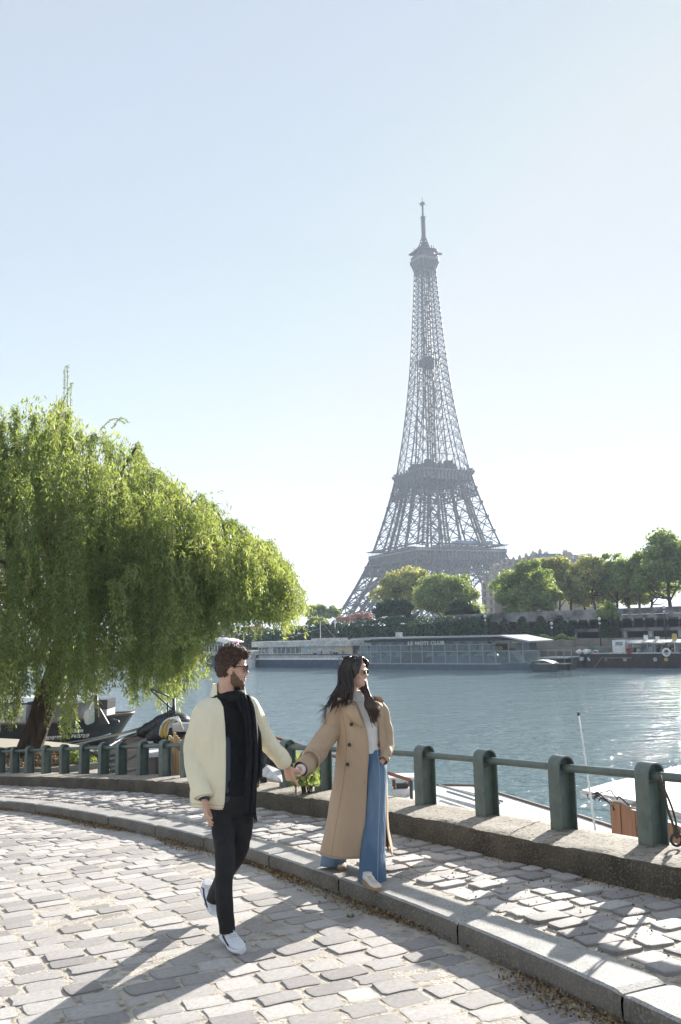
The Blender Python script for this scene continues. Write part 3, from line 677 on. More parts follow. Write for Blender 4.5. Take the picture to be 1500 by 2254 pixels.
for i, (xa, xb) in enumerate(zip(xs[:-1], xs[1:])):
    if i == 3: mb = MB(); bbox(mb, U(xb, O0 + .8), U(xa, O0 + .8), O0 + .8, O0 + 1.0, zdeck + .25, zc); mb.build('cabin_wall', OFFWHITE, bt); continue
    ul, ur = U(xb, O0 + .8), U(xa, O0 + .8); mb = MB()
    for u in (ul + .05, ur - .05): bbox(mb, u - .05, u + .05, O0 + .78, O0 + .92, zdeck + .25, zc)
    bbox(mb, ul, ur, O0 + .78, O0 + .9, zc - .12, zc); fr = mb.build('window_frame', OFFWHITE, bt)
    mb = MB(); bbox(mb, ul + .1, ur - .1, O0 + .83, O0 + .86, zdeck + .25, zc - .12); mb.build('pane', GLASS, fr)
    if i % 2: mb = MB(); bbox(mb, ul + .2, ur - .3, O0 + 2.0, O0 + 2.1, zdeck + .3, zc - .3 - .1 * (i % 3)); mb.build('curtain', CREAM, bt)
mb = MB(); bbox(mb, U(676, O0 + .7), U(669, O0 + .7), O0 + .72, O0 + .79, zdeck + .3, zc - .15); mb.build('door', mat('boat_door', (.3, .45, .5), .4), bt)
p = bk(706, O0 + 2, 1366); mb = MB(); mb.tube([(p[0], p[1], ztp), p], [.08, .05], 6); mb.build('mast', WHITE, bt, True)
mb = MB(); q = bk(744, O0 + 2, 1410); mb.tube([p, q], .03, 4); q2 = bk(612, O0 + 2, 1411); mb.tube([p - [0, 0, 1.2], q2], .03, 4); mb.build('stay', GREYMETAL, bt)
mb = MB()
for k in (0, 1):
    a = bk(742 + k * 5, O0 - .2, 1442); b = bk(747 + k * 5, O0 - .2, 1463); mb.tube([a, b], .05, 5)
for k in range(6):
    f = k / 5.5 + .05; a = bk(742 + 5 * f, O0 - .2, 1442 + 21 * f); b = bk(747 + 5 * f, O0 - .2, 1442 + 21 * f); mb.tube([a, b], .035, 4)
mb.build('ladder', GREYMETAL, bt)
g = random.Random(2)
for i in range(5):
    x = 690 + i * 15 + g.uniform(-4, 4); mb = MB(); p = bk(x, O0 + .4, 1438); bbox(mb, U(x, O0), U(x, O0) + g.uniform(.3, .8), O0 + .3, O0 + .7, zdeck + .12, zdeck + g.uniform(.3, .8)); mb.build('deck_clutter', [DKMETAL, GREYMETAL, OFFWHITE][i % 3], bt)
# --- club boat
O0, O1 = -8.0, -1.5
ua, ub = U(1205, O0), U(776, O0); cb = thing('club_boat', 'long grey glass sided club boat with a flat oversailing roof and white lettering', 'boat')
zt = zr(1000, O0, 1460)
hull(ua, ub, O0, O1, WZ, zt, 6.0, 1.5, .2).build('hull', SHIPGREY, cb)
mb = MB(); bbox(mb, U(1100, O0), ub - 1, O0 - .03, O0 + .05, zt - .15, zt + .02); mb.build('rubbing_rail', GREYMETAL, cb)
zp = zr(1000, O0 + .3, 1446); zm = zr(1000, O0 + .3, 1433.5); zg = zr(1000, O0 + .3, 1419); zf = zr(1000, O0 + .3, 1412.5); zr_ = zr(1000, O0, 1403.5)
xs = [794, 816, 838, 859, 881, 905, 929, 952, 979, 1006, 1033, 1062, 1090, 1120, 1150, 1183]
TEAL = mat('pale_teal_panel', (.5, .62, .62), .5); LAV = mat('lavender_cloth', (.24, .26, .48), .7, (.45, .45, .6), .8); WARM = mat('warm_interior', (.38, .25, .16), .7, (.5, .38, .28), 1.5)
for i, (xa, xb) in enumerate(zip(xs[:-1], xs[1:])):
    ul, ur = U(xb, O0 + .3), U(xa, O0 + .3); last = i >= 12; w4 = i in (3, 4, 5, 6)
    mb = MB()
    bbox(mb, ur - .06, ur + .06, O0 + .24, O0 + .36, zt, zm if last and i > 13 else (zf if not last else zm))
    bbox(mb, ul, ur, O0 + .22, O0 + .34, zm - .05, zm + .05)
    if not last: bbox(mb, ul, ur, O0 + .22, O0 + .34, zg - .04, zg + .05)
    fr = mb.build('frame', GREYMETAL, cb)
    if not last and not w4: mb = MB(); bbox(mb, ul + .07, ur - .07, O0 + .25, O0 + .33, zt, zp); mb.build('side_panel', SHIPGREY, cb)
    if w4:
        mb = MB(); bbox(mb, ul + .3, ur - .3, O0 + .8, O0 + .9, zt + .3, zp - .3); mb.build('dark_bench', DKMETAL, cb)
    z0 = zt if (last or w4) else zp
    mb = MB(); bbox(mb, ul + .07, ur - .07, O0 + .28, O0 + .30, z0, zm - .05); mb.build('pane', GLASS, fr)
    if not last: mb = MB(); bbox(mb, ul + .07, ur - .07, O0 + .28, O0 + .30, zm + .05, zg - .04); mb.build('pane', GLASS, fr)
    if not last:
        mb = MB(); a = BL(ur, O0 + .3, zg); b = BL((ul + ur) / 2, O0 + .3, zr_ - .25); c = BL(ul, O0 + .3, zg); mb.bar(a, b, .1); mb.bar(b, c, .1); mb.build('truss_bar', GREYMETAL, cb)
        mb = MB(); bbox(mb, ul + .2, ur - .2, O0 + 2.4, O0 + 2.5, zm + .1, zg - .1 - .1 * (i % 3)); mb.build('interior_fitting', LAV if i < 4 else WARM, cb)
        if i not in (4, 5):
            mb = MB(); th = np.linspace(0, math.pi, 9); L2 = (ur - ul) / 2 - .1; mc_ = (ul + ur) / 2
            mb.grid([[BL(mc_ + L2 * math.cos(t), O0 + 1.0, zp - .1 + 0 * s_) + np.array([0, 0, (.15 + s_) * math.sin(t) + .0]) for t in th] for s_ in (.0, .55)] , flip=False)
            o = mb.build('curved_seating', TEAL, cb)
            soft(o, 'SOLIDIFY', thickness=.4)
for (xa, xb) in ((812, 838), (925, 952), (985, 1000), (1042, 1062)):
    mb = MB(); bbox(mb, U(xb, O0 + 1.5), U(xa, O0 + 1.5), O0 + 3.0, O0 + 3.1, zm + .15, zg - .25); mb.build('poster', [LAV, WARM, WHITE, CREAM][xa % 4], cb)
mb = MB(); bbox(mb, U(1062, O0 + .5), U(812, O0 + .5), O0 + 1.8, O0 + 1.9, zg + .05, zr_ - .35); mb.build('blue_blind', mat('blue_blind', (.22, .36, .5), .6, (.4, .5, .6), .7), cb)
mb = MB(); bbox(mb, U(1088, O0 + 2), U(800, O0 + 2), O1 - 1.2, O1 - .8, zt, zg); mb.build('rear_glazing', DARKGLASS, cb)
mb = MB(); bbox(mb, U(1088, O0 + 2), U(800, O0 + 2), O0 + .3, O1 - .3, zm - .12, zm - .02); mb.build('upper_deck', GREYMETAL, cb)
roof = MB(); a0, a1 = U(1108, O0), U(780, O0)
za, zb = zr(1108, O0, 1401.5), zr(780, O0, 1408)
for dz, th in ((0, .22),):
    V = [BL(a0, O0 - .8, za), BL(a1, O0 - .8, zb), BL(a1, O1, zb), BL(a0, O1, za)]; V2 = [v + np.array([0, 0, th]) for v in V]
    roof.add(V + V2, [(3, 2, 1, 0), (4, 5, 6, 7), (0, 1, 5, 4), (1, 2, 6, 5), (2, 3, 7, 6), (3, 0, 4, 7)])
ze = zr(1168, O0, 1414); V = [BL(U(1168, O0), O0 - .3, ze), BL(a0, O0 - .8, za), BL(a0, O1, za), BL(U(1168, O0), O1, ze)]; V2 = [v + np.array([0, 0, .2]) for v in V]
roof.add(V + V2, [(3, 2, 1, 0), (4, 5, 6, 7), (0, 1, 5, 4), (2, 3, 7, 6), (3, 0, 4, 7)])
roof.build('roof', GREYMETAL, cb)
mb = MB(); bbox(mb, U(1102, O0), U(800, O0), O0 + .2, O1, zr_ - .5, zr_ - .15); mb.build('roof_soffit', DKMETAL, cb)
mb = MB(); bbox(mb, U(860, O0), U(853, O0), O0 + 2, O0 + 3, zb + .15, zb + .95); mb.build('roof_vent', OFFWHITE, cb)
for x in (1118, 1150, 1183):
    mb = MB(); p = BL(U(x, O0 + .4), O0 + .4, 0); mb.tube([(p[0], p[1], zt), (p[0], p[1], ze + .2 if x < 1160 else zm)], .05, 5); mb.build('roof_post', GREYMETAL, cb)
mb = MB(); bbox(mb, U(1148, O0), U(1118, O0), O0 + 2, O0 + 4, zm, zg + .1); mb.build('stern_kiosk', DARKGLASS, cb)
mb = MB(); bbox(mb, U(1150, O0), U(1112, O0), O0 + 1.8, O0 + 4.2, zg + .1, zg + .25); mb.build('kiosk_roof', OFFWHITE, cb)
mb = MB(); g = random.Random(6)
for k in range(8): a = BL(U(1138 + k * 3.2, O0 + 2), O0 + 1.5, zm - .2 - k * .26); mb.box(a, (.5, 1.2, .1), BR)
mb.build('stair', WHITE, cb)
def text(name, s, size, m, parent, origin, xdir, up, ext=.02, sp=1.0, bold=0.0, label=None):
    c = bpy.data.curves.new(name, 'FONT'); c.body = s; c.size = size; c.extrude = ext; c.space_character = sp; c.offset = bold; c.align_x = 'LEFT'
    o = bpy.data.objects.new(name, c); dg = None; col.objects.link(o)
    bpy.context.view_layer.update(); me = bpy.data.meshes.new_from_object(o); bpy.data.objects.remove(o); me.name = name
    x = Vector(xdir).normalized(); u = Vector(up); zz = x.cross(u).normalized(); u = zz.cross(x)
    M = Matrix(((x.x, u.x, zz.x, origin[0]), (x.y, u.y, zz.y, origin[1]), (x.z, u.z, zz.z, origin[2]), (0, 0, 0, 1)))
    me.transform(M); me.materials.clear(); me.materials.append(m); return link(name, me, parent, label=label)
SIGNW = mat('sign_letters', (.8, .8, .78), .5)
a = BL(U(899, O0), O0 - .15, zg + .06); b = BL(U(979, O0), O0 - .15, zg + .06); L = np.linalg.norm(b - a)
sg = text('lettering', 'LE NOTI CLUB', 1.0, SIGNW, cb, a, b - a, (0, 0, 1), .05, 1.15, .02)
bx = np.array([v.co for v in sg.data.vertices]); ex = float(((bx - a) @ unit(b - a)).max()); k = L / ex
for v in sg.data.vertices: d = np.array(v.co) - a; h = d @ unit(b - a); v.co = a + unit(b - a) * h * k + (d - unit(b - a) * h) * np.array([1, 1, .68])
# --- grey dinghy by the club boat stern
db = thing('covered_dinghy', 'small dark speedboat with a white deck in front of the club boat stern', 'boat')
ua, ub = U(1226, -11), U(1160, -11)
hull(ua, ub, -12.2, -10.2, WZ, zr(1190, -12, 1462), 1.2, 4.0, .35).build('hull', mat('dark_green_hull', (.05, .07, .08), .4), db)
mb = MB(); z = zr(1190, -12, 1462); mb.grid([[BL(ua + (ub - ua) * f, -12.1 + 1.8 * w, z + (.9 - .9 * f if 0 else .55 * math.sin(math.pi * min(1, f * 1.1)) * (1 - .25 * abs(w - .5)))) for w in (0, .25, .5, .75, 1)] for f in np.linspace(.04, .9, 9)])
mb.build('deck_cover', WHITE, db, True)
sb = thing('small_dinghy', 'tiny dark dinghy tied between the club boat and the black ship', 'boat')
hull(U(1253, -6), U(1231, -6), -7, -5.4, WZ, zr(1240, -7, 1462), .6, .6, .3).build('hull', DKMETAL, sb)
mb = MB(); bbox(mb, U(1252, -6), U(1232, -6), -6.9, -5.5, zr(1240, -7, 1462), zr(1240, -7, 1461) + .03); mb.build('deck', OFFWHITE, sb)
gw = thing('gangway', 'pale landing stage with rails between the club boat and the black ship', 'landing stage')
mb = MB(); bbox(mb, U(1258, -4), U(1190, -4), -5.5, -1, zr(1230, -4, 1446) - .15, zr(1230, -4, 1446)); mb.build('deck', OFFWHITE, gw)
mb = MB()
for x in (1186, 1205, 1222, 1240, 1256):
    p = BL(U(x, -5.4), -5.4, 0); mb.tube([(p[0], p[1], zr(x, -5.4, 1463)), (p[0], p[1], zr(x, -5.4, 1431))], .05, 5)
mb.bar(BL(U(1186, -5.4), -5.4, zr(1186, -5.4, 1431)), BL(U(1256, -5.4), -5.4, zr(1256, -5.4, 1431)), .08); mb.build('railing', GREYMETAL, gw)
mb = MB(); bbox(mb, U(1258, -4), U(1215, -4), -3, -1, WZ, zr(1230, -4, 1450)); mb.build('pontoon', STONE, gw)
# --- black ship
O0, O1 = -6.0, -.8
ua, ub = U(1640, O0), U(1256, O0); bs = thing('black_ship', 'long black riveted ship with portholes and a cluttered white deck awning', 'ship')
zt = zr(1400, O0, 1439)
hull(ua, ub, O0, O1, WZ, zt, 2, 3.2, .3).build('hull', BLACKHULL, bs)
mb = MB(); bbox(mb, ua, U(1300, O0), O0 - .02, O0 + .05, zt, zt + .16); mb.build('white_rail', OFFWHITE, bs)
mb = MB(); bbox(mb, ua, U(1266, O0), O0 - .02, O0 + .02, WZ, WATER_Z + .22); mb.build('waterline_stripe', SHIPGREY, bs)
for i, x in enumerate((1276, 1293, 1316, 1331, 1347, 1373, 1397, 1439, 1463, 1497)):
    p = BL(U(x, O0 + .03), O0 + .03 if x > 1300 else O0 + .25, zr(x, O0, 1451.5 if x > 1300 else 1450.5)); mb = MB(); mb.tube([p + BR @ np.array([0, .3, 0]), p - BR @ np.array([0, .08, 0])], .24, 12)
    mb.build('porthole', [OFFWHITE, OFFWHITE, DKMETAL, mat('porthole_rust', (.2, .09, .08), .6), DKMETAL, GREYMETAL, DKMETAL, GREYMETAL, mat('porthole_brass', (.45, .28, .12), .5), DKMETAL][i], bs)
mb = MB(); bbox(mb, U(1375, O0 + .8), U(1347, O0 + .8), O0 + .8, O0 + 2.8, zt, zr(1360, O0 + .8, 1409)); wh = mb.build('wheelhouse', WHITE, bs)
mb = MB(); bbox(mb, U(1370, O0 + .8), U(1354, O0 + .8), O0 + .75, O0 + .79, zt + 1.0, zr(1360, O0 + .8, 1413)); mb.build('window', mat('wheelhouse_view', (.15, .2, .24), .2, (.4, .4, .38), 1.2), wh)
za = zr(1430, O0 + .5, 1412.5); mb = MB(); rows = []
for f in np.linspace(0, 1, 15): u = U(1378, O0) + (U(1600, O0) - U(1378, O0)) * f; sag = -.12 * abs(math.sin(f * 14)); rows.append([BL(u, O0 + .1, za + sag - .1), BL(u, O0 + 1.6, za + .15), BL(u, O1, za + .1)])
mb.grid(rows); aw = mb.build('awning', OFFWHITE, bs); soft(aw, 'SOLIDIFY', thickness=.08)
for x in (1380, 1392, 1424, 1439, 1470, 1484, 1500):
    mb = MB(); p = BL(U(x, O0 + .2), O0 + .2, 0); mb.tube([(p[0], p[1], zt), (p[0], p[1], za - .1)], .05, 5); mb.build('awning_post', WHITE if x > 1480 else GREYMETAL, bs)
mb = MB(); bbox(mb, U(1600, O0), U(1378, O0), O1 - .5, O1 - .3, zt, za - .5); mb.build('deckhouse_wall', mat('deckhouse', (.16, .15, .14), .8, (.3, .3, .3), .8), bs)
g = random.Random(12); CL = [WHITE, OFFWHITE, GREYMETAL, mat('red_thing', (.35, .05, .06), .6), mat('teal_thing', (.1, .22, .25), .6), mat('yellow_thing', (.5, .36, .1), .6), DKMETAL]
for i in range(40):
    x = g.uniform(1384, 1510); o = g.uniform(O0 + .5, O0 + 3); s = g.uniform(.2, .7); h = g.uniform(.3, 1.1); mb = MB(); u = U(x, O0)
    if i % 3 == 0: mb.ell(BL(u, o, zt + h * .5), (s * .6, s * .6, h * .55))
    else: mb.box(BL(u, o, zt + h / 2), (s, s, h), rotz(g.uniform(0, 3)) , g.uniform(.5, 1))
    mb.build('deck_clutter', CL[g.choice((0, 0, 1, 1, 2, 2, 6, 6, 3, 4))], bs)
mb = MB(); bbox(mb, U(1412, O0), U(1403, O0), O0 + 2, O0 + 2.1, zt + 1.1, zt + 2.2); bbox(mb, U(1437, O0), U(1429, O0), O0 + 2, O0 + 2.1, zt + 1.0, zt + 2.0); mb.build('notice', WHITE, bs)
mb = MB(); bbox(mb, U(1482, O0), U(1473, O0), O0 + 1, O0 + 1.2, zt + 1.1, zt + 2.3); mb.build('yellow_box', CL[5], bs)
def ringbuoy(x, y, m, parent, r=.42):
    p = BL(U(x, O0 - .1), O0 - .12, zr(x, O0 - .1, y)); th = np.linspace(0, 2 * np.pi, 17)[:-1]; ph = np.linspace(0, 2 * np.pi, 9)[:-1]; mb = MB()
    mb.grid([[p + BR @ np.array([(r + .13 * math.cos(b)) * math.cos(a), .13 * math.sin(b), (r + .13 * math.cos(b)) * math.sin(a)]) for b in ph] for a in th], True, True); return mb.build('life_ring', m, parent, True)
ringbuoy(1465, 1436, WHITE, bs, .4); ringbuoy(1383, 1432, CL[3], bs, .3)
mb = MB(); a = BL(U(1286, O0), O0 + 1.4, zr(1286, O0, 1420)); b = BL(U(1328, O0), O0 + 1.4, zr(1328, O0, 1438)); n1 = np.array([0, 0, .8])
mb.grid([[a, a - n1 * .4], [(a + b) / 2 + [0, 0, -.2], (a + b) / 2 - n1], [b, b - n1 * .4]]); o = mb.build('green_tarpaulin', mat('green_tarp', (.03, .12, .10), .6), bs, True); soft(o, 'SOLIDIFY', thickness=.5)
for i in range(12):
    x = g.uniform(1258, 1312); mb = MB(); mb.ell(BL(U(x, O0), O0 + g.uniform(.4, 2), zt + .25), (g.uniform(.2, .5), .3, g.uniform(.15, .4)), None, 5, 7); mb.build('bow_clutter', [CL[3], WHITE, WHITE, OFFWHITE][i % 4], bs, True)
mb = MB(); a = BL(U(1326, O0), O0 - .1, zt - .3); mb.bar(a, BL(U(1304, O0), O0 - .1, WATER_Z + .2), .1); bbox(mb, U(1388, O0), U(1328, O0), O0 - .12, O0, zt - .55, zt - .42); mb.build('boat_hook', mat('brown_pole', (.2, .15, .1), .7), bs)
# --- boats at the far left
pb = thing('domed_river_boat', 'glass domed passenger boat far left between the willow tips and the man', 'boat')
O0 = -4; ua, ub = U(562, O0 - 4), U(430, O0); zt = zr(470, O0, 1443)
hull(U(560, O0), ub, O0, O0 + 5, WZ, zt, 3, 3, .3).build('hull', mat('navy_hull', (.05, .07, .10), .5), pb)
mb = MB(); bbox(mb, U(556, O0), ub - 2, O0 + .2, O0 + 4.6, zt, zr(470, O0, 1434)); mb.build('deck', OFFWHITE, pb)
for i in range(9):
    u = U(500, O0) + i * (U(444, O0) - U(500, O0)) / 9; mb = MB(); bbox(mb, u, u + .12, O0 + .5, O0 + .6, zt, zr(470, O0, 1418)); mb.build('window_post', WHITE, pb)
mb = MB(); bbox(mb, U(500, O0), U(442, O0), O0 + .7, O0 + 3.6, zt, zr(470, O0, 1421)); mb.build('window', DARKGLASS, pb)
u0_, u1_ = U(500, O0), U(436, O0); mb = MB(); mb.grid([[BL(u0_ + (u1_ - u0_) * f, O0 + o_, zr(470, O0, 1421) + 1.15 * math.sin(math.pi * (.12 + .76 * f)) + oz) for f in np.linspace(0, 1, 12)] for o_, oz in ((-.2, -.3), (1.5, .1), (4, 0))]); o = mb.build('curved_roof', WHITE, pb, True); soft(o, 'SOLIDIFY', thickness=.15)
sbt = thing('small_motor_boat', 'small white and red motor boat in front of the domed boat', 'boat')
hull(U(459, -9), U(443, -9), -10.4, -8.8, WZ, zr(450, -10, 1446), .8, .8, .3).build('hull', OFFWHITE, sbt)
mb = MB(); bbox(mb, U(457, -9), U(446, -9), -10, -9, zr(450, -10, 1446), zr(450, -10, 1442)); mb.build('red_seat', CL[3], sbt); mb = MB(); bbox(mb, U(456, -9), U(445, -9), -10.2, -8.9, zr(450, -10, 1437), zr(450, -10, 1436)); mb.build('canopy', OFFWHITE, sbt)
p = BL(U(451, -9.5), -9.5, 0); mb = MB(); mb.tube([(p[0], p[1], zr(450, -10, 1444)), (p[0], p[1], zr(450, -10, 1436))], .06, 5); mb.build('canopy_post', GREYMETAL, sbt)
wb = thing('white_motor_boat', 'white cabin boat between the man and the houseboat bow', 'boat')
hull(U(564, -7), U(536, -7), -9, -6.6, WZ, zr(550, -9, 1452), .8, 1.8, .3).build('hull', WHITE, wb)
mb = MB(); bbox(mb, U(562, -7), U(542, -7), -8.6, -6.9, zr(550, -9, 1452), zr(550, -9, 1441)); mb.build('cabin', OFFWHITE, wb)
mb = MB(); bbox(mb, U(560, -7), U(545, -7), -8.66, -8.6, zr(550, -9, 1449), zr(550, -9, 1444)); mb.build('window', DARKGLASS, wb)
mb = MB(); bbox(mb, U(566, -7), U(530, -7), -8.8, -6.8, zr(550, -9, 1436.5), zr(550, -9, 1435)); mb.build('awning', WHITE, wb)
bl = thing('balloon_bunch', 'small bunch of pink balloons showing above the head of the man', 'balloons'); g = random.Random(5)
for i in range(7):
    p = bk(518 + g.uniform(-5, 5), -3, 1418 + g.uniform(-4, 4)); mb = MB(); mb.ell(p, (.32, .32, .38), None, 7, 9); mb.build('balloon', mat('balloon_%d' % i, (.85, .15, .42) if i % 2 else (.8, .3, .5), .3), bl, True)
mb = MB(); p = bk(519, -3, 1424); mb.tube([p, (p[0], p[1], p[2] - 2)], .03, 4); mb.build('string', WHITE, bl)
st = thing('stone_bridge_wall', 'pale stone embankment wall far left above the domed boat', 'wall')
for r in range(5):
    for i in range(16):
        u0_, u1_ = U(508, 4), U(300, 4); w = (u1_ - u0_) / 16; z0 = FARZ + r * .95; mb = MB(); bbox(mb, u0_ + w * i + .05 + (r % 2) * w * .4, u0_ + w * (i + 1) + (r % 2) * w * .4, 4, 5.2 + random.uniform(-.03, .03), z0 + .03, z0 + .95); mb.build('stone_block', STONE, st)

# ------------------------------------------------------------------ curved ramp: kerb line, pavement, parapet
_ky = np.array([-3., -1, 1, 2.2, 3.2, 4.24, 4.95, 5.67, 6.68, 7.19, 8.53, 9.31, 11.49, 15.04, 19, 23, 27, 32])
_kx = np.array([3.1, 2.75, 2.35, 2.05, 1.76, 1.46, 1.12, .75, .23, -.10, -.96, -1.42, -2.90, -5.68, -9.0, -12.7, -16.6, -21.8])
_pk = np.polyfit(_ky, _kx, 6)
_yy = np.linspace(-3, 31, 1400); _kp = np.column_stack([np.polyval(_pk, _yy), _yy]); _ks = np.concatenate([[0], np.cumsum(np.hypot(*np.diff(_kp, axis=0).T))])
_s0 = np.interp(4.24, _yy, _ks)
def kerb_at(s):
    x = np.interp(s + _s0, _ks, _kp[:, 0]); y = np.interp(s + _s0, _ks, _kp[:, 1]); d = .05
    x2 = np.interp(s + d + _s0, _ks, _kp[:, 0]); y2 = np.interp(s + d + _s0, _ks, _kp[:, 1]); x1 = np.interp(s - d + _s0, _ks, _kp[:, 0]); y1 = np.interp(s - d + _s0, _ks, _kp[:, 1])
    t = np.array([x2 - x1, y2 - y1]); t = t / np.hypot(*t); return np.array([x, y]), t, np.array([t[1], -t[0]])
def ST(s, t, z=0.):                     # path frame -> world; t>0 towards the river
    p, T, N = kerb_at(s); q = p + N * t; return np.array([q[0], q[1], ground(q[0], q[1]) + z])
_kst = [0, .33, .79, 1.42, 2.6, 3.3, 4.3, 5.2, 7.8, 12.4, 18, 26]
def LW(s): return np.interp(s, [-7] + _kst, [2.05, 1.80, 1.72, 1.60, 1.47, 1.37, 1.35, 1.38, 1.46, 1.54, 1.74, 1.8, 1.8])      # pavement width
def PW(s): return LW(s) + np.interp(s, [-7, 0, 8, 12, 26], [.47, .48, .52, .62, .7])       # post line
def BW(s): return LW(s) + np.interp(s, [-7, 0, 8, 12, 26], [.66, .66, .72, .9, 1.0])      # river edge of the parapet
MORTAR = mat('sand_mortar', (.50, .455, .39), .95, (.40, .36, .30), 3., bump=.012, bscale=60, c3=(.24, .19, .14), s3=18)
COB = mat('cobble_granite', (.47, .445, .42), .72, (.37, .335, .32), 9, 5, bump=.006, bscale=70, objrand=.30, c3=(.42, .40, .38), s3=30)
COBI = mat('cobble_granite_far', (.47, .445, .42), .72, (.37, .335, .32), 9, 5, bump=.006, bscale=70, island=.30, c3=(.42, .40, .38), s3=30)
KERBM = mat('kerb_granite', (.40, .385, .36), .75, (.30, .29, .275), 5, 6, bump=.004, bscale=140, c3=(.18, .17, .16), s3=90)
KERBF = mat('kerb_face_shaded', (.17, .15, .125), .85, (.10, .088, .07), 3, 6, bump=.005, bscale=90, c3=(.22, .2, .17), s3=60)  # darker than the kerb top: the face's shade is put into the colour
def strip(s0, s1, ds, ts, z):           # sheet following the ramp
    ss = np.arange(s0, s1 + ds * .5, ds); mb = MB(); mb.grid([[ST(s, t(s) if callable(t) else t, z) for t in ts] for s in ss], flip=True); return mb
road = strip(-7, 30, .25, list(np.arange(-14, -.5, .5)) + [-.25, .05], 0).build('cobbled_road', MORTAR, None, True, 'structure')
pave = strip(-7, 28, .2, [.28, .6, .9, 1.2, lambda s: LW(s) + .04], .135).build('pavement', MORTAR, None, True, 'structure')
kerb = strip(-7, 28, .5, [-.0 + .03, .27], .02).build('kerb', MORTAR, None, False, 'structure')
# kerb stones
_kj = [-6.6, -5.1, -3.6, -2.1, -1.15, .28, 1.75, 3.33, 4.55, 5.95, 7.2, 8.6, 9.9, 11.3, 12.7, 14.1, 15.5, 16.9, 18.3, 19.7, 21.1, 22.5, 24]
prof = [(0, -.10), (-.004, .10), (.004, .132), (.022, .142), (.16, .146), (.285, .146), (.295, .135), (.295, -.1)]
for a, b in zip(_kj[:-1], _kj[1:]):
    n = max(3, int((b - a) / (.05 if a < 6 else .12))); mb = MB(); ss = np.linspace(a + .008, b - .008, n); rows = []
    dz = random.uniform(-.004, .004)
    for i, s in enumerate(ss):
        e = .012 if i in (0, n - 1) else 0; w = [random.gauss(0, .0008) for _ in prof]
        rows.append([ST(s, t + w[k] + (e if t < .01 else 0), z + dz + w[-k] * .6 - (e if z > .12 else 0)) for k, (t, z) in enumerate(prof)])
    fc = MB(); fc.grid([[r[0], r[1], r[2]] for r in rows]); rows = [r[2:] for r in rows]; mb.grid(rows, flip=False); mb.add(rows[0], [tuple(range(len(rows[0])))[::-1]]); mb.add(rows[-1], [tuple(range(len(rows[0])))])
    ks = mb.build('kerb_stone', KERBM, kerb, False); fc.build('shaded_face', KERBF, ks, True)
# cobbles
def cobble_mesh(seed):
    g = random.Random(seed); mb = MB(); n = 5; xs = [-.5, -.43, 0, .43, .5]; V = []
    ox = [g.uniform(-.08, .08) for _ in range(25)]; tilt = (g.uniform(-.10, .10), g.uniform(-.10, .10))
    for j in range(n):
        for i in range(n):
            x, y = xs[i], xs[j]; ed = (i in (0, 4)) + (j in (0, 4)); k = j * 5 + i
            z = [1.0, .72, .45][ed] + g.uniform(-.12, .12) + tilt[0] * x * 2 + tilt[1] * y * 2
            f = 1 - (.12 if ed == 2 else 0); V.append(((x + ox[k] * .5) * f, (y + ox[24 - k] * .5) * f, z))
    B = []; 
    ring = [0, 1, 2, 3, 4, 9, 14, 19, 24, 23, 22, 21, 20, 15, 10, 5]
    for k in ring: v = V[k]; B.append((v[0], v[1], v[2]))
    for k in ring: v = V[k]; B.append((v[0] * 1.03, v[1] * 1.03, -1.6))
    F = [(j * 5 + i, j * 5 + i + 1, (j + 1) * 5 + i + 1, (j + 1) * 5 + i) for j in range(4) for i in range(4)]
    F += [(25 + k, 41 + k, 41 + (k + 1) % 16, 25 + (k + 1) % 16) for k in range(16)]
    mb.add(V + B, F); return mb
cm = [cobble_mesh(i) for i in range(16)]; cme = [c.mesh('cobblestone', COB, True) for c in cm]
def lay(parent, stones, nm):
    cp = np.array([0, 0, CAM_H]); P = [ST(s, t, 0) for s, t, w, l, h, a, zb in stones]
    vis = []
    for k, p in enumerate(P):
        q = proj(p) if p[1] > 1 else (-999, -999); inn = -20 < q[0] < 1520 and 0 < q[1] < 2280
        vis.append((w_ / (np.linalg.norm(p - cp) ** 1.5) if (w_ := stones[k][2]) and inn else 0))
    order = np.argsort(vis)[::-1]; rest = MB()
    for rank, k in enumerate(order):
        s, t, w, l, h, a, zb = stones[k]; p = P[k]; px_, T, N = kerb_at(s); e = .12
        zx = (ST(s, t + e)[2] - ST(s, t - e)[2]) / (2 * e); zy = (ST(s + e, t)[2] - ST(s - e, t)[2]) / (2 * e)
        X = np.array([N[0], N[1], zx]); Y = np.array([T[0], T[1], zy]); ca, sa = math.cos(a), math.sin(a); X, Y = X * ca + Y * sa, Y * ca - X * sa
        M = np.column_stack([X * w, Y * l, np.array([0, 0, 1.]) * h]); i = (k * 7) % 16
        if rank < 300 and vis[k] > 0:
            o = bpy.data.objects.new('cobblestone', cme[i]); col.objects.link(o); o.parent = parent
            o.matrix_local = Matrix([[*M[0], p[0]], [*M[1], p[1]], [*M[2], p[2] + zb], [0, 0, 0, 1]])
        elif p[1] > -.5: V = np.concatenate(cm[i].v); rest.add(V @ M.T + p + [0, 0, zb], cm[i].f)
    rest.build(nm, COBI, parent, True, 'stuff')
g = random.Random(21); st = []; s = -3.2; r = 0
while s < 21:                           # road setts in rows across the road
    l = g.uniform(.155, .20); t = -.06 - g.uniform(0, .12)
    while t > -8.5:
        w = g.uniform(.18, .29); 
        sc = s + l / 2 + .05 * math.sin(t * 1.3) + g.uniform(-.010, .010)
        st.append((sc, t - w / 2, w * .93, l * g.uniform(.86, .96), g.uniform(.003, .008), g.gauss(0, .05), g.choice((-.004, -.002, -.001, .001, .002, .005)))); t -= w + g.uniform(.014, .034)
    s += l + g.uniform(.012, .028)
lay(road, st, 'small_cobblestones')
st = []; s = -3
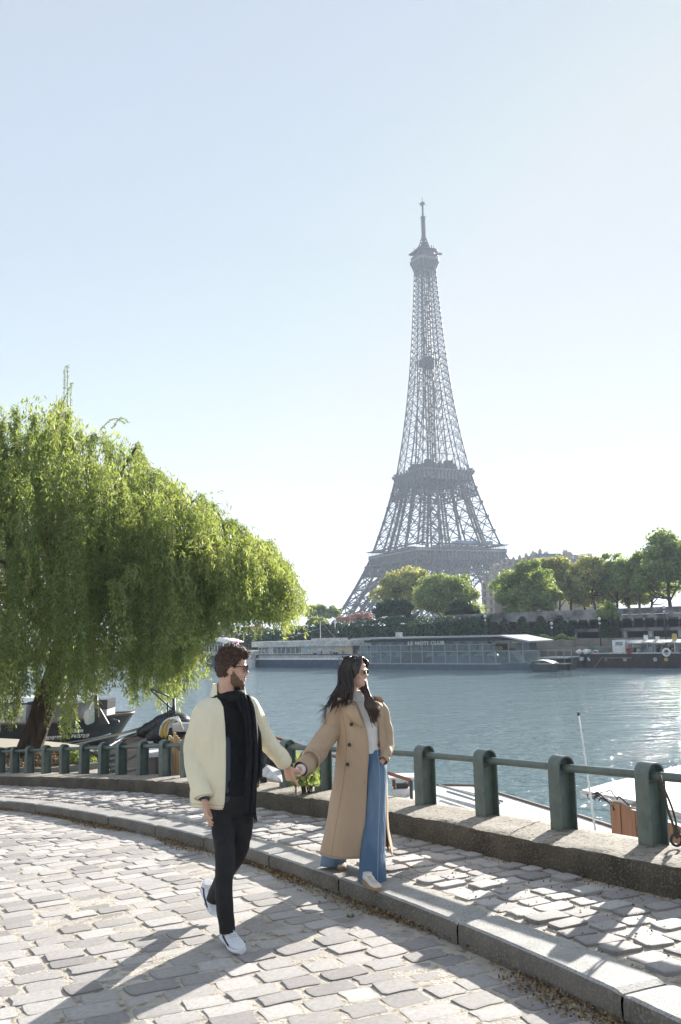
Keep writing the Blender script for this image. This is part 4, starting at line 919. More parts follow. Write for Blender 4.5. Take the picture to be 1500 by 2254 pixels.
while s < 20:                           # smaller pavement setts
    l = g.uniform(.14, .18); t = .33 + g.uniform(0, .06); L = float(LW(s)) - .02
    while t < L - .08:
        w = min(g.uniform(.18, .29), L - t)
        st.append((s + l / 2 + g.uniform(-.008, .008), t + w / 2, w * .9, l * g.uniform(.84, .95), g.uniform(.008, .018), g.gauss(0, .08), .135 + g.choice((-.006, -.002, 0, .004, .007, .014)))); t += w + g.uniform(.012, .03)
    s += l + g.uniform(.01, .022)
lay(pave, st, 'small_cobblestones')

# parapet: low concrete wall on the river side
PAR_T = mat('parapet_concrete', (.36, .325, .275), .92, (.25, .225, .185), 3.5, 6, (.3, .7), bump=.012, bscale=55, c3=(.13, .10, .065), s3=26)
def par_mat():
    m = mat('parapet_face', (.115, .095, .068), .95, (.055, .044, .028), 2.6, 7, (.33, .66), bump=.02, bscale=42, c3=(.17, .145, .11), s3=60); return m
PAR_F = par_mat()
wl = thing('parapet_wall', 'low weathered concrete wall with mossy face carrying the green railing', 'wall')
def edge(s): return .012 * math.sin(s * 3.1) + .01 * math.sin(s * 7.7 + 1) + (-.05 * max(0, 1 - ((s - 5.6) / .5) ** 2))
for a, b in ((-6.5, 5.55), (5.55, 27)):
    ss = np.arange(a, b + .01, .06 if a < 0 else .09); top = MB(); face = MB(); R1 = []; R2 = []
    for s in ss:
        L, B = float(LW(s)), float(BW(s)); e = edge(s); r = lambda k=.006: random.gauss(0, k)
        R1.append([ST(s, L + .02 - e + r(), .335 + r(.003)), ST(s, L + .07, .345 + r(.003))] + [ST(s, L + .07 + (B - L - .10) * f, .348 + r(.003)) for f in (.2, .4, .6, .8)] + [ST(s, B - .03, .345), ST(s, B, .325), ST(s, B, -.05)])
        R2.append([ST(s, L + .01 + r(.008), .06)] + [ST(s, L + .01 + r(.008), z) for z in (.12, .17, .22, .27)] + [ST(s, L + .012 - e * .6 + r(), .31), R1[-1][0]])
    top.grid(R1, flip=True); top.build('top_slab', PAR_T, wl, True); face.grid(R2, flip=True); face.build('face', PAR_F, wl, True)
# ramp retaining wall down to the water
mb = MB(); rows = []
for s in np.arange(-7, 27.1, .5):
    rows.append([ST(s, float(BW(s)) - .01, -.04)] + [np.array([*ST(s, float(BW(s)) - .01)[:2], z]) for z in (-1.5, WATER_Z - .5)])
mb.grid(rows, flip=True); mb.build('quay_retaining_wall', STONE, None, kind='structure')

# railing: pressed iron posts with a tube
GREEN = mat('green_railing_paint', (.12, .155, .13), .42, (.085, .115, .10), 5, 6, bump=.001, bscale=60, c3=(.075, .10, .088), s3=9, coat=.1, objrand=.08)
rail = thing('iron_railing', 'dark green iron railing of round topped posts joined by one tube along the parapet', 'railing')
def post_mesh():
    mb = MB(); w, d, h, t = .135, .175, .60, .012; r = d / 2; pts = []           # w along the rail, d across
    out = [(-r, -.03)] + [(-r, h - r)] + [(-r * math.cos(a), h - r + r * math.sin(a)) for a in np.linspace(0, math.pi, 13)[1:-1]] + [(r, h - r), (r, -.03)]
    q = r - t; inn = [(-q, -.03)] + [(-q, h - r)] + [(-q * math.cos(a), h - r + q * math.sin(a)) for a in np.linspace(0, math.pi, 13)[1:-1]] + [(q, h - r), (q, -.03)]
    P = [[(x, s_ * w / 2, z) for x, z in o_] for o_, s_ in ((out, -1), (out, 1), (inn, 1), (inn, -1))]
    mb.grid(P, cu=True)                                                     # bent flat iron
    mb.box((0, 0, (h - r) / 2), (d - 2 * t, .012, h - r + .04)); mb.tube([(0, -.006, h - r), (0, .006, h - r)], q, 20)     # web
    mb.tube([(0, -.02, h - r - .015), (0, .02, h - r - .015)], .043, 16)     # collar
    me = mb.mesh('post', GREEN, False)
    return me
pm = post_mesh()
def s_for(x, tf, z):                    # station on curve t=tf(s) that shows at picture column x
    lo, hi_ = -5.5, 26.
    for _ in range(40):
        m = (lo + hi_) / 2; q = proj(ST(m, float(tf(m)), z))[0] if ST(m, float(tf(m)))[1] > .5 else 9999
        if q > x: lo = m
        else: hi_ = m
    return lo
pxs = [1440, 1243, 1074, 938, 828, 712.5, 634, 571, 517, 464, 412, 364, 314.5, 267, 228, 185, 142, 102, 65, 33, 2, -28, -58]
ss = [s_for(x, PW, .34) for x in pxs]; d0 = ss[1] - ss[0]; ss = [ss[0] - 2 * d0 * .98, ss[0] - d0 * .99] + ss
tops = []
for i, s in enumerate(ss):
    p, T, N = kerb_at(s); o = bpy.data.objects.new('post', pm); col.objects.link(o); o.parent = rail; P = ST(s, float(PW(s)), .346)
    yaw = math.atan2(T[1], T[0]) - math.pi / 2
    o.location = P; o.rotation_euler = (random.gauss(0, .006), random.gauss(0, .006), yaw + random.gauss(0, .02)); tops.append(P + np.array([0, 0, .50]))
for a, b in zip(tops[:-1], tops[1:]):
    mb = MB(); d = unit(b - a); mb.tube([a, (a + b) / 2, b], .033, 14, False); mb.build('rail_tube', GREEN, rail, True)
# dry litter in the gutter
g = np.random.default_rng(31); n = 15000; s = g.uniform(-2, 14, n); t = -np.abs(g.normal(0, .05, n)) * (1 + .7 * np.sin(s * 2.3)) - .005
keep = (np.sin(s * 3.1) + np.sin(s * 1.3 + 2) + g.normal(0, .7, n)) > -.3; s, t = s[keep], t[keep]
P = np.array([ST(a, b, .012) for a, b in zip(s, t)]); P[:, 2] += g.random(len(P)) * .03 * np.exp(-np.abs(t) * 12)
leaves('gutter_litter', P, np.tile([0, 0, 1.], (len(P), 1)), .011, mat('dry_litter', (.30, .20, .10), .9, (.14, .09, .05), 30, island=.5), None, 'stuff', 4)
n = 3500; s = g.uniform(-1, 16, n); w = LW(s); t = np.where(g.random(n) < .5, w - .02 - np.abs(g.normal(0, .05, n)), .3 + g.random(n) * 1.0)
P = np.array([ST(a, b, .15) for a, b in zip(s, t)]); leaves('pavement_litter', P, np.tile([0, 0, 1.], (n, 1)), .010, bpy.data.materials['dry_litter'], None, 'stuff', 5)
mb = MB(); p = un(1118, 2008, .0); p = np.array([*un(1118 * 0 + 772, 2008, -.02)[:2], 0]); p[2] = ground(p[0], p[1]) + .03
lv = [(math.cos(a) * (.034 if i % 2 else .02), math.sin(a) * (.03 if i % 2 else .018), .012 * (i % 3)) for i, a in enumerate(np.linspace(0, 6.283, 13)[:-1])]
mb.add([(0, 0, .004)] + lv, [(0, 1 + i, 1 + (i + 1) % 12) for i in range(12)]); o = mb.build('fallen_leaf', mat('fresh_leaf', (.10, .17, .04), .5), None, True); o.location = p
tag(o, 'small fresh green leaf lying on the cobbles below the kerb', 'leaf'); soft(o, 'SOLIDIFY', thickness=.003)

# ------------------------------------------------------------------ lower quay with the willow bed
QM = mat('quay_concrete', (.42, .38, .32), .9, (.33, .30, .25), .8, 6, bump=.01, bscale=20)
qe = [un(x, y, QUAY_Z) for x, y in ((301, 1693), (281, 1681), (262, 1668), (239, 1655), (200, 1644), (140, 1635), (60, 1628), (-60, 1622))]
qe = [(p[0], p[1]) for p in qe]; w0 = ST(13.5, float(BW(13.5)) - .3)[:2]; w1 = ST(26.5, float(BW(26.5)) - .3)[:2]
q0 = np.array(qe[0]) + (np.array(qe[0]) - np.array(qe[1])) * 2.2
poly = [tuple(q0)] + qe + [(-60, 44), (-60, 30), (-26, 29)] + [tuple(ST(s, float(BW(s)) - .3)[:2]) for s in np.arange(26.5, 12, -1.5)]
mb = MB(); mb.prism(poly, WATER_Z - .5, QUAY_Z); mb.build('lower_quay', QM, None, kind='structure')
bed = thing('tree_bed', 'brown earth bed edged with low stone kerbs under the willow', 'planting bed')
bp = [un(x, y, QUAY_Z)[:2] for x, y in ((222, 1690), (226, 1668), (150, 1655), (20, 1655), (-60, 1668), (-60, 1700), (100, 1704))]
mb = MB(); mb.prism([tuple(p) for p in bp][::-1], QUAY_Z - .1, QUAY_Z + .06); mb.build('soil', mat('bed_soil', (.16, .11, .07), .95, (.09, .06, .04), 2.5, bump=.04, bscale=12), bed)
for a, b in zip(bp, bp[1:] + bp[:1]):
    n = max(1, int(np.hypot(*(b - a)) / 1.1))
    for k in range(n):
        p, q = a + (b - a) * (k + .02) / n, a + (b - a) * (k + .98) / n; mb = MB(); mb.bar((p[0], p[1], QUAY_Z + .07), (q[0], q[1], QUAY_Z + .07), .16, .20); mb.build('edging_stone', STONE, bed)
g = np.random.default_rng(3); n = 5000; c = np.mean(bp, 0); k = g.integers(0, len(bp), n); A = np.array(bp)[k]; B = np.array(bp)[(k + 1) % len(bp)]; r1, r2 = np.sqrt(g.random(n)), g.random(n)
P = c * (1 - r1)[:, None] + A * (r1 * (1 - r2))[:, None] + B * (r1 * r2)[:, None]
leaves('fallen_leaves', np.column_stack([P, np.full(n, QUAY_Z + .08)]), np.tile([0, 0, 1.], (n, 1)), .05, bpy.data.materials['dry_litter'], bed, 'stuff')
def weed(x, y, r, n, label, m='young', z=QUAY_Z, size=.05, name='weed'):
    p = un(x, y, z); g = np.random.default_rng(int(x)); a = g.random(n) * 6.28; rr = r * g.random(n) ** .6; h = g.random(n) * r * 1.1
    P = np.column_stack([p[0] + rr * np.cos(a), p[1] + rr * np.sin(a), z + .04 + h * (1.1 - rr / r * .6)])
    o = leaves(name, P, unit(np.column_stack([np.cos(a), np.sin(a), np.full(n, .6)])), size, LEAF[m], None, seed=n); return tag(o, label, 'plant')
weed(166, 1683, .38, 500, 'bushy green weed in the earth bed below the willow')
weed(199, 1687, .26, 260, 'smaller green weed at the corner of the earth bed')

# ------------------------------------------------------------------ people
SKIN = mat('skin', (.60, .37, .275), .5, (.52, .30, .215), 14, spec=.4); SKIN.node_tree.nodes['Principled BSDF'].inputs['Subsurface Weight'].default_value = .12
SKIN.node_tree.nodes['Principled BSDF'].inputs['Subsurface Radius'].default_value = (.02, .008, .004); SKIN.node_tree.nodes['Principled BSDF'].inputs['Subsurface Scale'].default_value = .3
def organic(name, mb, vox, it, m, parent, kind=None, label=None):
    o = mb.build('tmp', None, None); r = o.modifiers.new('r', 'REMESH'); r.mode = 'VOXEL'; r.voxel_size = vox; r.use_smooth_shade = True
    if it: s = o.modifiers.new('s', 'SMOOTH'); s.factor = .5; s.iterations = it
    dg = bpy.context.evaluated_depsgraph_get(); me = bpy.data.meshes.new_from_object(o.evaluated_get(dg)); bpy.data.objects.remove(o)
    me.name = name; me.materials.clear(); me.materials.append(m); me.shade_smooth(); return link(name, me, parent, kind, label)
def ring(c, L, Fv, a, b, n=28, p=2.0, up=None):
    th = np.linspace(0, 2 * np.pi, n, endpoint=False); c_, s_ = np.cos(th), np.sin(th)
    return np.array(c) + (np.sign(s_) * np.abs(s_) ** (2 / p) * a)[:, None] * L + (np.sign(c_) * np.abs(c_) ** (2 / p) * b)[:, None] * Fv
def loft(mb, rings):
    n = len(rings[0]); mb.grid(rings, cv=True); mb.add(rings[0], [tuple(range(n))[::-1]]); mb.add(rings[-1], [tuple(range(n))]); return mb
def frame(f, up=(0, 0, 1)):
    f = unit(np.array(f, float)); l = unit(np.cross(up, f)); u = np.cross(f, l); return np.column_stack([f, l, u])
def head(mb, O, R, s=1.0, neck=.056, nlen=.12, slim=1.0):
    """O = chin level on the skull axis, R columns forward, left, up"""
    prof = [(-.004, .068, .02, .012), (.006, .080, .0, .030), (.025, .087, -.02, .045), (.045, .087, -.045, .055), (.07, .086, -.062, .062), (.095, .084, -.08, .067), (.118, .081, -.092, .071), (.140, .090, -.098, .073), (.165, .089, -.100, .075), (.190, .076, -.094, .070), (.215, .05, -.074, .055), (.232, .015, -.035, .025)]
    rs = []
    for z, f, b, w in prof:
        c = O + R @ np.array([(f + b) / 2, 0, z]) * s; rs.append(ring(c, R[:, 1] * s, R[:, 0] * s, w * slim, (f - b) / 2, 28, 2.3))
    loft(mb, rs)
    E = lambda p, r, n=10: mb.ell(O + R @ np.array(p) * s, np.array(r) * s, R, 8, n)
    E((.084, 0, .112), (.012, .009, .028)); E((.098, 0, .088), (.016, .011, .014)); E((.090, 0, .076), (.012, .017, .009)); E((.091, 0, .100), (.012, .009, .02))
    E((.078, 0, .006), (.014, .018, .012)); E((.06, .038, .078), (.022, .018, .018)); E((.06, -.038, .078), (.022, .018, .018)); E((.082, 0, .135), (.012, .05, .010))
    for sg in (-1, 1):
        E((-.004, sg * .072 * slim, .108), (.016, .008, .030)); E((-.006, sg * .077 * slim, .122), (.018, .006, .014)); E((.0, sg * .074 * slim, .083), (.009, .006, .011))
    E((.088, 0, .048), (.008, .022, .005)); E((.087, 0, .040), (.008, .019, .006))
    mb.tube([O + R @ np.array([-.02, 0, .075]) * s, O + R @ np.array([-.03, 0, .0]) * s, O + R @ np.array([-.035, 0, -.06]) * s - [0, 0, .0], O + R @ np.array([-.035, 0, -.06]) * s - [0, 0, nlen]], [neck, neck, neck * 1.05, neck * 1.5], 16)
def hand(mb, W_, d, pn, s=1.0, curl=(.25, .3, .35, .4), thumb=1, spread=.05, tl=.5):
    """wrist point, pointing direction, palm normal; thumb=+1/-1 side; curl in radians per joint"""
    d = unit(np.array(d, float)); pn = unit(np.array(pn, float) - d * (d @ np.array(pn, float))); l = np.cross(pn, d) * thumb; W_ = np.array(W_, float)
    loft(mb, [ring(W_ + d * u * s, l * s, pn * s, a, b, 16, 2.4) for u, a, b in ((-.05, .027, .021), (0, .027, .019), (.03, .034, .018), (.06, .040, .016), (.085, .040, .014), (.096, .036, .010))])
    for i, (off, L, c) in enumerate(((.030, .072, curl[0]), (.010, .080, curl[1]), (-.010, .075, curl[2]), (-.029, .058, curl[3]))):
        p = W_ + (d * .083 + l * off) * s; a = .15 * c; pts = [p - d * .02 * s, p]; dd = unit(d + l * off * spread * 30)
        for k, f in enumerate((.45, .30, .25)):
            a += c; p = p + (dd * math.cos(a) + pn * math.sin(a)) * L * f * s; pts.append(p)
        mb.tube(pts, np.array([.009, .0098, .0092, .0082, .0062]) * s, 8); mb.ell(pts[-1], (.0062 * s,) * 3, None, 5, 6)
    p = W_ + (d * .02 + l * .026 + pn * .006) * s; t1 = unit(d * .75 + l * .65 + pn * .3 * tl * 2); t2 = unit(d + l * .15 + pn * tl)
    mb.tube([p - t1 * .01 * s, p + t1 * .038 * s, p + t1 * .038 * s + t2 * .03 * s, p + t1 * .038 * s + t2 * .055 * s], np.array([.015, .0125, .0105, .007]) * s, 8)
def folds(P, amp, sc, seed=0, vert=1.0):
    """cloth-like displacement along approximate normals of a grid (m x n x 3)"""
    P = np.array(P); du = np.gradient(P, axis=0); dv = np.gradient(P, axis=1); N = unit(np.cross(du, dv)); g = np.random.default_rng(seed)
    h = np.zeros(P.shape[:2])
    for k in range(7):
        d = unit(g.normal(size=3) * [1, 1, vert]); f = sc * g.uniform(.6, 1.9); ph = g.uniform(0, 6.28); w = P @ d * f + 1.2 * np.sin(P @ unit(g.normal(size=3)) * f * .6 + ph)
        h += (1 - np.abs(np.sin(w + ph))) ** 1.6 * g.uniform(.4, 1) / 2.6
    return P + N * ((h - .42) * amp)[..., None]
def sleeve(pts, rad, m=60, n=30, amp=.012, sc=16, seed=1, cuff=True, flat=None):
    S = spline(pts, m); r = np.interp(np.linspace(0, len(pts) - 1, m), np.arange(len(pts)), rad); T = unit(np.gradient(S, axis=0)); a = unit(np.cross(T[0], (0, 1, .1))); V = []
    g = np.random.default_rng(seed); ph = g.uniform(0, 6.28, 4)
    for i in range(m):
        a = unit(a - T[i] * (a @ T[i])); b = np.cross(T[i], a); th = np.linspace(0, 2 * np.pi, n, endpoint=False); u = i / m
        el_ = np.exp(-((u - .5) / .2) ** 2) + .8 * (u > .72); rr = r[i] * (1 + (u < .93) * (.075 * el_ * (1 - np.abs(np.sin(u * 17 + 1.3 * np.sin(th + ph[0]) + ph[1]))) ** 1.5 + .05 * np.abs(np.sin(u * 9 + 1.9 * np.sin(th + ph[2])))))
        if cuff and u > .90: rr = np.full(n, r[i] * (.90 + .012 * 1)) * (1 + .012 * np.cos(th * 15))
        V.append(S[i] + rr[:, None] * (np.cos(th)[:, None] * a + np.sin(th)[:, None] * b))
    V = np.array(V); V2 = folds(np.concatenate([V, V[:, :1]], 1), amp, sc, seed)[:, :-1]
    if cuff: k = int(m * .9); V2[k:] = V[k:]
    return V2
def shell(rows, n=70, amp=.01, sc=9, seed=0, vert=.25, inset=0., pleat=0., pn=9):
    """rows: (centre, lateral vec, forward vec, a, b, phi0, phi1) opened round surface"""
    P = []
    for c, L, Fv, a, b, f0, f1 in rows:
        ph = np.linspace(f0, f1, n); r = 1 + pleat * np.sin(ph * pn + 1) * 1.
        P.append(np.array(c) + ((a - inset) * np.sin(ph) * r)[:, None] * L + ((b - inset) * np.cos(ph) * r)[:, None] * Fv)
    P = np.array(P); m = len(P); k = max(30, m * 6); Q = np.stack([spline(P[:, j], k) for j in range(P.shape[1])], 1)
    return folds(Q, amp, sc, seed, vert) if amp else Q
def cloth(name, Q, m, parent, th=.004, closed=False, label=None):
    mb = MB(); mb.grid(Q, cv=closed); o = mb.build(name, m, parent, True, None, label); s = o.modifiers.new('t', 'SOLIDIFY'); s.thickness = th; s.offset = -1; return o
def shoe(P0, P1, zg, w, h, up_m, sole_m, parent, lift=0., stripe=None, sole_h=.03):
    """heel and toe points on the sole line (world), real lift of the heel"""
    P0 = np.array(P0, float); P1 = np.array(P1, float); d = unit(P1 - P0); l = unit(np.cross((0, 0, 1), d)); u = np.cross(d, l); L = np.linalg.norm(P1 - P0)
    sh = MonoRoot = thing_child('shoe', parent)
    def sec(f, wf, z0, z1, p=2.6): c = P0 + d * L * f + u * (z0 + z1) / 2; return ring(c, l, u, w * wf / 2, (z1 - z0) / 2, 20, p)
    mb = MB(); loft(mb, [sec(f, wf, 0, sole_h * k) for f, wf, k in ((-.02, .45, .9), (.02, .66, 1), (.2, .72, 1), (.45, .74, .9), (.7, .98, .85), (.88, .85, .9), (.98, .5, 1.0), (1.01, .25, 1.1))]); s = mb.build('sole', sole_m, sh, True)
    mb = MB(); loft(mb, [sec(f, wf, sole_h * .7, z1, 2.2) for f, wf, z1 in ((0, .45, h * .85), (.03, .62, h), (.15, .66, h), (.32, .66, h * .95), (.5, .74, h * .72), (.7, .9, h * .56), (.85, .8, h * .48), (.95, .5, h * .42), (.985, .2, h * .36))])
    mb.tube([P0 + d * L * .16 + u * h * .5, P0 + d * L * .15 + u * h * 1.15], [w * .33, w * .36], 14); organic('upper', mb, .004, 3, up_m, sh)
    mb = MB()
    for k in range(5):
        f = .36 + k * .075; z = h * (1.0 - .40 * (f - .3) / .35) ; c = P0 + d * L * f + u * (z * .98); mb.tube([c - l * w * .22, c + u * .006, c + l * w * .22 + d * .01], .0035, 5)
    mb.ell(P0 + d * L * .36 + u * h * 1.02, (.012, .02, .008), frame(d)); mb.build('laces', up_m, sh, True)
    if stripe:
        mb = MB()
        for sg in (-1, 1): 
            p = lambda f, z, wf: P0 + d * L * f + l * sg * w * wf / 2 + u * z
            mb.tube([p(.06, h * .55, .60), p(.22, h * .8, .69), p(.36, h * .45, .76), p(.58, h * .38, .90), p(.72, h * .36, .95)], .0055, 6)
        mb.build('side_stripe', stripe, sh, True)
    return sh
def thing_child(name, parent):
    o = bpy.data.objects.new(name, None); col.objects.link(o); o.parent = parent; o.location = -Vector(parent.location); return o

# ---------- the man
YM = 6.12
def M(x, y, dY=0.): return at(x, y, YM + dY)
man = thing('person', 'man in a cream jacket, black scarf and black trousers walking on the cobbles', 'person', None, tuple(M(500, 2085)[:2]) + (float(ground(-.8, 6.1)),))
CREAMJ = mat('cream_jacket', (.76, .70, .52), .62, (.70, .64, .47), 5, bump=.045, bscale=7, spec=.3, stretch=(1, 1, .6))
NAVY = mat('navy_lining', (.02, .035, .06), .5); BLACK = mat('black_knit', (.010, .010, .012), .85, (.016, .016, .018), 50, bump=.012, bscale=16, spec=.25)
BLACKT = mat('black_trousers', (.012, .012, .013), .75, (.018, .018, .02), 8, bump=.03, bscale=9, spec=.3)
FM = unit(np.array([.33, -.94, 0])); LM = np.array([-FM[1], FM[0], 0]); UP = np.array([0, 0, 1.])
body = MB(); RH = frame((.995, .08, -.06)); RH = RH @ np.array([[1, 0, 0], [0, 1, 0], [0, 0, 1]])
HO = M(509, 1510) ; head(body, HO, RH, 1.04, .054, .16)
loft(body, [ring(M(x, y, d), LM, FM, a, b, 28, 2.3) for x, y, d, a, b in ((508, 1528, .02, .07, .07), (503, 1542, .02, .12, .075), (500, 1560, .02, .14, .085), (498, 1620, .02, .14, .09), (500, 1690, .02, .13, .085), (506, 1740, .02, .135, .085), (508, 1765, .02, .09, .06))])
def limbp(mb, pts, r): S = spline(pts, 18); mb.tube(S, np.interp(np.linspace(0, len(r) - 1, 18), np.arange(len(r)), r), 14)
RA = [M(448, 1556, -.04), M(430, 1605, -.05), M(425, 1655, -.04), M(437, 1705, -.10), M(450, 1756, -.16)]
LA = [M(553, 1550, .09), M(570, 1592, .16), M(592, 1636, .24), M(616, 1664, .32), M(631, 1685, .38)]
limbp(body, RA, [.035, .038, .038, .034, .027]); limbp(body, LA, [.03, .036, .036, .032, .026])
hand(body, M(451, 1762, -.17), M(455, 1800, -.22) - M(451, 1762, -.17), LM * 1.0 + FM * .3, 1.05, (.16, .2, .26, .34), 1, .03, .3)
# left hand holding hers: back of the hand to the camera, index pointing down, others closing round
wq = M(632, 1688, .385); hd = M(643, 1722, .40) - wq
hand(body, wq, hd, np.array([.55, .85, 0]), 1.05, (.12, .55, .75, .85), -1, .03, .9)
K1 = [M(494, 1760, .0), M(493, 1830, -.06), M(495, 1890, -.12), M(494, 1960, -.13), M(501, 2048, -.13)]
K2 = [M(530, 1758, .05), M(531, 1825, .03), M(521, 1880, .10), M(492, 1930, .36), M(467, 1972, .60)]
limbp(body, K1, [.055, .055, .045, .045, .034]); limbp(body, K2, [.055, .055, .045, .042, .030])
limbp(body, [K1[-1], M(510, 2072, -.17)], [.035, .03]); limbp(body, [K2[-1], M(468, 1985, .55)], [.03, .026])
organic('body', body, .0048, 2, SKIN, man)
# trousers
tr = MB(); loft(tr, [ring(M(x, y, d), LM, FM, a, b, 28, 2.4) for x, y, d, a, b in ((503, 1700, .02, .15, .115), (508, 1745, .02, .165, .12), (510, 1775, .02, .165, .12), (511, 1795, .02, .13, .10))])
def leg(mb, pts, rad, m=40, seed=0, hw=1.0):
    S = spline(pts, m); r = np.interp(np.linspace(0, len(rad) - 1, m), np.arange(len(rad)), rad); T = unit(np.gradient(S, axis=0)); V = []
    for i in range(m):
        a = unit(LM - T[i] * (LM @ T[i])); b = np.cross(a, T[i]); th = np.linspace(0, 2 * np.pi, 24, endpoint=False); u = i / m
        rr = r[i] * (1 + .03 * np.sin(u * 60 + 2 * np.sin(th + seed)) * (np.exp(-((u - .5) / .12) ** 2) + 1.3 * (u > .85)) + .02 * np.sin(u * 23 + th * 2 + seed))
        V.append(S[i] + rr[:, None] * (np.cos(th)[:, None] * a * hw + np.sin(th)[:, None] * b))
    loft(mb, V)
leg(tr, [M(493, 1752, 0), M(491, 1800, -.03), M(493, 1840, -.07), M(496, 1890, -.12), M(493, 1960, -.13), M(501, 2052, -.13)], [.086, .080, .074, .064, .057, .051], 50, 1)
leg(tr, [M(528, 1755, .05), M(531, 1800, .04), M(531, 1835, .04), M(521, 1880, .10), M(492, 1932, .36), M(466, 1988, .60)], [.086, .081, .074, .063, .056, .052], 50, 2)
organic('trousers', tr, .007, 3, BLACKT, man)
sw = MB(); loft(sw, [ring(M(x, y, d), LM, FM, a, b, 30, 2.3) for x, y, d, a, b in ((508, 1520, .02, .075, .075), (503, 1540, .02, .15, .10), (500, 1560, .02, .185, .12), (498, 1620, .02, .18, .128), (502, 1690, .02, .17, .125), (506, 1745, .02, .172, .128), (507, 1752, .02, .15, .11))])
organic('sweater', sw, .008, 4, BLACK, man)
# jacket body
d2 = math.radians
JR = [(1534, 499, .13, .10, -40, 62), (1543, 497, .172, .12, -20, 62), (1558, 494, .205, .142, -10, 64), (1600, 492, .236, .165, -6, 66), (1650, 492, .240, .172, -5, 68), (1700, 494, .240, .172, -7, 70), (1745, 497, .236, .168, -10, 72), (1764, 498, .225, .16, -13, 72), (1771, 498, .215, .15, -14, 72)]
def jr(ins=0., f=None):
    out = []
    for y, x, a, b, f0, f1 in JR:
        c = M(x, y, .03); f0r, f1r = d2(f0), d2(f1)
        if f: f0r, f1r = f(f0r, f1r)
        else: f0r, f1r = f0r, f1r - 2 * math.pi
        out.append((c, LM, FM, a - ins, b - ins, f0r, f1r))
    return out
Q = shell(jr(), 140, .024, 9, 3, .35); tilt = np.linspace(0, 1, Q.shape[1])   # the right panel hem ends higher
hb = np.clip((np.linspace(0, 1, Q.shape[0]) - .55) / .45, 0, 1)[:, None]; Q[..., 2] += hb * .12 * np.clip((tilt[None] - .5) * 2, 0, 1)
cloth('jacket', Q, CREAMJ, man, .006)
Ql = shell(jr(.030, lambda a, b: (a - .10, a + .17)), 14, .004, 20, 4); cloth('jacket_lining', Ql, NAVY, man, .003)
Ql = shell(jr(.030, lambda a, b: (b - .17, b + .10)), 14, .004, 20, 4); Ql[..., 2] += hb[:, :1] * .12; cloth('jacket_lining', Ql, NAVY, man, .003)
for i, (y, x, a, b) in enumerate(()): pass
# collar
CR = []
for k, (x, y, a, b) in enumerate(((499, 1542, .140, .115), (502, 1532, .120, .112), (503, 1517, .109, .108), (504, 1504, .105, .106))):
    CR.append((M(x, y, .045), LM, FM, a, b, d2(-42 - 6 * k), d2(58 + 4 * k) - 2 * math.pi))
Qc = shell(CR, 60, .004, 14, 5); cloth('collar', Qc, CREAMJ, man, .005)
CRi = [(c, L, F_, a - .030, b - .030, f0 + .04, f1 - .02) for c, L, F_, a, b, f0, f1 in CR]; cloth('collar_lining', shell(CRi, 60, 0), NAVY, man, .003)
# sleeves with cuffs
sR = sleeve([M(474, 1562, .01), M(455, 1570, -.02), M(438, 1608, -.05), M(427, 1655, -.05), M(434, 1705, -.11), M(448, 1748, -.16), M(450, 1757, -.17)], [.046, .062, .070, .069, .064, .059, .054], 120, 56, .022, 11, 5)
cloth('sleeve', sR, CREAMJ, man, .006, True)
sL = sleeve([M(540, 1548, .06), M(555, 1556, .09), M(571, 1595, .16), M(591, 1638, .24), M(613, 1662, .31), M(624, 1676, .355), M(627, 1680, .37)], [.046, .060, .064, .061, .056, .052, .047], 120, 56, .022, 11, 8)
cloth('sleeve', sL, CREAMJ, man, .006, True)
mb = MB(); S = Q[:, 0]; mb.tube(S[::6], .0035, 6, True); mb.build('zip_edge', CREAMJ, man, True)
mb = MB(); S = Q[:, -1]; mb.tube(S[::6], .004, 6, True); mb.tube([S[-1], S[-1] - [0, 0, .05]], .004, 5); mb.build('zip_edge', mat('zip_metal', (.2, .16, .1), .4, metal=.6), man, True)
for p, q in ((M(451, 1757, -.17), M(451, 1761, -.175)), (M(628, 1681, .37), M(630, 1685, .38))):
    mb = MB(); mb.tube([p, q], .033 if p[0] < -.5 else .03, 14); mb.build('cuff_lining', NAVY, man)
mb = MB()
for q_ in (Q[-4], Q[-9]): mb.tube(q_[::3] , .0028, 5, False)
mb.build('hem_seam', mat('jacket_seam', (.50, .45, .32), .7), man, True)
for S_, k_ in ((sR, 108), (sL, 108)):
    mb = MB()
    mb.tube(np.vstack([S_[k_], S_[k_][:1]]), .0035, 5, False); mb.build('cuff_seam', bpy.data.materials['jacket_seam'], man, True)
mb = MB(); a_ = Q[int(len(Q) * .62), 26]; b_ = Q[int(len(Q) * .78), 20]; mb.tube([a_ + FM * .004, (a_ + b_) / 2 + FM * .006, b_ + FM * .004], .004, 5); mb.build('pocket_welt', bpy.data.materials['jacket_seam'], man, True)
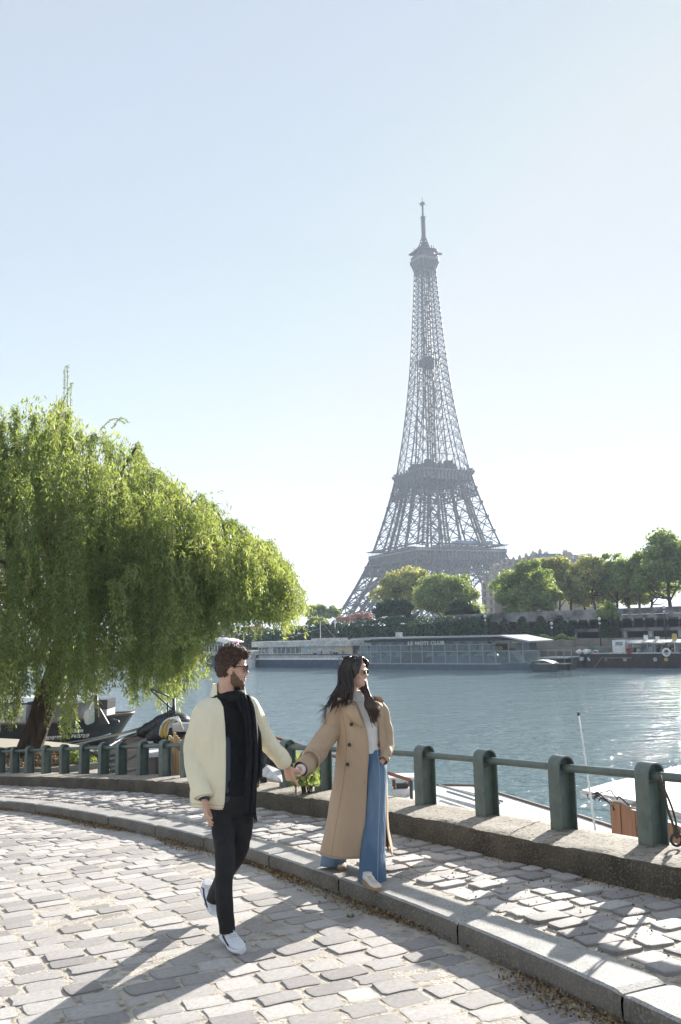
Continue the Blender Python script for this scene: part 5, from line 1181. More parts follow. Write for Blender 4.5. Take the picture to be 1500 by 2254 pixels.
# scarf
sc = MB(); g = np.random.default_rng(4)
for k in range(5):
    th = np.linspace(0, 2 * np.pi, 26)[:-1]; rr = .082 + .008 * k * (k < 3) + .006 * (k > 2); z0 = -.012 * k
    c = M(506, 1523, .02) + [0, 0, z0]; pts = [c + LM * rr * 1.05 * math.sin(t) + FM * (rr * 1.05) * math.cos(t) + UP * (-.028 * math.cos(t - .3) + .02 * math.sin(t * 2 + k) + g.normal(0, .002)) for t in th]
    sc.tube(pts + [pts[0]], .019, 8, False)
sc.ell(M(530, 1532, -.07), (.04, .03, .03)); sc.ell(M(515, 1538, -.10), (.05, .03, .02)); organic('scarf', sc, .006, 2, BLACK, man)
def ribbon(pts, w, wv, m=70, n=14, seed=0, th=.012, wav=.012):
    S = spline(pts, m); W2 = np.interp(np.linspace(0, 1, m), np.linspace(0, 1, len(w)), w); P = []; g = np.random.default_rng(seed); ph = g.uniform(0, 6, 3)
    for i in range(m):
        u = np.linspace(-.5, .5, n); P.append(S[i] + np.outer(u * W2[i], wv) + np.outer(wav * np.sin(u * 16 + ph[0] + i * .03) + wav * .5 * np.sin(u * 29 + i * .05 + ph[1]), FM))
    return np.array(P)
sp = [M(540, 1532, -.04), M(549, 1560, -.13), M(555, 1610, -.155), M(556, 1670, -.155), M(553, 1730, -.155), M(550, 1790, -.155)]
cloth('scarf_end', ribbon(sp, [.06, .085, .085, .08, .08, .085], LM, seed=1), BLACK, man, .012)
sp = [M(530, 1532, -.08), M(540, 1560, -.12), M(560, 1610, -.10), M(566, 1670, -.09), M(567, 1712, -.09)]
cloth('scarf_end', ribbon(sp, [.05, .07, .07, .06, .06], LM, seed=2), BLACK, man, .012)
mb = MB()
for i in range(22): u = (i / 21 - .5) * .085; p = M(550, 1790, -.155) + LM * u; mb.tube([p, p + [g.normal(0, .004), 0, -.03], p + [g.normal(0, .01), 0, -g.uniform(.05, .07)]], [.0035, .003, .0015], 4)
for i in range(14): u = (i / 13 - .5) * .06; p = M(567, 1710, -.09) + LM * u; mb.tube([p, p + [g.normal(0, .004), 0, -.03]], [.003, .0015], 4)
mb.build('scarf_fringe', BLACK, man, True, 'stuff')
# hair, beard, glasses
HAIRM = mat('brown_hair', (.035, .018, .011), .55, (.075, .038, .02), 40, 4, bump=.006, bscale=160, spec=.5)
hr = MB(); g = np.random.default_rng(12); s = 1.04
def hp(p): return HO + RH @ np.array(p) * s
for i in range(900):
    v = unit(g.normal(size=3)); 
    if v[2] < -.75: continue
    z = .135 + v[2] * .105; f = v[0]; x = (-.006 + f * .094)
    y = v[1] * .073 
    # hairline: keep the face, ear and neck clear
    if z < .168 and x > .012 + (z - .10) * .35: continue
    if z < .175 and x > .062: continue
    if z < .06: continue
    if z < .118 and x > -.022: continue
    if z < .135 and abs(x + .004) < .016 : continue
    top = max(0, (z - .15) / .09); e = .003 + .014 * top * g.uniform(.4, 1.2) + (.012 if x > .045 and z > .175 else 0); q = np.array([x, y, z]); c = np.array([-.006, 0, .125]); q = q + unit(q - c) * e
    r = g.uniform(.008, .014) + .005 * top; hr.ell(hp(q), (r * g.uniform(.8, 1.4), r, r * .9), None, 5, 7)
for i in range(60): q = np.array([g.uniform(.055, .098), g.uniform(-.045, .045), g.uniform(.195, .222)]); hr.ell(hp(q), (.013, .010, .010), None, 5, 7)
hr.ell(hp((-.012, 0, .15)), np.array((.098, .081, .092)) * s, RH); hr.ell(hp((-.045, 0, .12)), np.array((.056, .074, .07)) * s, RH); organic('hair', hr, .0036, 1, HAIRM, man)
V_ = np.array([v.co for v in bpy.data.objects['hair'].data.vertices]); N_ = np.array([v.normal for v in bpy.data.objects['hair'].data.vertices]); mb = MB()
for i in g.integers(0, len(V_), 1700):
    p = V_[i]; nn_ = N_[i]; hz_ = (p - HO)[2] / s
    if (RH.T @ (p - HO))[0] > .06 * s and hz_ < .165: continue
    L_ = .004 + .010 * max(0, (hz_ - .13) / .1); tg = unit(np.cross(nn_, g.normal(size=3))); mb.tube([p - nn_ * .003, p + nn_ * L_ * .6 + tg * L_ * .5, p + nn_ * L_ * .8 + tg * L_ * 1.3 - [0, 0, L_ * .3]], [.0019, .0015, .0007], 3, False)
mb.build('hair_strands', mat('brown_hair_strands', (.07, .036, .02), .5, island=.6, spec=.6), man, True, 'stuff')
bd = MB()
for i in range(520):
    z = g.uniform(-.004, .095); sd = g.choice((-1, 1)); lim = np.interp(z, [0, .03, .06, .095], [.083, .082, .04, .012]); lo = np.interp(z, [0, .03, .06, .1], [.02, -.0, -.0, -.004]); x = g.uniform(lo, lim)
    w = np.interp(z, [-.004, .006, .025, .045, .07, .095], [.018, .034, .047, .056, .063, .068]); xx = np.clip((x - .0) / .088, 0, 1); y = sd * w * (1 - xx ** 3) ** .5
    bd.ell(hp((x, y, z)), (.0065, .0065, .0075), None, 4, 6)
for i in range(60): bd.ell(hp((.084 + g.uniform(-.004, .004), g.uniform(-.022, .022), g.choice((.058, .012)) + g.uniform(-.005, .006))), (.006, .006, .004), None, 4, 6)
organic('beard', bd, .0036, 1, mat('brown_beard', (.12, .065, .04), .8, (.18, .105, .07), 60, bump=.004, bscale=300), man)
gl = MB(); LENS = mat('black_lens', (.008, .008, .01), .12)
for sg in (-1, 1): gl.box(hp((.100, sg * .034, .116)), (.008, .058, .044), RH)
gl.box(hp((.101, 0, .128)), (.006, .02, .008), RH)
for sg in (-1, 1): gl.tube([hp((.098, sg * .064, .130)), hp((.05, sg * .080, .130)), hp((-.006, sg * .084, .127)), hp((-.03, sg * .078, .108))], .0032, 6)
o = gl.build('sunglasses', LENS, man); soft(o, 'BEVEL', width=.004, segments=2)
mb = MB(); mb.ell(hp((.087, 0, .046)), (.008, .022, .0045), RH); mb.ell(hp((.086, 0, .038)), (.008, .019, .0055), RH); mb.build('lips', mat('lips', (.42, .16, .14), .45), man, True)
SHW = mat('white_shoe', (.74, .75, .77), .5, (.64, .65, .68), 12, bump=.002, bscale=200); NAVYS = mat('navy_stripe', (.02, .03, .10), .6)
gz = float(ground(-.7, 6.0)) + .022
h0 = un(491, 2072, gz); t0 = un(537, 2092, gz); dd = unit(t0 - h0); t0 = h0 + unit(np.array([dd[0], dd[1] - .35, 0])) * .29
shoe(h0 + [0, .06, 0], t0, gz, .115, .098, SHW, SHW, man, stripe=NAVYS)
gz2 = float(ground(-1.0, 6.7)) + .022; tp = M(484, 2026, .44); tp[2] = gz2; hp_ = M(450, 1962, .70); shoe(hp_, hp_ + unit(tp - hp_) * .285, gz2, .115, .095, SHW, SHW, man, stripe=NAVYS)

# ---------- the woman
YW = 7.22
def Wm(x, y, dY=0.): return at(x, y, YW + dY)
wom = thing('person', 'woman with long dark hair in beige trench coat and wide blue jeans', 'person', None, tuple(Wm(790, 1950)[:2]) + (float(ground(0, 7.1)) + .14,))
TRENCH = mat('beige_trench', (.45, .33, .225), .68, (.40, .29, .195), 4, bump=.035, bscale=6, spec=.3, stretch=(1, 1, .4)); ORANGE = mat('rust_lining', (.42, .13, .04), .7)
KNIT = mat('white_knit', (.72, .70, .66), .85, (.64, .62, .58), 9, bump=.015, bscale=12)
DENIM = mat('blue_denim', (.065, .125, .21), .8, (.17, .255, .34), 3.2, 5, (.42, .68), bump=.035, bscale=9, stretch=(1.2, 1.2, .35)); STITCH = mat('denim_seam', (.30, .38, .46), .8)
FW = unit(np.array([.22, -.97, 0])); LWv = np.array([-FW[1], FW[0], 0])
RW = frame((.90, -.44, .02)); HW = Wm(783, 1513); s = 1.0
SKINW = mat('skin_light', (.64, .42, .32), .45, (.58, .35, .26), 14, spec=.4)
SKINW.node_tree.nodes['Principled BSDF'].inputs['Subsurface Weight'].default_value = .12; SKINW.node_tree.nodes['Principled BSDF'].inputs['Subsurface Scale'].default_value = .01
b2 = MB(); head(b2, HW, RW, 1.02, .044, .14, .95)
loft(b2, [ring(Wm(x, y, d), LWv, FW, a, b, 28, 2.2) for x, y, d, a, b in ((788, 1532, .02, .055, .055), (790, 1545, .02, .13, .075), (792, 1562, .02, .15, .09), (797, 1610, .0, .125, .10), (803, 1655, .0, .11, .085), (800, 1700, .02, .15, .10), (798, 1730, .02, .09, .08))])
RAW = [Wm(750, 1562, .02), Wm(724, 1610, -.02), Wm(700, 1648, -.12), Wm(676, 1678, -.32), Wm(660, 1696, -.50)]
LAW = [Wm(838, 1560, .02), Wm(852, 1605, .05), Wm(855, 1640, .06), Wm(850, 1665, -.04), Wm(838, 1680, -.10)]
limbp(b2, RAW, [.042, .038, .034, .027, .022]); limbp(b2, LAW, [.042, .038, .034, .027, .022])
ww = Wm(658, 1697, -.54); hand(b2, ww, Wm(640, 1716, -.72) - ww, np.array([-.3, -.95, -.1]), .92, (.35, .5, .55, .6), 1, .02, .6)
J1 = [Wm(818, 1700, -.03), Wm(822, 1800, -.12), Wm(819, 1945, -.20)]; J2 = [Wm(778, 1700, .06), Wm(756, 1800, .18), Wm(733, 1893, .32)]
limbp(b2, J1, [.075, .05, .035]); limbp(b2, J2, [.075, .05, .035]); organic('body', b2, .0046, 2, SKINW, wom)
# sweater
k2 = MB(); loft(k2, [ring(Wm(x, y, d), LWv, FW, a, b, 30, 2.2) for x, y, d, a, b in ((786, 1520, .02, .049, .052), (787, 1532, .02, .053, .056), (790, 1543, .02, .12, .08), (793, 1562, .02, .158, .105), (798, 1600, -.01, .145, .118), (804, 1640, .0, .125, .10), (808, 1656, .0, .130, .103), (808, 1660, .0, .11, .09))])
organic('sweater', k2, .006, 3, KNIT, wom)
# jeans: wide flared legs
def wleg(name, pts, ra, rb, seed):
    S = spline(pts, 60); A = np.interp(np.linspace(0, 1, 60), np.linspace(0, 1, len(ra)), ra); B = np.interp(np.linspace(0, 1, 60), np.linspace(0, 1, len(rb)), rb); P = []
    for i in range(60):
        th = np.linspace(0, 2 * np.pi, 40, endpoint=False); u = i / 60; rr = 1 + .05 * u * np.sin(th * 5 + seed) + .04 * u * np.sin(th * 3 + seed * 2)
        P.append(S[i] + (A[i] * np.sin(th) * rr)[:, None] * LWv + (B[i] * np.cos(th) * rr)[:, None] * FW)
    P = np.array(P); P[-1, :, 2] = P[-1, :, 2].mean(); P2 = folds(np.concatenate([P, P[:, :1]], 1), .010, 9, seed, .3)[:, :-1]; o = cloth(name, P2, DENIM, wom, .004, True); return P2
PJ = wleg('jeans_leg', [Wm(820, 1648, .02), Wm(824, 1700, -.04), Wm(825, 1780, -.10), Wm(821, 1860, -.16), Wm(818, 1942, -.20)], [.085, .092, .082, .088, .100], [.10, .10, .085, .09, .11], 1)
mb = MB(); mb.tube(PJ[::3, 1] + FW * .003, .0028, 5); mb.tube(PJ[::3, 12] + LWv * .002, .0028, 5); mb.tube(np.vstack([PJ[-2], PJ[-2, :1]]) , .003, 5, False); mb.build('jeans_seam', STITCH, wom, True)
PJ = wleg('jeans_leg', [Wm(795, 1650, .03), Wm(780, 1710, .07), Wm(760, 1790, .18), Wm(742, 1850, .27), Wm(732, 1902, .33)], [.085, .09, .085, .09, .098], [.10, .10, .09, .09, .10], 2)
mb = MB(); mb.tube(PJ[::3, 2] + FW * .003, .0028, 5); mb.tube(np.vstack([PJ[-2], PJ[-2, :1]]) , .003, 5, False); mb.build('jeans_seam', STITCH, wom, True)
wb_ = MB(); loft(wb_, [ring(Wm(x, y, .0), LWv, FW, a, b, 28, 2.2) for x, y, a, b in ((806, 1646, .122, .098), (806, 1655, .13, .103), (808, 1680, .15, .11), (806, 1702, .16, .115), (804, 1725, .12, .09))]); organic('jeans_waist', wb_, .007, 2, DENIM, wom)
# trench coat body: rows (picture row, left x, right x, edge left x, edge right x, depth half)
CT = [(1541, 758, 826, 781, 819, .10), (1549, 744, 843, 787, 828, .125), (1562, 739, 850, 793, 832, .15), (1600, 741, 851, 806, 835, .168), (1645, 741, 853, 812, 839, .175), (1700, 735, 855, 809, 846, .19), (1760, 724, 857, 806, 849, .22), (1820, 712, 861, 801, 854, .25), (1862, 703, 864, 796, 861, .27), (1872, 701, 865, 795, 864, .275)]
def ct(ins=0.):
    out = []
    for y, x0, x1, e0, e1, b in CT:
        xc = (x0 + x1) / 2; sc_ = YW / F_PX * .985; a = (x1 - x0) / 2 * sc_; dy = .03 + .06 * max(0, (y - 1700) / 170)
        c = Wm(xc, y, dy)
        def phi(xe):
            lo, hi_ = -1.5, 1.5
            for _ in range(30):
                m = (lo + hi_) / 2; q = c + LWv * a * math.sin(m) + FW * b * math.cos(m)
                if proj(q)[0] < xe: lo = m
                else: hi_ = m
            return m
        out.append((c, LWv, FW, a - ins, b - ins, phi(e0), phi(e1) - 2 * math.pi))
    return out
QC = shell(ct(), 150, .026, 6.5, 6, .06, 0, .022, 8)
low = np.clip((np.linspace(0, 1, len(QC)) - .6) / .4, 0, 1)[:, None]; u_ = np.linspace(0, 1, QC.shape[1])[None]
QC[..., 2] -= low * .035 * np.clip((u_ - .9) / .1, 0, 1)
cloth('trench_coat', QC, TRENCH, wom, .004)
QL = shell([(c, L, F_, a, b, f1 + .02, -math.pi * .5 - .2) for c, L, F_, a, b, f0, f1 in ct(.035)], 60, 0); cloth('coat_lining', QL[14:], ORANGE, wom, .003)
sR = sleeve([Wm(764, 1552, .03), Wm(748, 1562, .02), Wm(727, 1606, -.02), Wm(705, 1645, -.12), Wm(680, 1676, -.32), Wm(664, 1692, -.46)], [.060, .074, .080, .077, .068, .060], 100, 50, .026, 9, 3, False)
cloth('sleeve', sR, TRENCH, wom, .004, True)
sL2 = sleeve([Wm(828, 1552, .03), Wm(841, 1562, .02), Wm(850, 1605, .03), Wm(853, 1640, .03), Wm(849, 1662, -.05), Wm(843, 1674, -.10)], [.045, .054, .054, .052, .05, .048], 90, 44, .022, 11, 4, False)
cloth('sleeve', sL2, TRENCH, wom, .004, True)
mb = MB(); mb.tube([Wm(663, 1693, -.47), Wm(658, 1698, -.53)], [.040, .034], 16); mb.build('white_cuff', KNIT, wom, True)
mb = MB(); c = Wm(683, 1672, -.33); ax = unit(Wm(664, 1692, -.46) - Wm(690, 1664, -.24)); e1 = unit(np.cross(ax, UP)); e2 = np.cross(ax, e1)
mb.grid([[c + ax * h_ + (e1 * math.cos(t) + e2 * math.sin(t)) * .083 for t in np.linspace(0, 2 * np.pi, 30)[:-1]] for h_ in (-.018, .018)], cv=True)
o = mb.build('cuff_strap', TRENCH, wom, True); soft(o, 'SOLIDIFY', thickness=.006)
def front(x, y, out=.0):                # point on the coat front seen at pixel (x, y)
    lo, hi_ = YW - .5, YW + .3; best = None
    rows = ct(); cy = [r[0] for r in rows]; ys = [t[0] for t in CT]; i = min(max(int(np.searchsorted(ys, y)) - 1, 0), len(rows) - 2); f = min(max((y - ys[i]) / (ys[i + 1] - ys[i]), 0), 1)
    c = rows[i][0] * (1 - f) + rows[i + 1][0] * f; a = rows[i][3] * (1 - f) + rows[i + 1][3] * f; b = rows[i][4] * (1 - f) + rows[i + 1][4] * f
    for Y in np.linspace(lo, hi_, 240):
        p = at(x, y, Y); d = p - c; u = d @ LWv / (a + out); v = d @ FW / (b + out)
        if u * u + v * v <= 1: return p
    return at(x, y, YW - .12)
def patch(name, poly, m, th=.006, out=.02, bulge=0.):
    P = [front(x, y, out) for x, y in poly]; c = np.mean(P, 0) + FW * bulge; mb = MB(); mb.add([c] + P, [(0, 1 + (i + 1) % len(P), 1 + i) for i in range(len(P))]); o = mb.build(name, m, wom, True); soft(o, 'SOLIDIFY', thickness=th, offset=0); soft(o, 'SUBSURF', levels=0, render_levels=0); return o
patch('lapel', [(776, 1541), (784, 1556), (793, 1576), (801, 1592), (807, 1603), (796, 1600), (780, 1590), (767, 1580), (758, 1570), (763, 1560), (770, 1550)], TRENCH, .007, .034, .012)
patch('collar_wing', [(770, 1530), (778, 1536), (776, 1541), (766, 1540), (756, 1545), (748, 1547), (743, 1537), (752, 1533), (762, 1531)], TRENCH, .007, .035, .008)
patch('collar_wing', [(822, 1532), (838, 1534), (846, 1543), (842, 1548), (832, 1543), (824, 1541)], TRENCH, .007, .035, .008)
patch('lapel', [(822, 1543), (832, 1548), (838, 1560), (834, 1580), (833, 1600), (829, 1590), (826, 1565)], TRENCH, .006, .03, .008)
SEAM = mat('coat_seam', (.27, .19, .12), .7)
for j_, nm_ in ((0, 'front_edge'), (-1, 'front_edge')):
    mb = MB(); mb.tube(QC[::4, j_], .0035, 5); mb.build(nm_, TRENCH, wom, True)
mb = MB(); mb.tube(QC[4::4, 24] + FW * .001, .0022, 5); mb.build('side_seam', SEAM, wom, True)
mb = MB(); mb.tube(QC[-5, :60:2] + FW * .001, .0022, 5); mb.build('hem_seam', SEAM, wom, True)
BUT = mat('dark_button', (.035, .022, .018), .3)
for x, y in ((763.3, 1547.5), (773.5, 1594.5), (769.4, 1639.4), (765.3, 1682.5)):
    p = front(x, y, .018); mb = MB(); mb.tube([p - FW * .004, p + FW * .003, p + FW * .007], [.0145, .0145, .011], 14); mb.build('button', BUT, wom, True)
mb = MB()
for pa, pb in (((802, 1721), (803, 1723)),): mb.tube([front(*pa, .008), front(*pb, .008)], .004, 6)
mb.build('snap', BUT, wom)
# hair
HW_M = mat('dark_hair', (.012, .008, .007), .38, (.03, .017, .012), 60, 3, island=.5, spec=.6)
HW_R = mat('dark_hair_ends', (.035, .015, .009), .42, (.07, .03, .017), 60, 3, island=.5, spec=.6)
def wq_(p): return HW + RW @ np.array(p) * 1.02
hc = MB(); hc.ell(wq_((-.020, 0, .142)), np.array((.102, .088, .112)) * 1.02, RW, 14, 20); 
for sg in (-1, 1):
    hc.ell(wq_((.012, sg * .062, .15)), (.052, .025, .06), RW); hc.ell(wq_((-.03, sg * .064, .09)), (.045, .026, .07), RW)
hc.ell(wq_((-.05, .0, .07)), (.062, .075, .11), RW); hc.ell(wq_((-.075, .01, -.02)), (.05, .07, .11), RW)
organic('hair_mass', hc, .006, 4, HW_M, wom)
g = np.random.default_rng(9); mb = MB(); me2 = MB()
for i in range(260):                    # long locks falling on her right side (picture left)
    a = g.uniform(-.2, 1.25); p0 = wq_((g.uniform(-.07, .045), -.02 - .06 * g.random(), g.uniform(.20, .245))); p1 = wq_((g.uniform(-.10, .018), -g.uniform(.078, .092), g.uniform(.10, .16)))
    f = g.random(); e = Wm(722 + 54 * f ** .8 + g.normal(0, 3), 1534 + 16 * (1 - f) + g.normal(0, 8), -.06 - .1 * f); m1 = p1 * .45 + e * .55 + np.array([0.012, -.03, 0]) * (.3 + f)
    mb.tube(spline([p0, p1, m1, e], 12), np.linspace(.006, .0025, 12) * g.uniform(.7, 1.2), 4)
for i in range(30):                     # wisps to the elbow
    p1 = wq_((-.08, -.08, .09)); e = Wm(706 + g.normal(0, 7), 1572 + g.normal(0, 12), -.08); mb.tube(spline([p1, p1 * .5 + Wm(732, 1535, -.05) * .5, Wm(722 + g.normal(0, 3), 1552, -.1), e], 12), np.linspace(.003, .001, 12), 3)
mb.build('hair_locks', HW_M, wom, True, 'stuff')
for i in range(230):                    # locks swept over her left shoulder (picture right)
    p0 = wq_((g.uniform(.0, .06), .02 + .05 * g.random(), g.uniform(.19, .235))); p1 = wq_((g.uniform(-.06, .05), g.uniform(.075, .09), g.uniform(.06, .14))); f = g.random()
    c = Wm(803 + 12 * f, 1530 + g.normal(0, 3), -.10); e = Wm(820 + 16 * f + g.normal(0, 3), 1583 - 12 * f + g.normal(0, 7), -.17 - .03 * g.random()); m1 = Wm(807 + 19 * f + 3 * g.normal(), 1556, -.16)
    me2.tube(spline([p0, p1, c, m1, e], 14), np.linspace(.0065, .002, 14) * g.uniform(.7, 1.2), 4)
me2.build('hair_locks', HW_R, wom, True, 'stuff')
mb = MB()
for i in range(110):                    # front hair framing the face
    sg = g.choice((-1, 1)); p0 = wq_((g.uniform(.02, .075), sg * .004, .236 - .0)); p1 = wq_((.075 + g.normal(0, .006), sg * .052, .19)); p2 = wq_((.050 + g.normal(0, .008), sg * .083, .12)); p3 = wq_((.0 if sg < 0 else .03, sg * .088, .04)); mb.tube(spline([p0, p1, p2, p3], 12), np.linspace(.005, .003, 12), 4)
mb.build('front_hair', HW_M, wom, True, 'stuff')
gm = MB()
for sg in (-1, 1):
    th = np.linspace(0, 2 * np.pi, 18); gm.tube([wq_((.095, sg * .032 + .023 * math.cos(t), .115 + .019 * math.sin(t))) for t in th], .0016, 5, False)
    gm.tube([wq_((.094, sg * .055, .120)), wq_((.04, sg * .076, .122)), wq_((-.01, sg * .078, .118))], .0018, 5)
gm.tube([wq_((.097, -.01, .12)), wq_((.097, .01, .12))], .0018, 5); gf = gm.build('sunglasses', mat('gold_frame', (.5, .38, .2), .3, metal=.7), wom, True)
mb = MB()
for sg in (-1, 1): mb.tube([wq_((.093, sg * .032, .115)), wq_((.096, sg * .032, .115))], .021, 16)
mb.build('lens', LENS, gf)
mb = MB(); mb.ell(wq_((.090, 0, .048)), (.007, .024, .0045), RW); mb.ell(wq_((.089, 0, .040)), (.007, .021, .0055), RW); mb.build('lips', mat('pink_lips', (.5, .15, .17), .4), wom, True)
mb = MB(); mb.tube([wq_((.088, -.018, .0445)), wq_((.0945, 0, .0435)), wq_((.088, .018, .0445))], [.001, .0028, .001], 6); mb.build('teeth', WHITE, wom, True)
mb = MB(); mb.ell(wq_((-.004, -.078, .078)), (.004, .004, .005)); mb.build('earring', mat('pearl', (.8, .75, .7), .2), wom, True)
mb = MB(); cn = Wm(788, 1536, .0); mb.tube([cn + LWv * .078 * math.sin(t) + FW * .085 * math.cos(t) + UP * (-.03 * math.cos(t)) for t in np.linspace(-1.6, 1.6, 20)], .0014, 4); mb.build('necklace', mat('silver_chain', (.5, .48, .44), .3, metal=.8), wom, True)
GUM = mat('gum_sole', (.36, .20, .09), .6); OFFS = mat('cream_shoe', (.66, .62, .55), .6, (.56, .5, .42), 10)
gz = float(ground(.1, 6.9)) + .146; a = un(806, 1948, gz); b = un(833, 1962, gz); d = unit(b - a); d = unit(np.array([d[0], d[1] - .25, 0])); shoe(a + [0, .05, 0], a + [0, .05, 0] + d * .25, gz, .10, .075, OFFS, GUM, wom, sole_h=.028)
gz = float(ground(-.1, 7.5)) + .146; a = un(731, 1906, gz); d = unit(np.array([.45, -1, 0])); shoe(a + [0, .06, .035], a + [0, .06, .035] + d * .24 - [0, 0, .035], gz, .10, .075, OFFS, GUM, wom, sole_h=.028)

# ------------------------------------------------------------------ weeping willow
WLEAF = leafmat('willow_leaves', (.165, .22, .08), (.28, .315, .13), .52, .4, .5)
WBARK = mat('willow_bark', (.10, .065, .045), .95, (.035, .022, .016), 3.2, 8, (.35, .65), bump=.06, bscale=14, stretch=(2.2, 2.2, .45))
wp = un(66, 1668, QUAY_Z); wx, wy = wp[0], wp[1] + .3
wil = thing('weeping_willow', 'large weeping willow with hanging bright green branches over the river bank', 'tree', None, (wx, wy, QUAY_Z))
mb = MB(); D = wy
tk = [np.array([wx - .25, wy, QUAY_Z - .1]), np.array([wx - .10, wy, QUAY_Z + .35]), np.array([wx + .15, wy, QUAY_Z + 1.0]), np.array([wx + .42, wy, QUAY_Z + 1.9]), np.array([wx + .8, wy, QUAY_Z + 3.1]), np.array([wx + 1.0, wy + .2, QUAY_Z + 4.6])]
T = spline(tk, 40); rad = np.interp(np.linspace(0, 1, 40), [0, .06, .2, .6, 1], [.62, .46, .40, .36, .26]); n = 20; V = []
for i, (p, r) in enumerate(zip(T, rad)):
    a = np.linspace(0, 2 * np.pi, n, endpoint=False); rr = r * (1 + .09 * np.sin(a * 5 + i * .12) + .05 * np.sin(a * 11 - i * .2) + (.25 * np.maximum(0, np.sin(a * 4)) * max(0, 1 - i / 5)))
    V.append(np.column_stack([p[0] + rr * np.cos(a), p[1] + rr * np.sin(a), np.full(n, p[2])]))
mb.grid(V, cv=True); mb.build('trunk', WBARK, wil, True)
# crown envelope from the photograph, real depth given by half of its width
g = np.random.default_rng(77)
top_prof = [(-420, 1010), (-300, 930), (-200, 890), (-100, 860), (0, 872), (60, 846), (110, 850), (150, 862), (200, 905), (260, 920), (300, 955), (340, 1010), (400, 1030), (440, 1060), (480, 1110), (540, 1150), (600, 1190), (635, 1240), (655, 1290)]
bot_prof = [(-420, 1560), (-200, 1580), (-60, 1560), (0, 1570), (25, 1580), (45, 1540), (75, 1500), (120, 1530), (142, 1615), (152, 1600), (175, 1515), (200, 1540), (230, 1500), (262, 1470), (285, 1545), (320, 1520), (345, 1520), (390, 1545), (405, 1490), (430, 1440), (455, 1400), (500, 1385), (560, 1370), (600, 1360), (630, 1390), (655, 1350)]
tx_, ty_ = zip(*top_prof); bx_, by_ = zip(*bot_prof)
D0 = wy; pxm = F_PX / D0; xc = 60.
def depth_half(x): return 6.4 * math.sqrt(max(.03, 1 - ((x - xc) / 630.) ** 2))
tl = np.array([wx + .9, wy, QUAY_Z + 4.2]); Pl, Al, Bl = [], [], []; twig = MB()
def strand(s0, L, out, dens, k, thin=1.0):
    m = max(4, int(L / .16)); f = np.linspace(0, 1, m); bow = (1 - (1 - f) ** 2.4)[:, None] * out
    arch = (.16 * np.sin(np.minimum(f * 5, np.pi)) * np.linalg.norm(out[:2]) * 1.6)[:, None] * np.array([0, 0, 1]); sway = np.cumsum(g.normal(0, .013, (m, 2)), axis=0)
    pts = s0 + bow + arch - np.column_stack([-sway[:, 0], -sway[:, 1], f * L])
    if k % 4 == 0: twig.tube(pts[::max(1, m // 5)], .008, 3, False)
    nl = max(6, int(L * dens)); u = g.random(nl) ** .9 * (m - 1); i = u.astype(int).clip(0, m - 2); c = pts[i] + (pts[i + 1] - pts[i]) * (u - i)[:, None]
    dr = unit(np.column_stack([g.normal(0, 1, nl), g.normal(0, 1, nl), g.normal(-1.2, .5, nl)])); sz = g.uniform(.05, .095, nl)[:, None]
    side = unit(np.cross(dr, g.normal(size=(nl, 3)))); Pl.append(c + dr * sz + g.normal(0, .03, (nl, 3)) * thin); Al.append(dr * sz); Bl.append(side * sz * .21)
NC = 760; kk = 0
for c_i in range(NC):                   # tufts: each bough end lets a fan of strands fall
    x = g.uniform(-420, 625) if g.random() < .82 else g.uniform(300, 625)
    dh = depth_half(x); dy = g.uniform(-1, .75) * dh; fr = math.sqrt(max(0, 1 - (dy / dh) ** 2))
    yt = np.interp(x, tx_, ty_); yb = np.interp(x, bx_, by_); H = yb - yt
    lvl = g.random() ** 1.1 * .78; mid = yt + H * .40; base = mid + (yt - mid) * (.1 + .9 * fr); ytop = base + lvl * (yb - base) + 6
    dpt = D0 + dy; ln = (yb - ytop) * (g.uniform(.5, 1.0) if g.random() < .28 else g.uniform(.14, .42)); ln = max(min(ln, yb - ytop), 45)
    L0 = ln / F_PX * dpt; cpos = at(x, ytop, dpt); outd = unit(np.array([(x - xc) / 630. + g.normal(0, .35), dy / 6.5 + g.normal(0, .35), 0])); w = g.uniform(.3, .7)
    for j in range(int(g.integers(7, 13))):
        kk += 1; o = (outd * g.uniform(.1, 1.0) + np.array([g.normal(0, .5), g.normal(0, .5), 0])) * w; L = L0 * g.uniform(.45, 1.05)
        strand(cpos + g.normal(0, .07, 3), L, o, 58 if dy < 2 else 30, kk)
for k in range(700):                    # light outermost curtain with ragged ends
    x = g.uniform(-420, 655); dh = depth_half(x); dy = g.uniform(-1, .2) * dh; yt = np.interp(x, tx_, ty_); yb = np.interp(x, bx_, by_) + g.normal(0, 12)
    yy = yb - g.uniform(60, 230); yy = max(yy, yt + 10); strand(at(x, yy, D0 + dy), (yb - yy) / F_PX * (D0 + dy), g.normal(0, .12, 3) * [1, 1, 0], 42, k)
nf = 45000                              # leafy twigs filling the inside of the crown
x = g.uniform(-420, 640, nf); dh = np.array([depth_half(a) for a in x]); dy = g.uniform(-.8, .8, nf) * dh; yt = np.interp(x, tx_, ty_); yb = np.interp(x, bx_, by_); fr = np.sqrt(np.maximum(0, 1 - (dy / dh) ** 2))
v = g.random(nf); yy = (yt + (yb - yt) * .4) * (1 - fr) + (yt + 25) * fr; yy = yy + (yb - 50 - yy) * v
c = np.array([at(a, b, D0 + d) for a, b, d in zip(x, yy, dy)]); dr = unit(np.column_stack([g.normal(0, .6, nf), g.normal(0, .6, nf), -np.ones(nf)])); sz = g.uniform(.07, .13, nf)[:, None]
Pl.append(c); Al.append(dr * sz); Bl.append(unit(np.cross(dr, g.normal(size=(nf, 3)))) * sz * .25)
Pl, Al, Bl = map(np.concatenate, (Pl, Al, Bl)); print('willow leaves', len(Pl))
quads('crown', Pl, Al, Bl, WLEAF, wil)
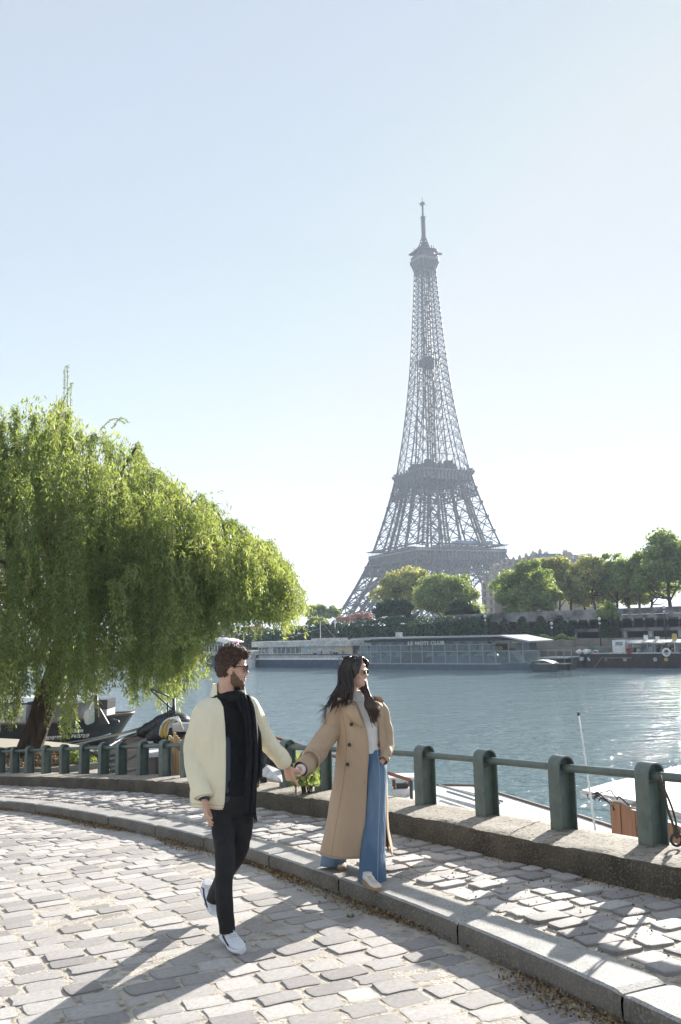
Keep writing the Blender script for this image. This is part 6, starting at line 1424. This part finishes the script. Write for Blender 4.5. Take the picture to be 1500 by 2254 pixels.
twig.build('hanging_twigs', mat('willow_twig', (.16, .14, .05), .8), wil, kind='stuff')
# limbs and bare upper twigs
for (x, y, dd, r) in ((150, 950, 0, .16), (300, 985, -1, .13), (430, 1100, 0, .11), (560, 1200, 1, .09), (20, 930, 1, .15), (-150, 980, 0, .14), (-300, 1120, 0, .1), (250, 1180, -3, .12), (380, 1260, -2.5, .1), (100, 1150, -4, .12), (500, 1290, -1, .07), (-60, 1200, -3.5, .1), (250, 1100, 3.5, .1), (60, 1050, 4, .1)):
    e = at(x, y, D0 + dd); m1 = (tl + e) / 2 + np.array([0, 0, .5]); mb = MB(); mb.tube(spline([tl - [0, 0, .4], m1 + g.normal(0, .2, 3), e], 12), np.linspace(r * 1.5, r * .3, 12), 7); mb.build('limb', WBARK, wil, True)
tw = MB(); P2, A2, B2 = [], [], []
for (x, y, ex, ey) in ((150, 905, 155, 815), (145, 905, 150, 850), (240, 950, 285, 930)) or ((150, 880, 155, 798), (110, 870, 70, 842), (230, 915, 290, 930), (380, 1030, 465, 1035), (300, 950, 250, 905), (540, 1160, 560, 1140), (580, 1190, 655, 1190), (640, 1270, 690, 1310), (620, 1230, 670, 1260), (-50, 880, -60, 840), (130, 880, 140, 850), (430, 1060, 470, 1060)):
    for rep in range(2):
        a = at(x + g.normal(0, 9), y + g.normal(0, 6), D0 + g.normal(0, .5)); b = at(ex + g.normal(0, 10), ey + g.normal(0, 9), D0 + g.normal(0, .5)); c = (a + b) / 2 + np.array([0, 0, .18 + g.normal(0, .1)]); S = spline([a, c, b], 9); tw.tube(S, np.linspace(.012, .005, 9), 3, False)
        nl = 150; u = g.random(nl) * 8; i = u.astype(int).clip(0, 7); cc = S[i] + (S[i + 1] - S[i]) * (u - i)[:, None]; dr = unit(np.column_stack([g.normal(0, 1, nl), g.normal(0, 1, nl), g.normal(-.5, .6, nl)])); sz = g.uniform(.03, .055, nl)[:, None]
        P2.append(cc + dr * sz); A2.append(dr * sz); B2.append(unit(np.cross(dr, g.normal(size=(nl, 3)))) * sz * .22)
tw.build('upper_twigs', WBARK, wil, kind='stuff'); quads('twig_leaves', *map(np.concatenate, (P2, A2, B2)), WLEAF, wil, 'stuff')

# ------------------------------------------------------------------ boats along the near quay
WOOD = mat('varnished_wood', (.30, .12, .045), .5, (.20, .08, .03), 3, 6, bump=.002, bscale=40, stretch=(6, 6, .6)); BAMBOO = mat('bamboo_reed', (.50, .34, .17), .75, (.34, .21, .10), 4, 5, bump=.003, bscale=30, stretch=(5, 5, .5), objrand=.25)
RUST = mat('rusty_black_paint', (.016, .015, .016), .5, (.075, .045, .035), .9, 6, (.52, .72), bump=.004, bscale=25); DECKW = mat('white_deck', (.72, .71, .69), .6, (.60, .59, .57), 1.5, 6, bump=.002, bscale=60, c3=(.45, .43, .40), s3=9)
ROPE = mat('mooring_rope', (.22, .20, .17), .9); TARP = mat('black_tarpaulin', (.012, .013, .016), .45)
def hull2(A, B, hw, z0, z1, bowA=3., bowB=.5, flare=.25, n=30):
    """boat hull from plan point A (bow) to B (stern)"""
    A = np.array(A[:2], float); B = np.array(B[:2], float); L = np.linalg.norm(B - A); e = (B - A) / L; nn = np.array([-e[1], e[0]]); rows = []
    us = L * (.5 - .5 * np.cos(np.pi * np.linspace(0, 1, n)))
    for zf in (0, .4, .8, 1.):
        f = 1 - flare * (1 - zf); ring_ = []
        def wd(u): a = min(1, (u + .02) / bowA); b = min(1, (L - u + .02) / bowB); return hw * (1 - (1 - a) ** 2.2) ** .6 * (1 - (1 - b) ** 2.2) ** .6 * (1 - flare * .4 * (1 - zf))
        sh = lambda u: u + (bowA * .35 * (1 - f) * 2.2) * max(0, 1 - u / bowA)
        rise = lambda u: (.35 * max(0, 1 - u / (bowA * 1.6)) ** 2) * zf
        P1 = [(*(A + e * sh(u) + nn * wd(u)), z0 + (z1 - z0) * zf + rise(u)) for u in us]; P2 = [(*(A + e * sh(u) - nn * wd(u)), z0 + (z1 - z0) * zf + rise(u)) for u in us[::-1]]
        rows.append(P1 + P2)
    mb = MB(); mb.grid(rows, cv=True); m = len(rows[0]); mb.add(rows[-1], [tuple(range(m))[::-1]]); mb.add(rows[0], [tuple(range(m))]); return mb, rows[-1]
def px3(x, y, z): return un(x, y, z)
# white decked boat
w1 = thing('white_decked_barge', 'white flat decked barge moored tight below the railing right of the woman', 'boat')
far = [px3(x, y, -.9)[:2] for x, y in ((905, 1712), (963, 1730), (1045, 1731), (1097, 1748), (1211, 1783), (1271, 1797), (1347, 1822), (1420, 1842))]
near = [ST(s, float(BW(s)) + .35)[:2] for s in (3.2, 4.2, 5.2, 6.2, 7.2, 8.2, 9.4)]
far = far[1:]; poly = [tuple(p) for p in near] + [tuple(p) for p in far]
mb = MB(); mb.prism(poly[::-1] if np.cross(np.array(poly[1]) - poly[0], np.array(poly[2]) - poly[1]) < 0 else poly, WATER_Z - .3, -.95); mb.build('hull', OFFWHITE, w1)
c = np.mean(poly, 0); mb = MB(); mb.prism([tuple(c + (np.array(p) - c) * 1.01) for p in poly], -.95, -.9); mb.build('deck', DECKW, w1)
mb = MB(); mb.tube([(*(c + (np.array(p) - c) * 1.012), -.90) for p in far], .035, 6); mb.build('gunwale', mat('brown_gunwale', (.16, .12, .09), .7), w1, True)
mb = MB()
for k, (a, b) in enumerate((((967, 1729), (1107, 1764)), ((975, 1731), (1100, 1768)), ((985, 1742), (1060, 1765)))): mb.tube([px3(*a, -.80), px3(*b, -.80)], .022, 6)
mb.build('boat_poles', GREYMETAL, w1, True)
vt = thing('deck_vent', 'small square white capped vent on four brown posts on the barge deck', 'vent'); p = px3(886, 1748, -.9); 
mb = MB(); mb.box(p + [0, 0, .05], (.34, .34, .12)); mb.build('base', DECKW, vt)
for sx in (-1, 1):
    for sy in (-1, 1): mb = MB(); mb.box(p + [sx * .14, sy * .14, .19], (.04, .04, .2)); mb.build('vent_post', mat('brown_post', (.12, .05, .03), .6) if sx + sy < -1 else bpy.data.materials['brown_post'], vt)
mb = MB(); mb.box(p + [0, 0, .14], (.2, .2, .1)); mb.build('vent_core', DKMETAL, vt); mb = MB(); mb.box(p + [0, 0, .305], (.47, .47, .03)); mb.build('cap', DECKW, vt)
sp_ = thing('wooden_spar', 'thin reddish brown spar slanting down behind the couple to the white barge', 'spar'); mb = MB(); a = at(590, 1618, 19.5); b = at(905, 1718, 15.2); mb.tube([a, b], .03, 8); mb.build('pole', mat('red_brown_wood', (.28, .10, .06), .6), sp_, True)
mb = MB(); mb.tube([b + [0, 0, 0], (b[0], b[1], -.9)], .03, 6); mb.tube([a, (a[0], a[1], WATER_Z - .3)], .05, 6); mb.build('spar_support', DKMETAL, sp_)
# cabin boat at the right edge
cb2 = thing('cabin_boat', 'boat with a flat white roof and varnished wood cabin at the right edge', 'boat')
RF = [px3(x, y, -.1) for x, y in ((1281, 1739), (1342, 1722), (1620, 1655), (1700, 1845), (1500, 1789), (1402, 1763))]
mb = MB(); mb.prism([(p[0], p[1]) for p in RF][::-1], -.16, -.1); mb.build('roof', DECKW, cb2)
mb = MB(); P = [np.array([p[0], p[1], -.14]) for p in RF]; mb.tube(P + [P[0]], .03, 6); mb.build('roof_edge', OFFWHITE, cb2, True)
A = un(1344, 1764, -.17)[:2]; Bq = un(1392, 1781, -.17)[:2]; e = unit(Bq - A); 
for k in range(2):
    a, b = A + e * (.02 + k * .26), A + e * (.26 + k * .26 - .005); mb = MB(); mb.bar((*(a + b) / 2, -1.6), (*(a + b) / 2, -.16), .04, np.linalg.norm(b - a), up=(e[0], e[1], 0)); mb.build('wood_panel', WOOD, cb2)
def wallseg(u0, u1, z0, z1, m, nm, th=.05, off=0.): a, b = A + e * u0, A + e * u1; nn = np.array([-e[1], e[0]]) * off; mb = MB(); R = np.array([[e[0], -e[1], 0], [e[1], e[0], 0], [0, 0, 1.]]); mb.box((*((a + b) / 2 + nn), (z0 + z1) / 2), (u1 - u0, th, z1 - z0), R); return mb.build(nm, m, cb2)
wallseg(.54, .62, -1.6, -.16, WOOD, 'corner_post', .08); wallseg(.62, 3.4, -.34, -.16, WOOD, 'header_beam', .07); wallseg(.66, .74, -1.3, -.34, GLASS, 'window', .01)
wallseg(.76, 3.4, -1.4, -.34, mat('beige_curtain', (.46, .38, .28), .8, (.36, .28, .2), 4), 'beige_panel', .04); wallseg(1.6, 1.66, -1.4, -.34, WOOD, 'corner_post', .07); wallseg(2.4, 2.46, -1.4, -.34, WOOD, 'corner_post', .07)
mb = MB(); a, b = A - e * .4, A + e * 5; nn = np.array([-e[1], e[0]]); nn = nn if nn[1] > 0 else -nn; mb.prism([tuple(a), tuple(b), tuple(b + nn * 3.2), tuple(a + nn * 3.2)], WATER_Z - .3, -1.4); mb.build('hull', OFFWHITE, cb2)
mb = MB(); wn = A + nn * 2.2; mb.prism([tuple(A + nn * .05), tuple(A + e * 4), tuple(A + e * 4 + nn * 2.4), tuple(A + nn * 2.4)][::1], -1.4, -1.36); mb.build('deck', DECKW, cb2)
g = random.Random(3); mb = MB()
for k in range(7):
    q = at(1300 + k * 4 + g.uniform(-6, 8), 1757 + g.uniform(-4, 6), 9.9); pts = [q]
    for j in range(7): pts.append(pts[-1] + np.array([g.uniform(-.03, .06), g.uniform(-.03, .03), g.uniform(-.05, .035)]))
    mb.tube(spline(pts, 20), .006, 5); mb.build('cable', DKMETAL, cb2, True); mb = MB()
mb = MB()
for (x, y) in ((1310, 1750), (1358, 1760)):
    p = at(x, y, 9.75); mb.tube(spline([p, p + [.02, -.01, .03], p + [.06, -.01, .0], p + [.12, -.02, -.06]], 10), .009, 5); mb.build('roof_clip', DKMETAL, cb2, True); mb = MB()
an = thing('whip_antenna', 'tall thin white whip antenna with a black tip rising from the barge', 'antenna'); b = at(1315, 1842, 9.2); b[2] = min(b[2], -.3); tpt = at(1274, 1574, 9.35)
mb = MB(); mb.tube([(b[0], b[1], -.9), b, (b + tpt) / 2 + [0.004, 0, 0], tpt], [.014, .013, .010, .007], 8); mb.build('rod', WHITE, an, True); mb = MB(); mb.ell(tpt + [0, 0, .01], (.014, .014, .024)); mb.build('tip', DKMETAL, an, True)
rp = thing('railing_rope', 'dark rope looped over the rail tube down to an iron ring', 'rope'); p0 = at(1452, 1722, 6.42); r1 = un(1492, 1862, ground(2.4, 6.6) + .36)
mb = MB(); mb.tube([p0 + [.01, 0, .045], p0 + [.0, -.045, 0], p0 + [.02, .0, -.045], p0 + [.02, .04, 0], p0 + [.01, 0, .045]], .009, 6)
mb.tube(spline([p0 + [.01, -.045, -.01], at(1470, 1780, 6.38), r1 + [0, 0, .08]], 14), .009, 6); mb.tube(spline([p0 + [.03, .03, -.02], at(1482, 1785, 6.5), r1 + [.01, 0, .08]], 14), .008, 6); mb.ell(r1 + [0, 0, .10], (.025, .02, .05)); mb.build('strand', mat('dark_rope', (.07, .055, .045), .9), rp, True)
mb = MB(); th = np.linspace(0, 6.283, 20); mb.tube([r1 + np.array([.040 * math.cos(t), .01, .04 + .04 * math.sin(t)]) for t in th], .011, 7, False); mb.build('iron_ring', DKMETAL, rp, True)
# reed fence on the near barge
fn = thing('reed_fence', 'weathered upright reed fence on the dark barge showing left of the man', 'fence', None)
fa = at(372, 1604, 17.2); fb = at(624, 1700, 11.6); zt = .12; n = 44; g = random.Random(8)
for k in range(n):
    f = (k + .5) / n; p = fa * (1 - f) + fb * f; q = fa * (1 - (k + 1) / n) + fb * (k + 1) / n; w = np.linalg.norm((fb - fa)[:2]) / n
    if .28 < f < .62: continue          # the stretch behind the man is open deck
    mb = MB(); h = zt + g.uniform(-.07, .05) - (.25 if f > .62 else 0); ee = unit((fb - fa) * [1, 1, 0]); mb.bar((p[0], p[1], -1.3), (p[0] + g.uniform(-.01, .01), p[1], h), .03, w * .93, up=ee); mb.build('slat', BAMBOO, fn)
for zz in (-.12, -.75):
    mb = MB(); a, b = fa * .98 + fb * .02, fa * .74 + fb * .26; mb.bar((a[0], a[1] - .05, zz + .1), (b[0], b[1] - .05, zz), .05); mb.build('fence_rail', mat('fence_rail_wood', (.18, .11, .07), .8) if zz > -.5 else DKMETAL, fn)
p = at(402, 1650, 15.6); mb = MB(); mb.bar((p[0], p[1], -1.4), (p[0], p[1], -.35), .07); mb.build('fence_post', DKMETAL, fn)
# dark barge carrying it
dkb = thing('dark_barge', 'dark barge bow with black tarpaulin and yellow hoses left of the man', 'boat')
Ab = un(300, 1628, -.95); Bb = np.array([-.2, 10.8]); hm, rim = hull2(Ab + [0.9, -1, 0], Bb, 1.75, WATER_Z - .3, -1.0, 3.2, .6, .25); hm.build('hull', RUST, dkb)
mb = MB(); mb.tube([np.array(p) + [0, 0, .04] for p in rim] + [np.array(rim[0]) + [0, 0, .04]], .06, 6, False); mb.build('gunwale', DKMETAL, dkb, True)
g = np.random.default_rng(5); mb = MB()
for (x, y, Y, r) in ((318, 1612, 23, .30), (335, 1606, 22.4, .4), (350, 1600, 21.8, .42), (362, 1592, 21, .42), (378, 1588, 20.4, .45), (392, 1590, 19.6, .40), (345, 1622, 21, .35), (365, 1612, 20.6, .5), (385, 1610, 19.6, .4), (405, 1600, 19, .35)): mb.ell(at(x, y, Y), (r * .72, r * .7, r * .5))
o = organic('tarpaulin', mb, .05, 2, TARP, dkb)
for f_, (x, y, Y) in enumerate(((392, 1592, 19.2), (408, 1600, 18.6))):
    mb = MB(); mb.box(at(x, y, Y), (.42, .3, .16), rotz(-.3)); mb.build('grey_locker', GREYMETAL, dkb)
YEL = mat('yellow_hose', (.48, .33, .06), .6)
for k in range(7):
    pts = [at(352 + k * 2.5, 1618 + 3 * k % 8, 18.4), at(356 + k * 3, 1598 - k, 18.3), at(366 + 3 * k, 1586 - k * .6, 18.2), at(380 + k * 2, 1581 - k * .3 + (k % 3), 18.2), at(392 + k, 1586 + k, 18.1), at(397 + k * 1.2, 1597 + k * 1.5, 18.1)]
    mb = MB(); mb.tube(spline(pts, 24), .022, 6); mb.build('hose', YEL if k % 3 else OFFWHITE, dkb, True)
for (x0, y0, x1, y1, r) in ((383, 1537, 384, 1592, .035), (370, 1546, 369, 1592, .02), (332, 1519, 381, 1562, .018), (333, 1516, 372, 1533, .02)):
    mb = MB(); mb.tube([at(x0, y0, 19.8), at(x1, y1, 19.8)], r, 7); mb.build('mast_pole', DKMETAL, dkb, True)
mb = MB(); mb.ell(at(377, 1569, 19.7), (.07, .09, .07)); mb.box(at(383, 1566, 19.75), (.08, .1, .2)); mb.build('search_lamp', DKMETAL, dkb, True)
for x, y in ((329.5, 1636), (337.5, 1641)):
    p = at(x, y, 20.3); mb = MB(); mb.tube([p - [0, 0, .3], p], .075, 12); b_ = mb.build('bollard', DKMETAL, dkb); mb = MB(); mb.tube([p, p + [0, 0, .035]], .09, 12); mb.build('bollard_cap', DECKW, b_)
q = [at(326, 1655, 18.2), at(352, 1668, 16.6), at(352, 1712, 16.6), at(326, 1712, 18.2)]; mb = MB(); mb.grid([[q[0], q[1]], [q[3], q[2]]]); o = mb.build('side_panel', mat('grey_brown_panel', (.13, .11, .10), .8), dkb); soft(o, 'SOLIDIFY', thickness=.08)
mb = MB(); mb.bar(q[0] + [0, 0, .05], q[1] + [0, 0, .05], .35, .07); mb.build('white_plank', DECKW, dkb); 
mb = MB(); q = [at(577, 1712, 12.2), at(580, 1682, 12.6), at(620, 1700, 12.0), at(622, 1722, 11.4)]; mb.grid([[q[1], q[2]], [q[0] + [0, 0, .02], q[3]]]); o = mb.build('canvas_cover', DECKW, dkb); soft(o, 'SOLIDIFY', thickness=.03)
tf = thing('tyre_fender', 'black tyre fender hanging behind the railing beside the man', 'tyre'); p = at(588, 1677, 12.5); th = np.linspace(0, 6.283, 17)[:-1]
mb = MB(); mb.grid([[p + rotz(.9) @ np.array([(.14 + .065 * math.cos(b)) * math.cos(a), .08 * math.sin(b), (.14 + .065 * math.cos(b)) * math.sin(a)]) for b in th] for a in th], True, True); mb.build('tyre', TARP, tf, True)
def rope(pts, r, label, name='mooring_rope', m=ROPE, sag=0.):
    S = spline(pts, 20); S[:, 2] -= sag * np.sin(np.linspace(0, np.pi, 20)); mb = MB(); mb.tube(S, r, 6); o = mb.build(name, m, None, True); return tag(o, label, 'rope')
rope([at(140, 1645, 42.2), at(262, 1616, 34), at(330, 1598, 22.6)], .045, 'thick mooring rope stretched from the lettered barge to the dark bow')
rope([un(281, 1672, WATER_Z + .3), at(305, 1657, 21)], .02, 'thin dark rope dropping to the water beyond the railing', sag=.15)
# the lettered barge under the willow
orb = thing('lettered_barge', 'black barge bow lettered with name and numbers moored behind the willow trunk', 'boat')
YB = 43.; A2 = at(264, 1600, YB); B2 = at(-330, 1600, YB + 3.5); hw = 2.4
hm, rim = hull2(A2 + [0, hw, 0], B2 + [0, hw, 0], hw, WATER_Z - .3, -2.12, 4.2, 2., .38, 40); hm.build('hull', RUST, orb)
mb = MB(); R_ = np.array(rim); mb.tube(np.vstack([R_ + [0, 0, .03], R_[:1] + [0, 0, .03]]), .06, 6, False); mb.build('gunwale', mat('brown_rail', (.12, .07, .05), .6), orb, True)
def ob(x0, x1, y0, y1, dy, dep, m, nm): a = at(x0, y1, YB + dy); b = at(x1, y0, YB + dy); mb = MB(); mb.box(((a[0] + b[0]) / 2, YB + dy + dep / 2, (a[2] + b[2]) / 2), (abs(b[0] - a[0]), dep, abs(b[2] - a[2]))); return mb.build(nm, m, orb)
BLK = mat('black_gloss', (.014, .014, .016), .35)
ob(206, 237, 1540, 1562, 2.6, 1.6, BLK, 'black_cabin'); ob(207, 236, 1562, 1590, 2.6, 1.6, OFFWHITE, 'white_cabin_side'); ob(60, 175, 1543, 1552, 2.2, 1.5, BLK, 'deckhouse_band'); ob(20, 150, 1550, 1592, 2.9, 1.5, BLK, 'deckhouse')
ob(-60, 190, 1534, 1541, 2.0, 2.6, OFFWHITE, 'deckhouse_roof'); ob(-70, 58, 1553, 1600, 1.6, 2, OFFWHITE, 'white_cabin'); ob(99, 120, 1575, 1600, 1.2, .3, DKMETAL, 'locker'); ob(155, 166, 1588, 1600, .9, .5, DKMETAL, 'winch')
dA = at(207, 1548, YB + 1.2); dB = at(96, 1562, YB + 1.2); dg = thing('ship_dinghy', 'grey dinghy with a white rim stowed on the lettered barge deck', 'boat')
hm, rim2 = hull2(dA, dB, .62, dB[2] - .55, dB[2] + .12, 2.2, .3, .3); hm.build('hull', mat('grey_dinghy', (.16, .165, .175), .5), dg); mb = MB(); mb.tube([np.array(p) + [0, 0, .02] for p in rim2], .085, 6); mb.build('white_rim', DECKW, dg, True)
p = at(198, 1577, YB + .7); mb = MB(); mb.ell(p, (.30, .06, .36)); mb.ell(p + [.22, 0, .5], (.14, .05, .28), roty(.5)); mb.ell(p + [-.1, .02, -.2], (.16, .05, .2)); mb.build('white_screw', DECKW, orb, True)
for (x, r) in ((214, .09), (211, .04)): mb = MB(); mb.tube([at(x, 1597, YB + .4), at(x - 2, 1530, YB + .5)], r, 8); mb.build('crane_post', DKMETAL, orb, True)
mb = MB(); a, b, c = at(219, 1594, YB + .4), at(240, 1593, YB + .4), at(219, 1557, YB + .4); mb.add([a, b, c, a + [0, .12, 0], b + [0, .12, 0], c + [0, .12, 0]], [(0, 1, 2), (5, 4, 3), (0, 3, 4, 1), (1, 4, 5, 2), (2, 5, 3, 0)]); mb.build('gusset_plate', BLK, orb)
mb = MB(); a, b, c = at(165, 1600, YB + .3), at(176, 1599, YB + .3), at(166, 1587, YB + .3); mb.add([a, b, c, a + [0, .12, 0], b + [0, .12, 0], c + [0, .12, 0]], [(0, 1, 2), (5, 4, 3), (0, 3, 4, 1), (1, 4, 5, 2), (2, 5, 3, 0)]); mb.build('grey_gusset', GREYMETAL, orb)
for x in (249, 254, 258): mb = MB(); mb.ell(at(x, 1587 + (x - 249) * .3, YB + 1.2), (.13, .13, .13)); mb.build('bow_fitting', DKMETAL, orb, True)
def deckface(x, y):                    # on the near side of the hull
    best = None
    for Y in np.linspace(YB - 2, YB + 4, 400):
        p = at(x, y, Y); u = (A2[0] - p[0]); f = (p[2] - (WATER_Z - .3)) / (-2.12 - WATER_Z + .3); ff = 1 - .38 * (1 - min(1, max(0, f))); a = min(1, (u + .02) / 4.2)
        w = hw * (1 - (1 - max(0, a)) ** 2.2) ** .6 * (1 - .38 * .4 * (1 - f)); cy_ = A2[1] + hw + (B2[1] - A2[1]) * u / max(.1, A2[0] - B2[0])
        if Y > cy_ - w: return p
    return p
LET = mat('white_lettering', (.75, .74, .70), .6)
for s_, x0, x1, yb, h in (('ORION', 160, 184.5, 1612.5, .20), ('P015321F', 159, 198, 1623.5, .22), ('01830937', 93, 138, 1628.5, .22)):
    a = deckface(x0, yb) + [0, -.05, 0]; b = deckface(x1, yb - (1.2 if x0 > 150 else 2.2)) + [0, -.05, 0]; o = text('lettering', s_, h, LET, orb, a, b - a, (0, 0, 1), .015, 1.1, .008); V = np.array([v.co for v in o.data.vertices]); d = unit(b - a); k = np.linalg.norm(b - a) / ((V - a) @ d).max()
    zf = F_PX / YB
    for v in o.data.vertices: w = np.array(v.co) - a; hh = w @ d; v.co = a + d * hh * k + (w - d * hh) * [1, 1, 1.0] + np.array([0, -.04, 0])
mb = MB(); mb.tube([deckface(x, y) + [0, -.03, 0] for x, y in ((140, 1636), (180, 1630), (220, 1622), (245, 1615))], .03, 6); mb.build('rubbing_strake', GREYMETAL, orb, True)
# green plant growing behind the clasped hands
g = np.random.default_rng(2); n = 1500; P = []
for i in range(n):
    x = g.uniform(642, 702); top = 1640 + 40 * abs(math.sin(x * .11)) + (690 - x) * .3; y = top + (1728 - top) * g.random() ** .8; P.append(at(x, y, 11.0 + g.normal(0, .22)))
o = leaves('bank_plant', np.array(P), unit(np.column_stack([g.normal(0, .5, n), -np.ones(n), .8 * np.ones(n)])), .032, LEAF['plane'], None, seed=2); tag(o, 'leafy green bush behind the railing between the clasped hands and coat', 'plant')
mb = MB()
for k in range(12): b = at(670 + g.normal(0, 12), 1735, 11.0); b[2] = -.35; mb.tube(spline([b - [0, 0, .8], b, at(650 + k * 4.5, 1660 + g.uniform(-8, 20), 11)], 8), .008, 4)
mb.build('stems', BARK, o, True)

# ------------------------------------------------------------------ air
hz = bpy.data.materials.new('haze_air'); hz.use_nodes = True; n = hz.node_tree.nodes; n.remove(n['Principled BSDF'])
v = n.new('ShaderNodeVolumePrincipled'); v.inputs['Color'].default_value = (.72, .83, 1, 1); v.inputs['Density'].default_value = .00024; v.inputs['Anisotropy'].default_value = .12
hz.node_tree.links.new(v.outputs[0], n['Material Output'].inputs['Volume'])
mb = MB(); mb.box((0, 0, 0), (13000, 13000, 345)); o = mb.build('haze', hz, None, kind='stuff'); o.location = (0, 3200, WATER_Z - 1.5 + 172.5)
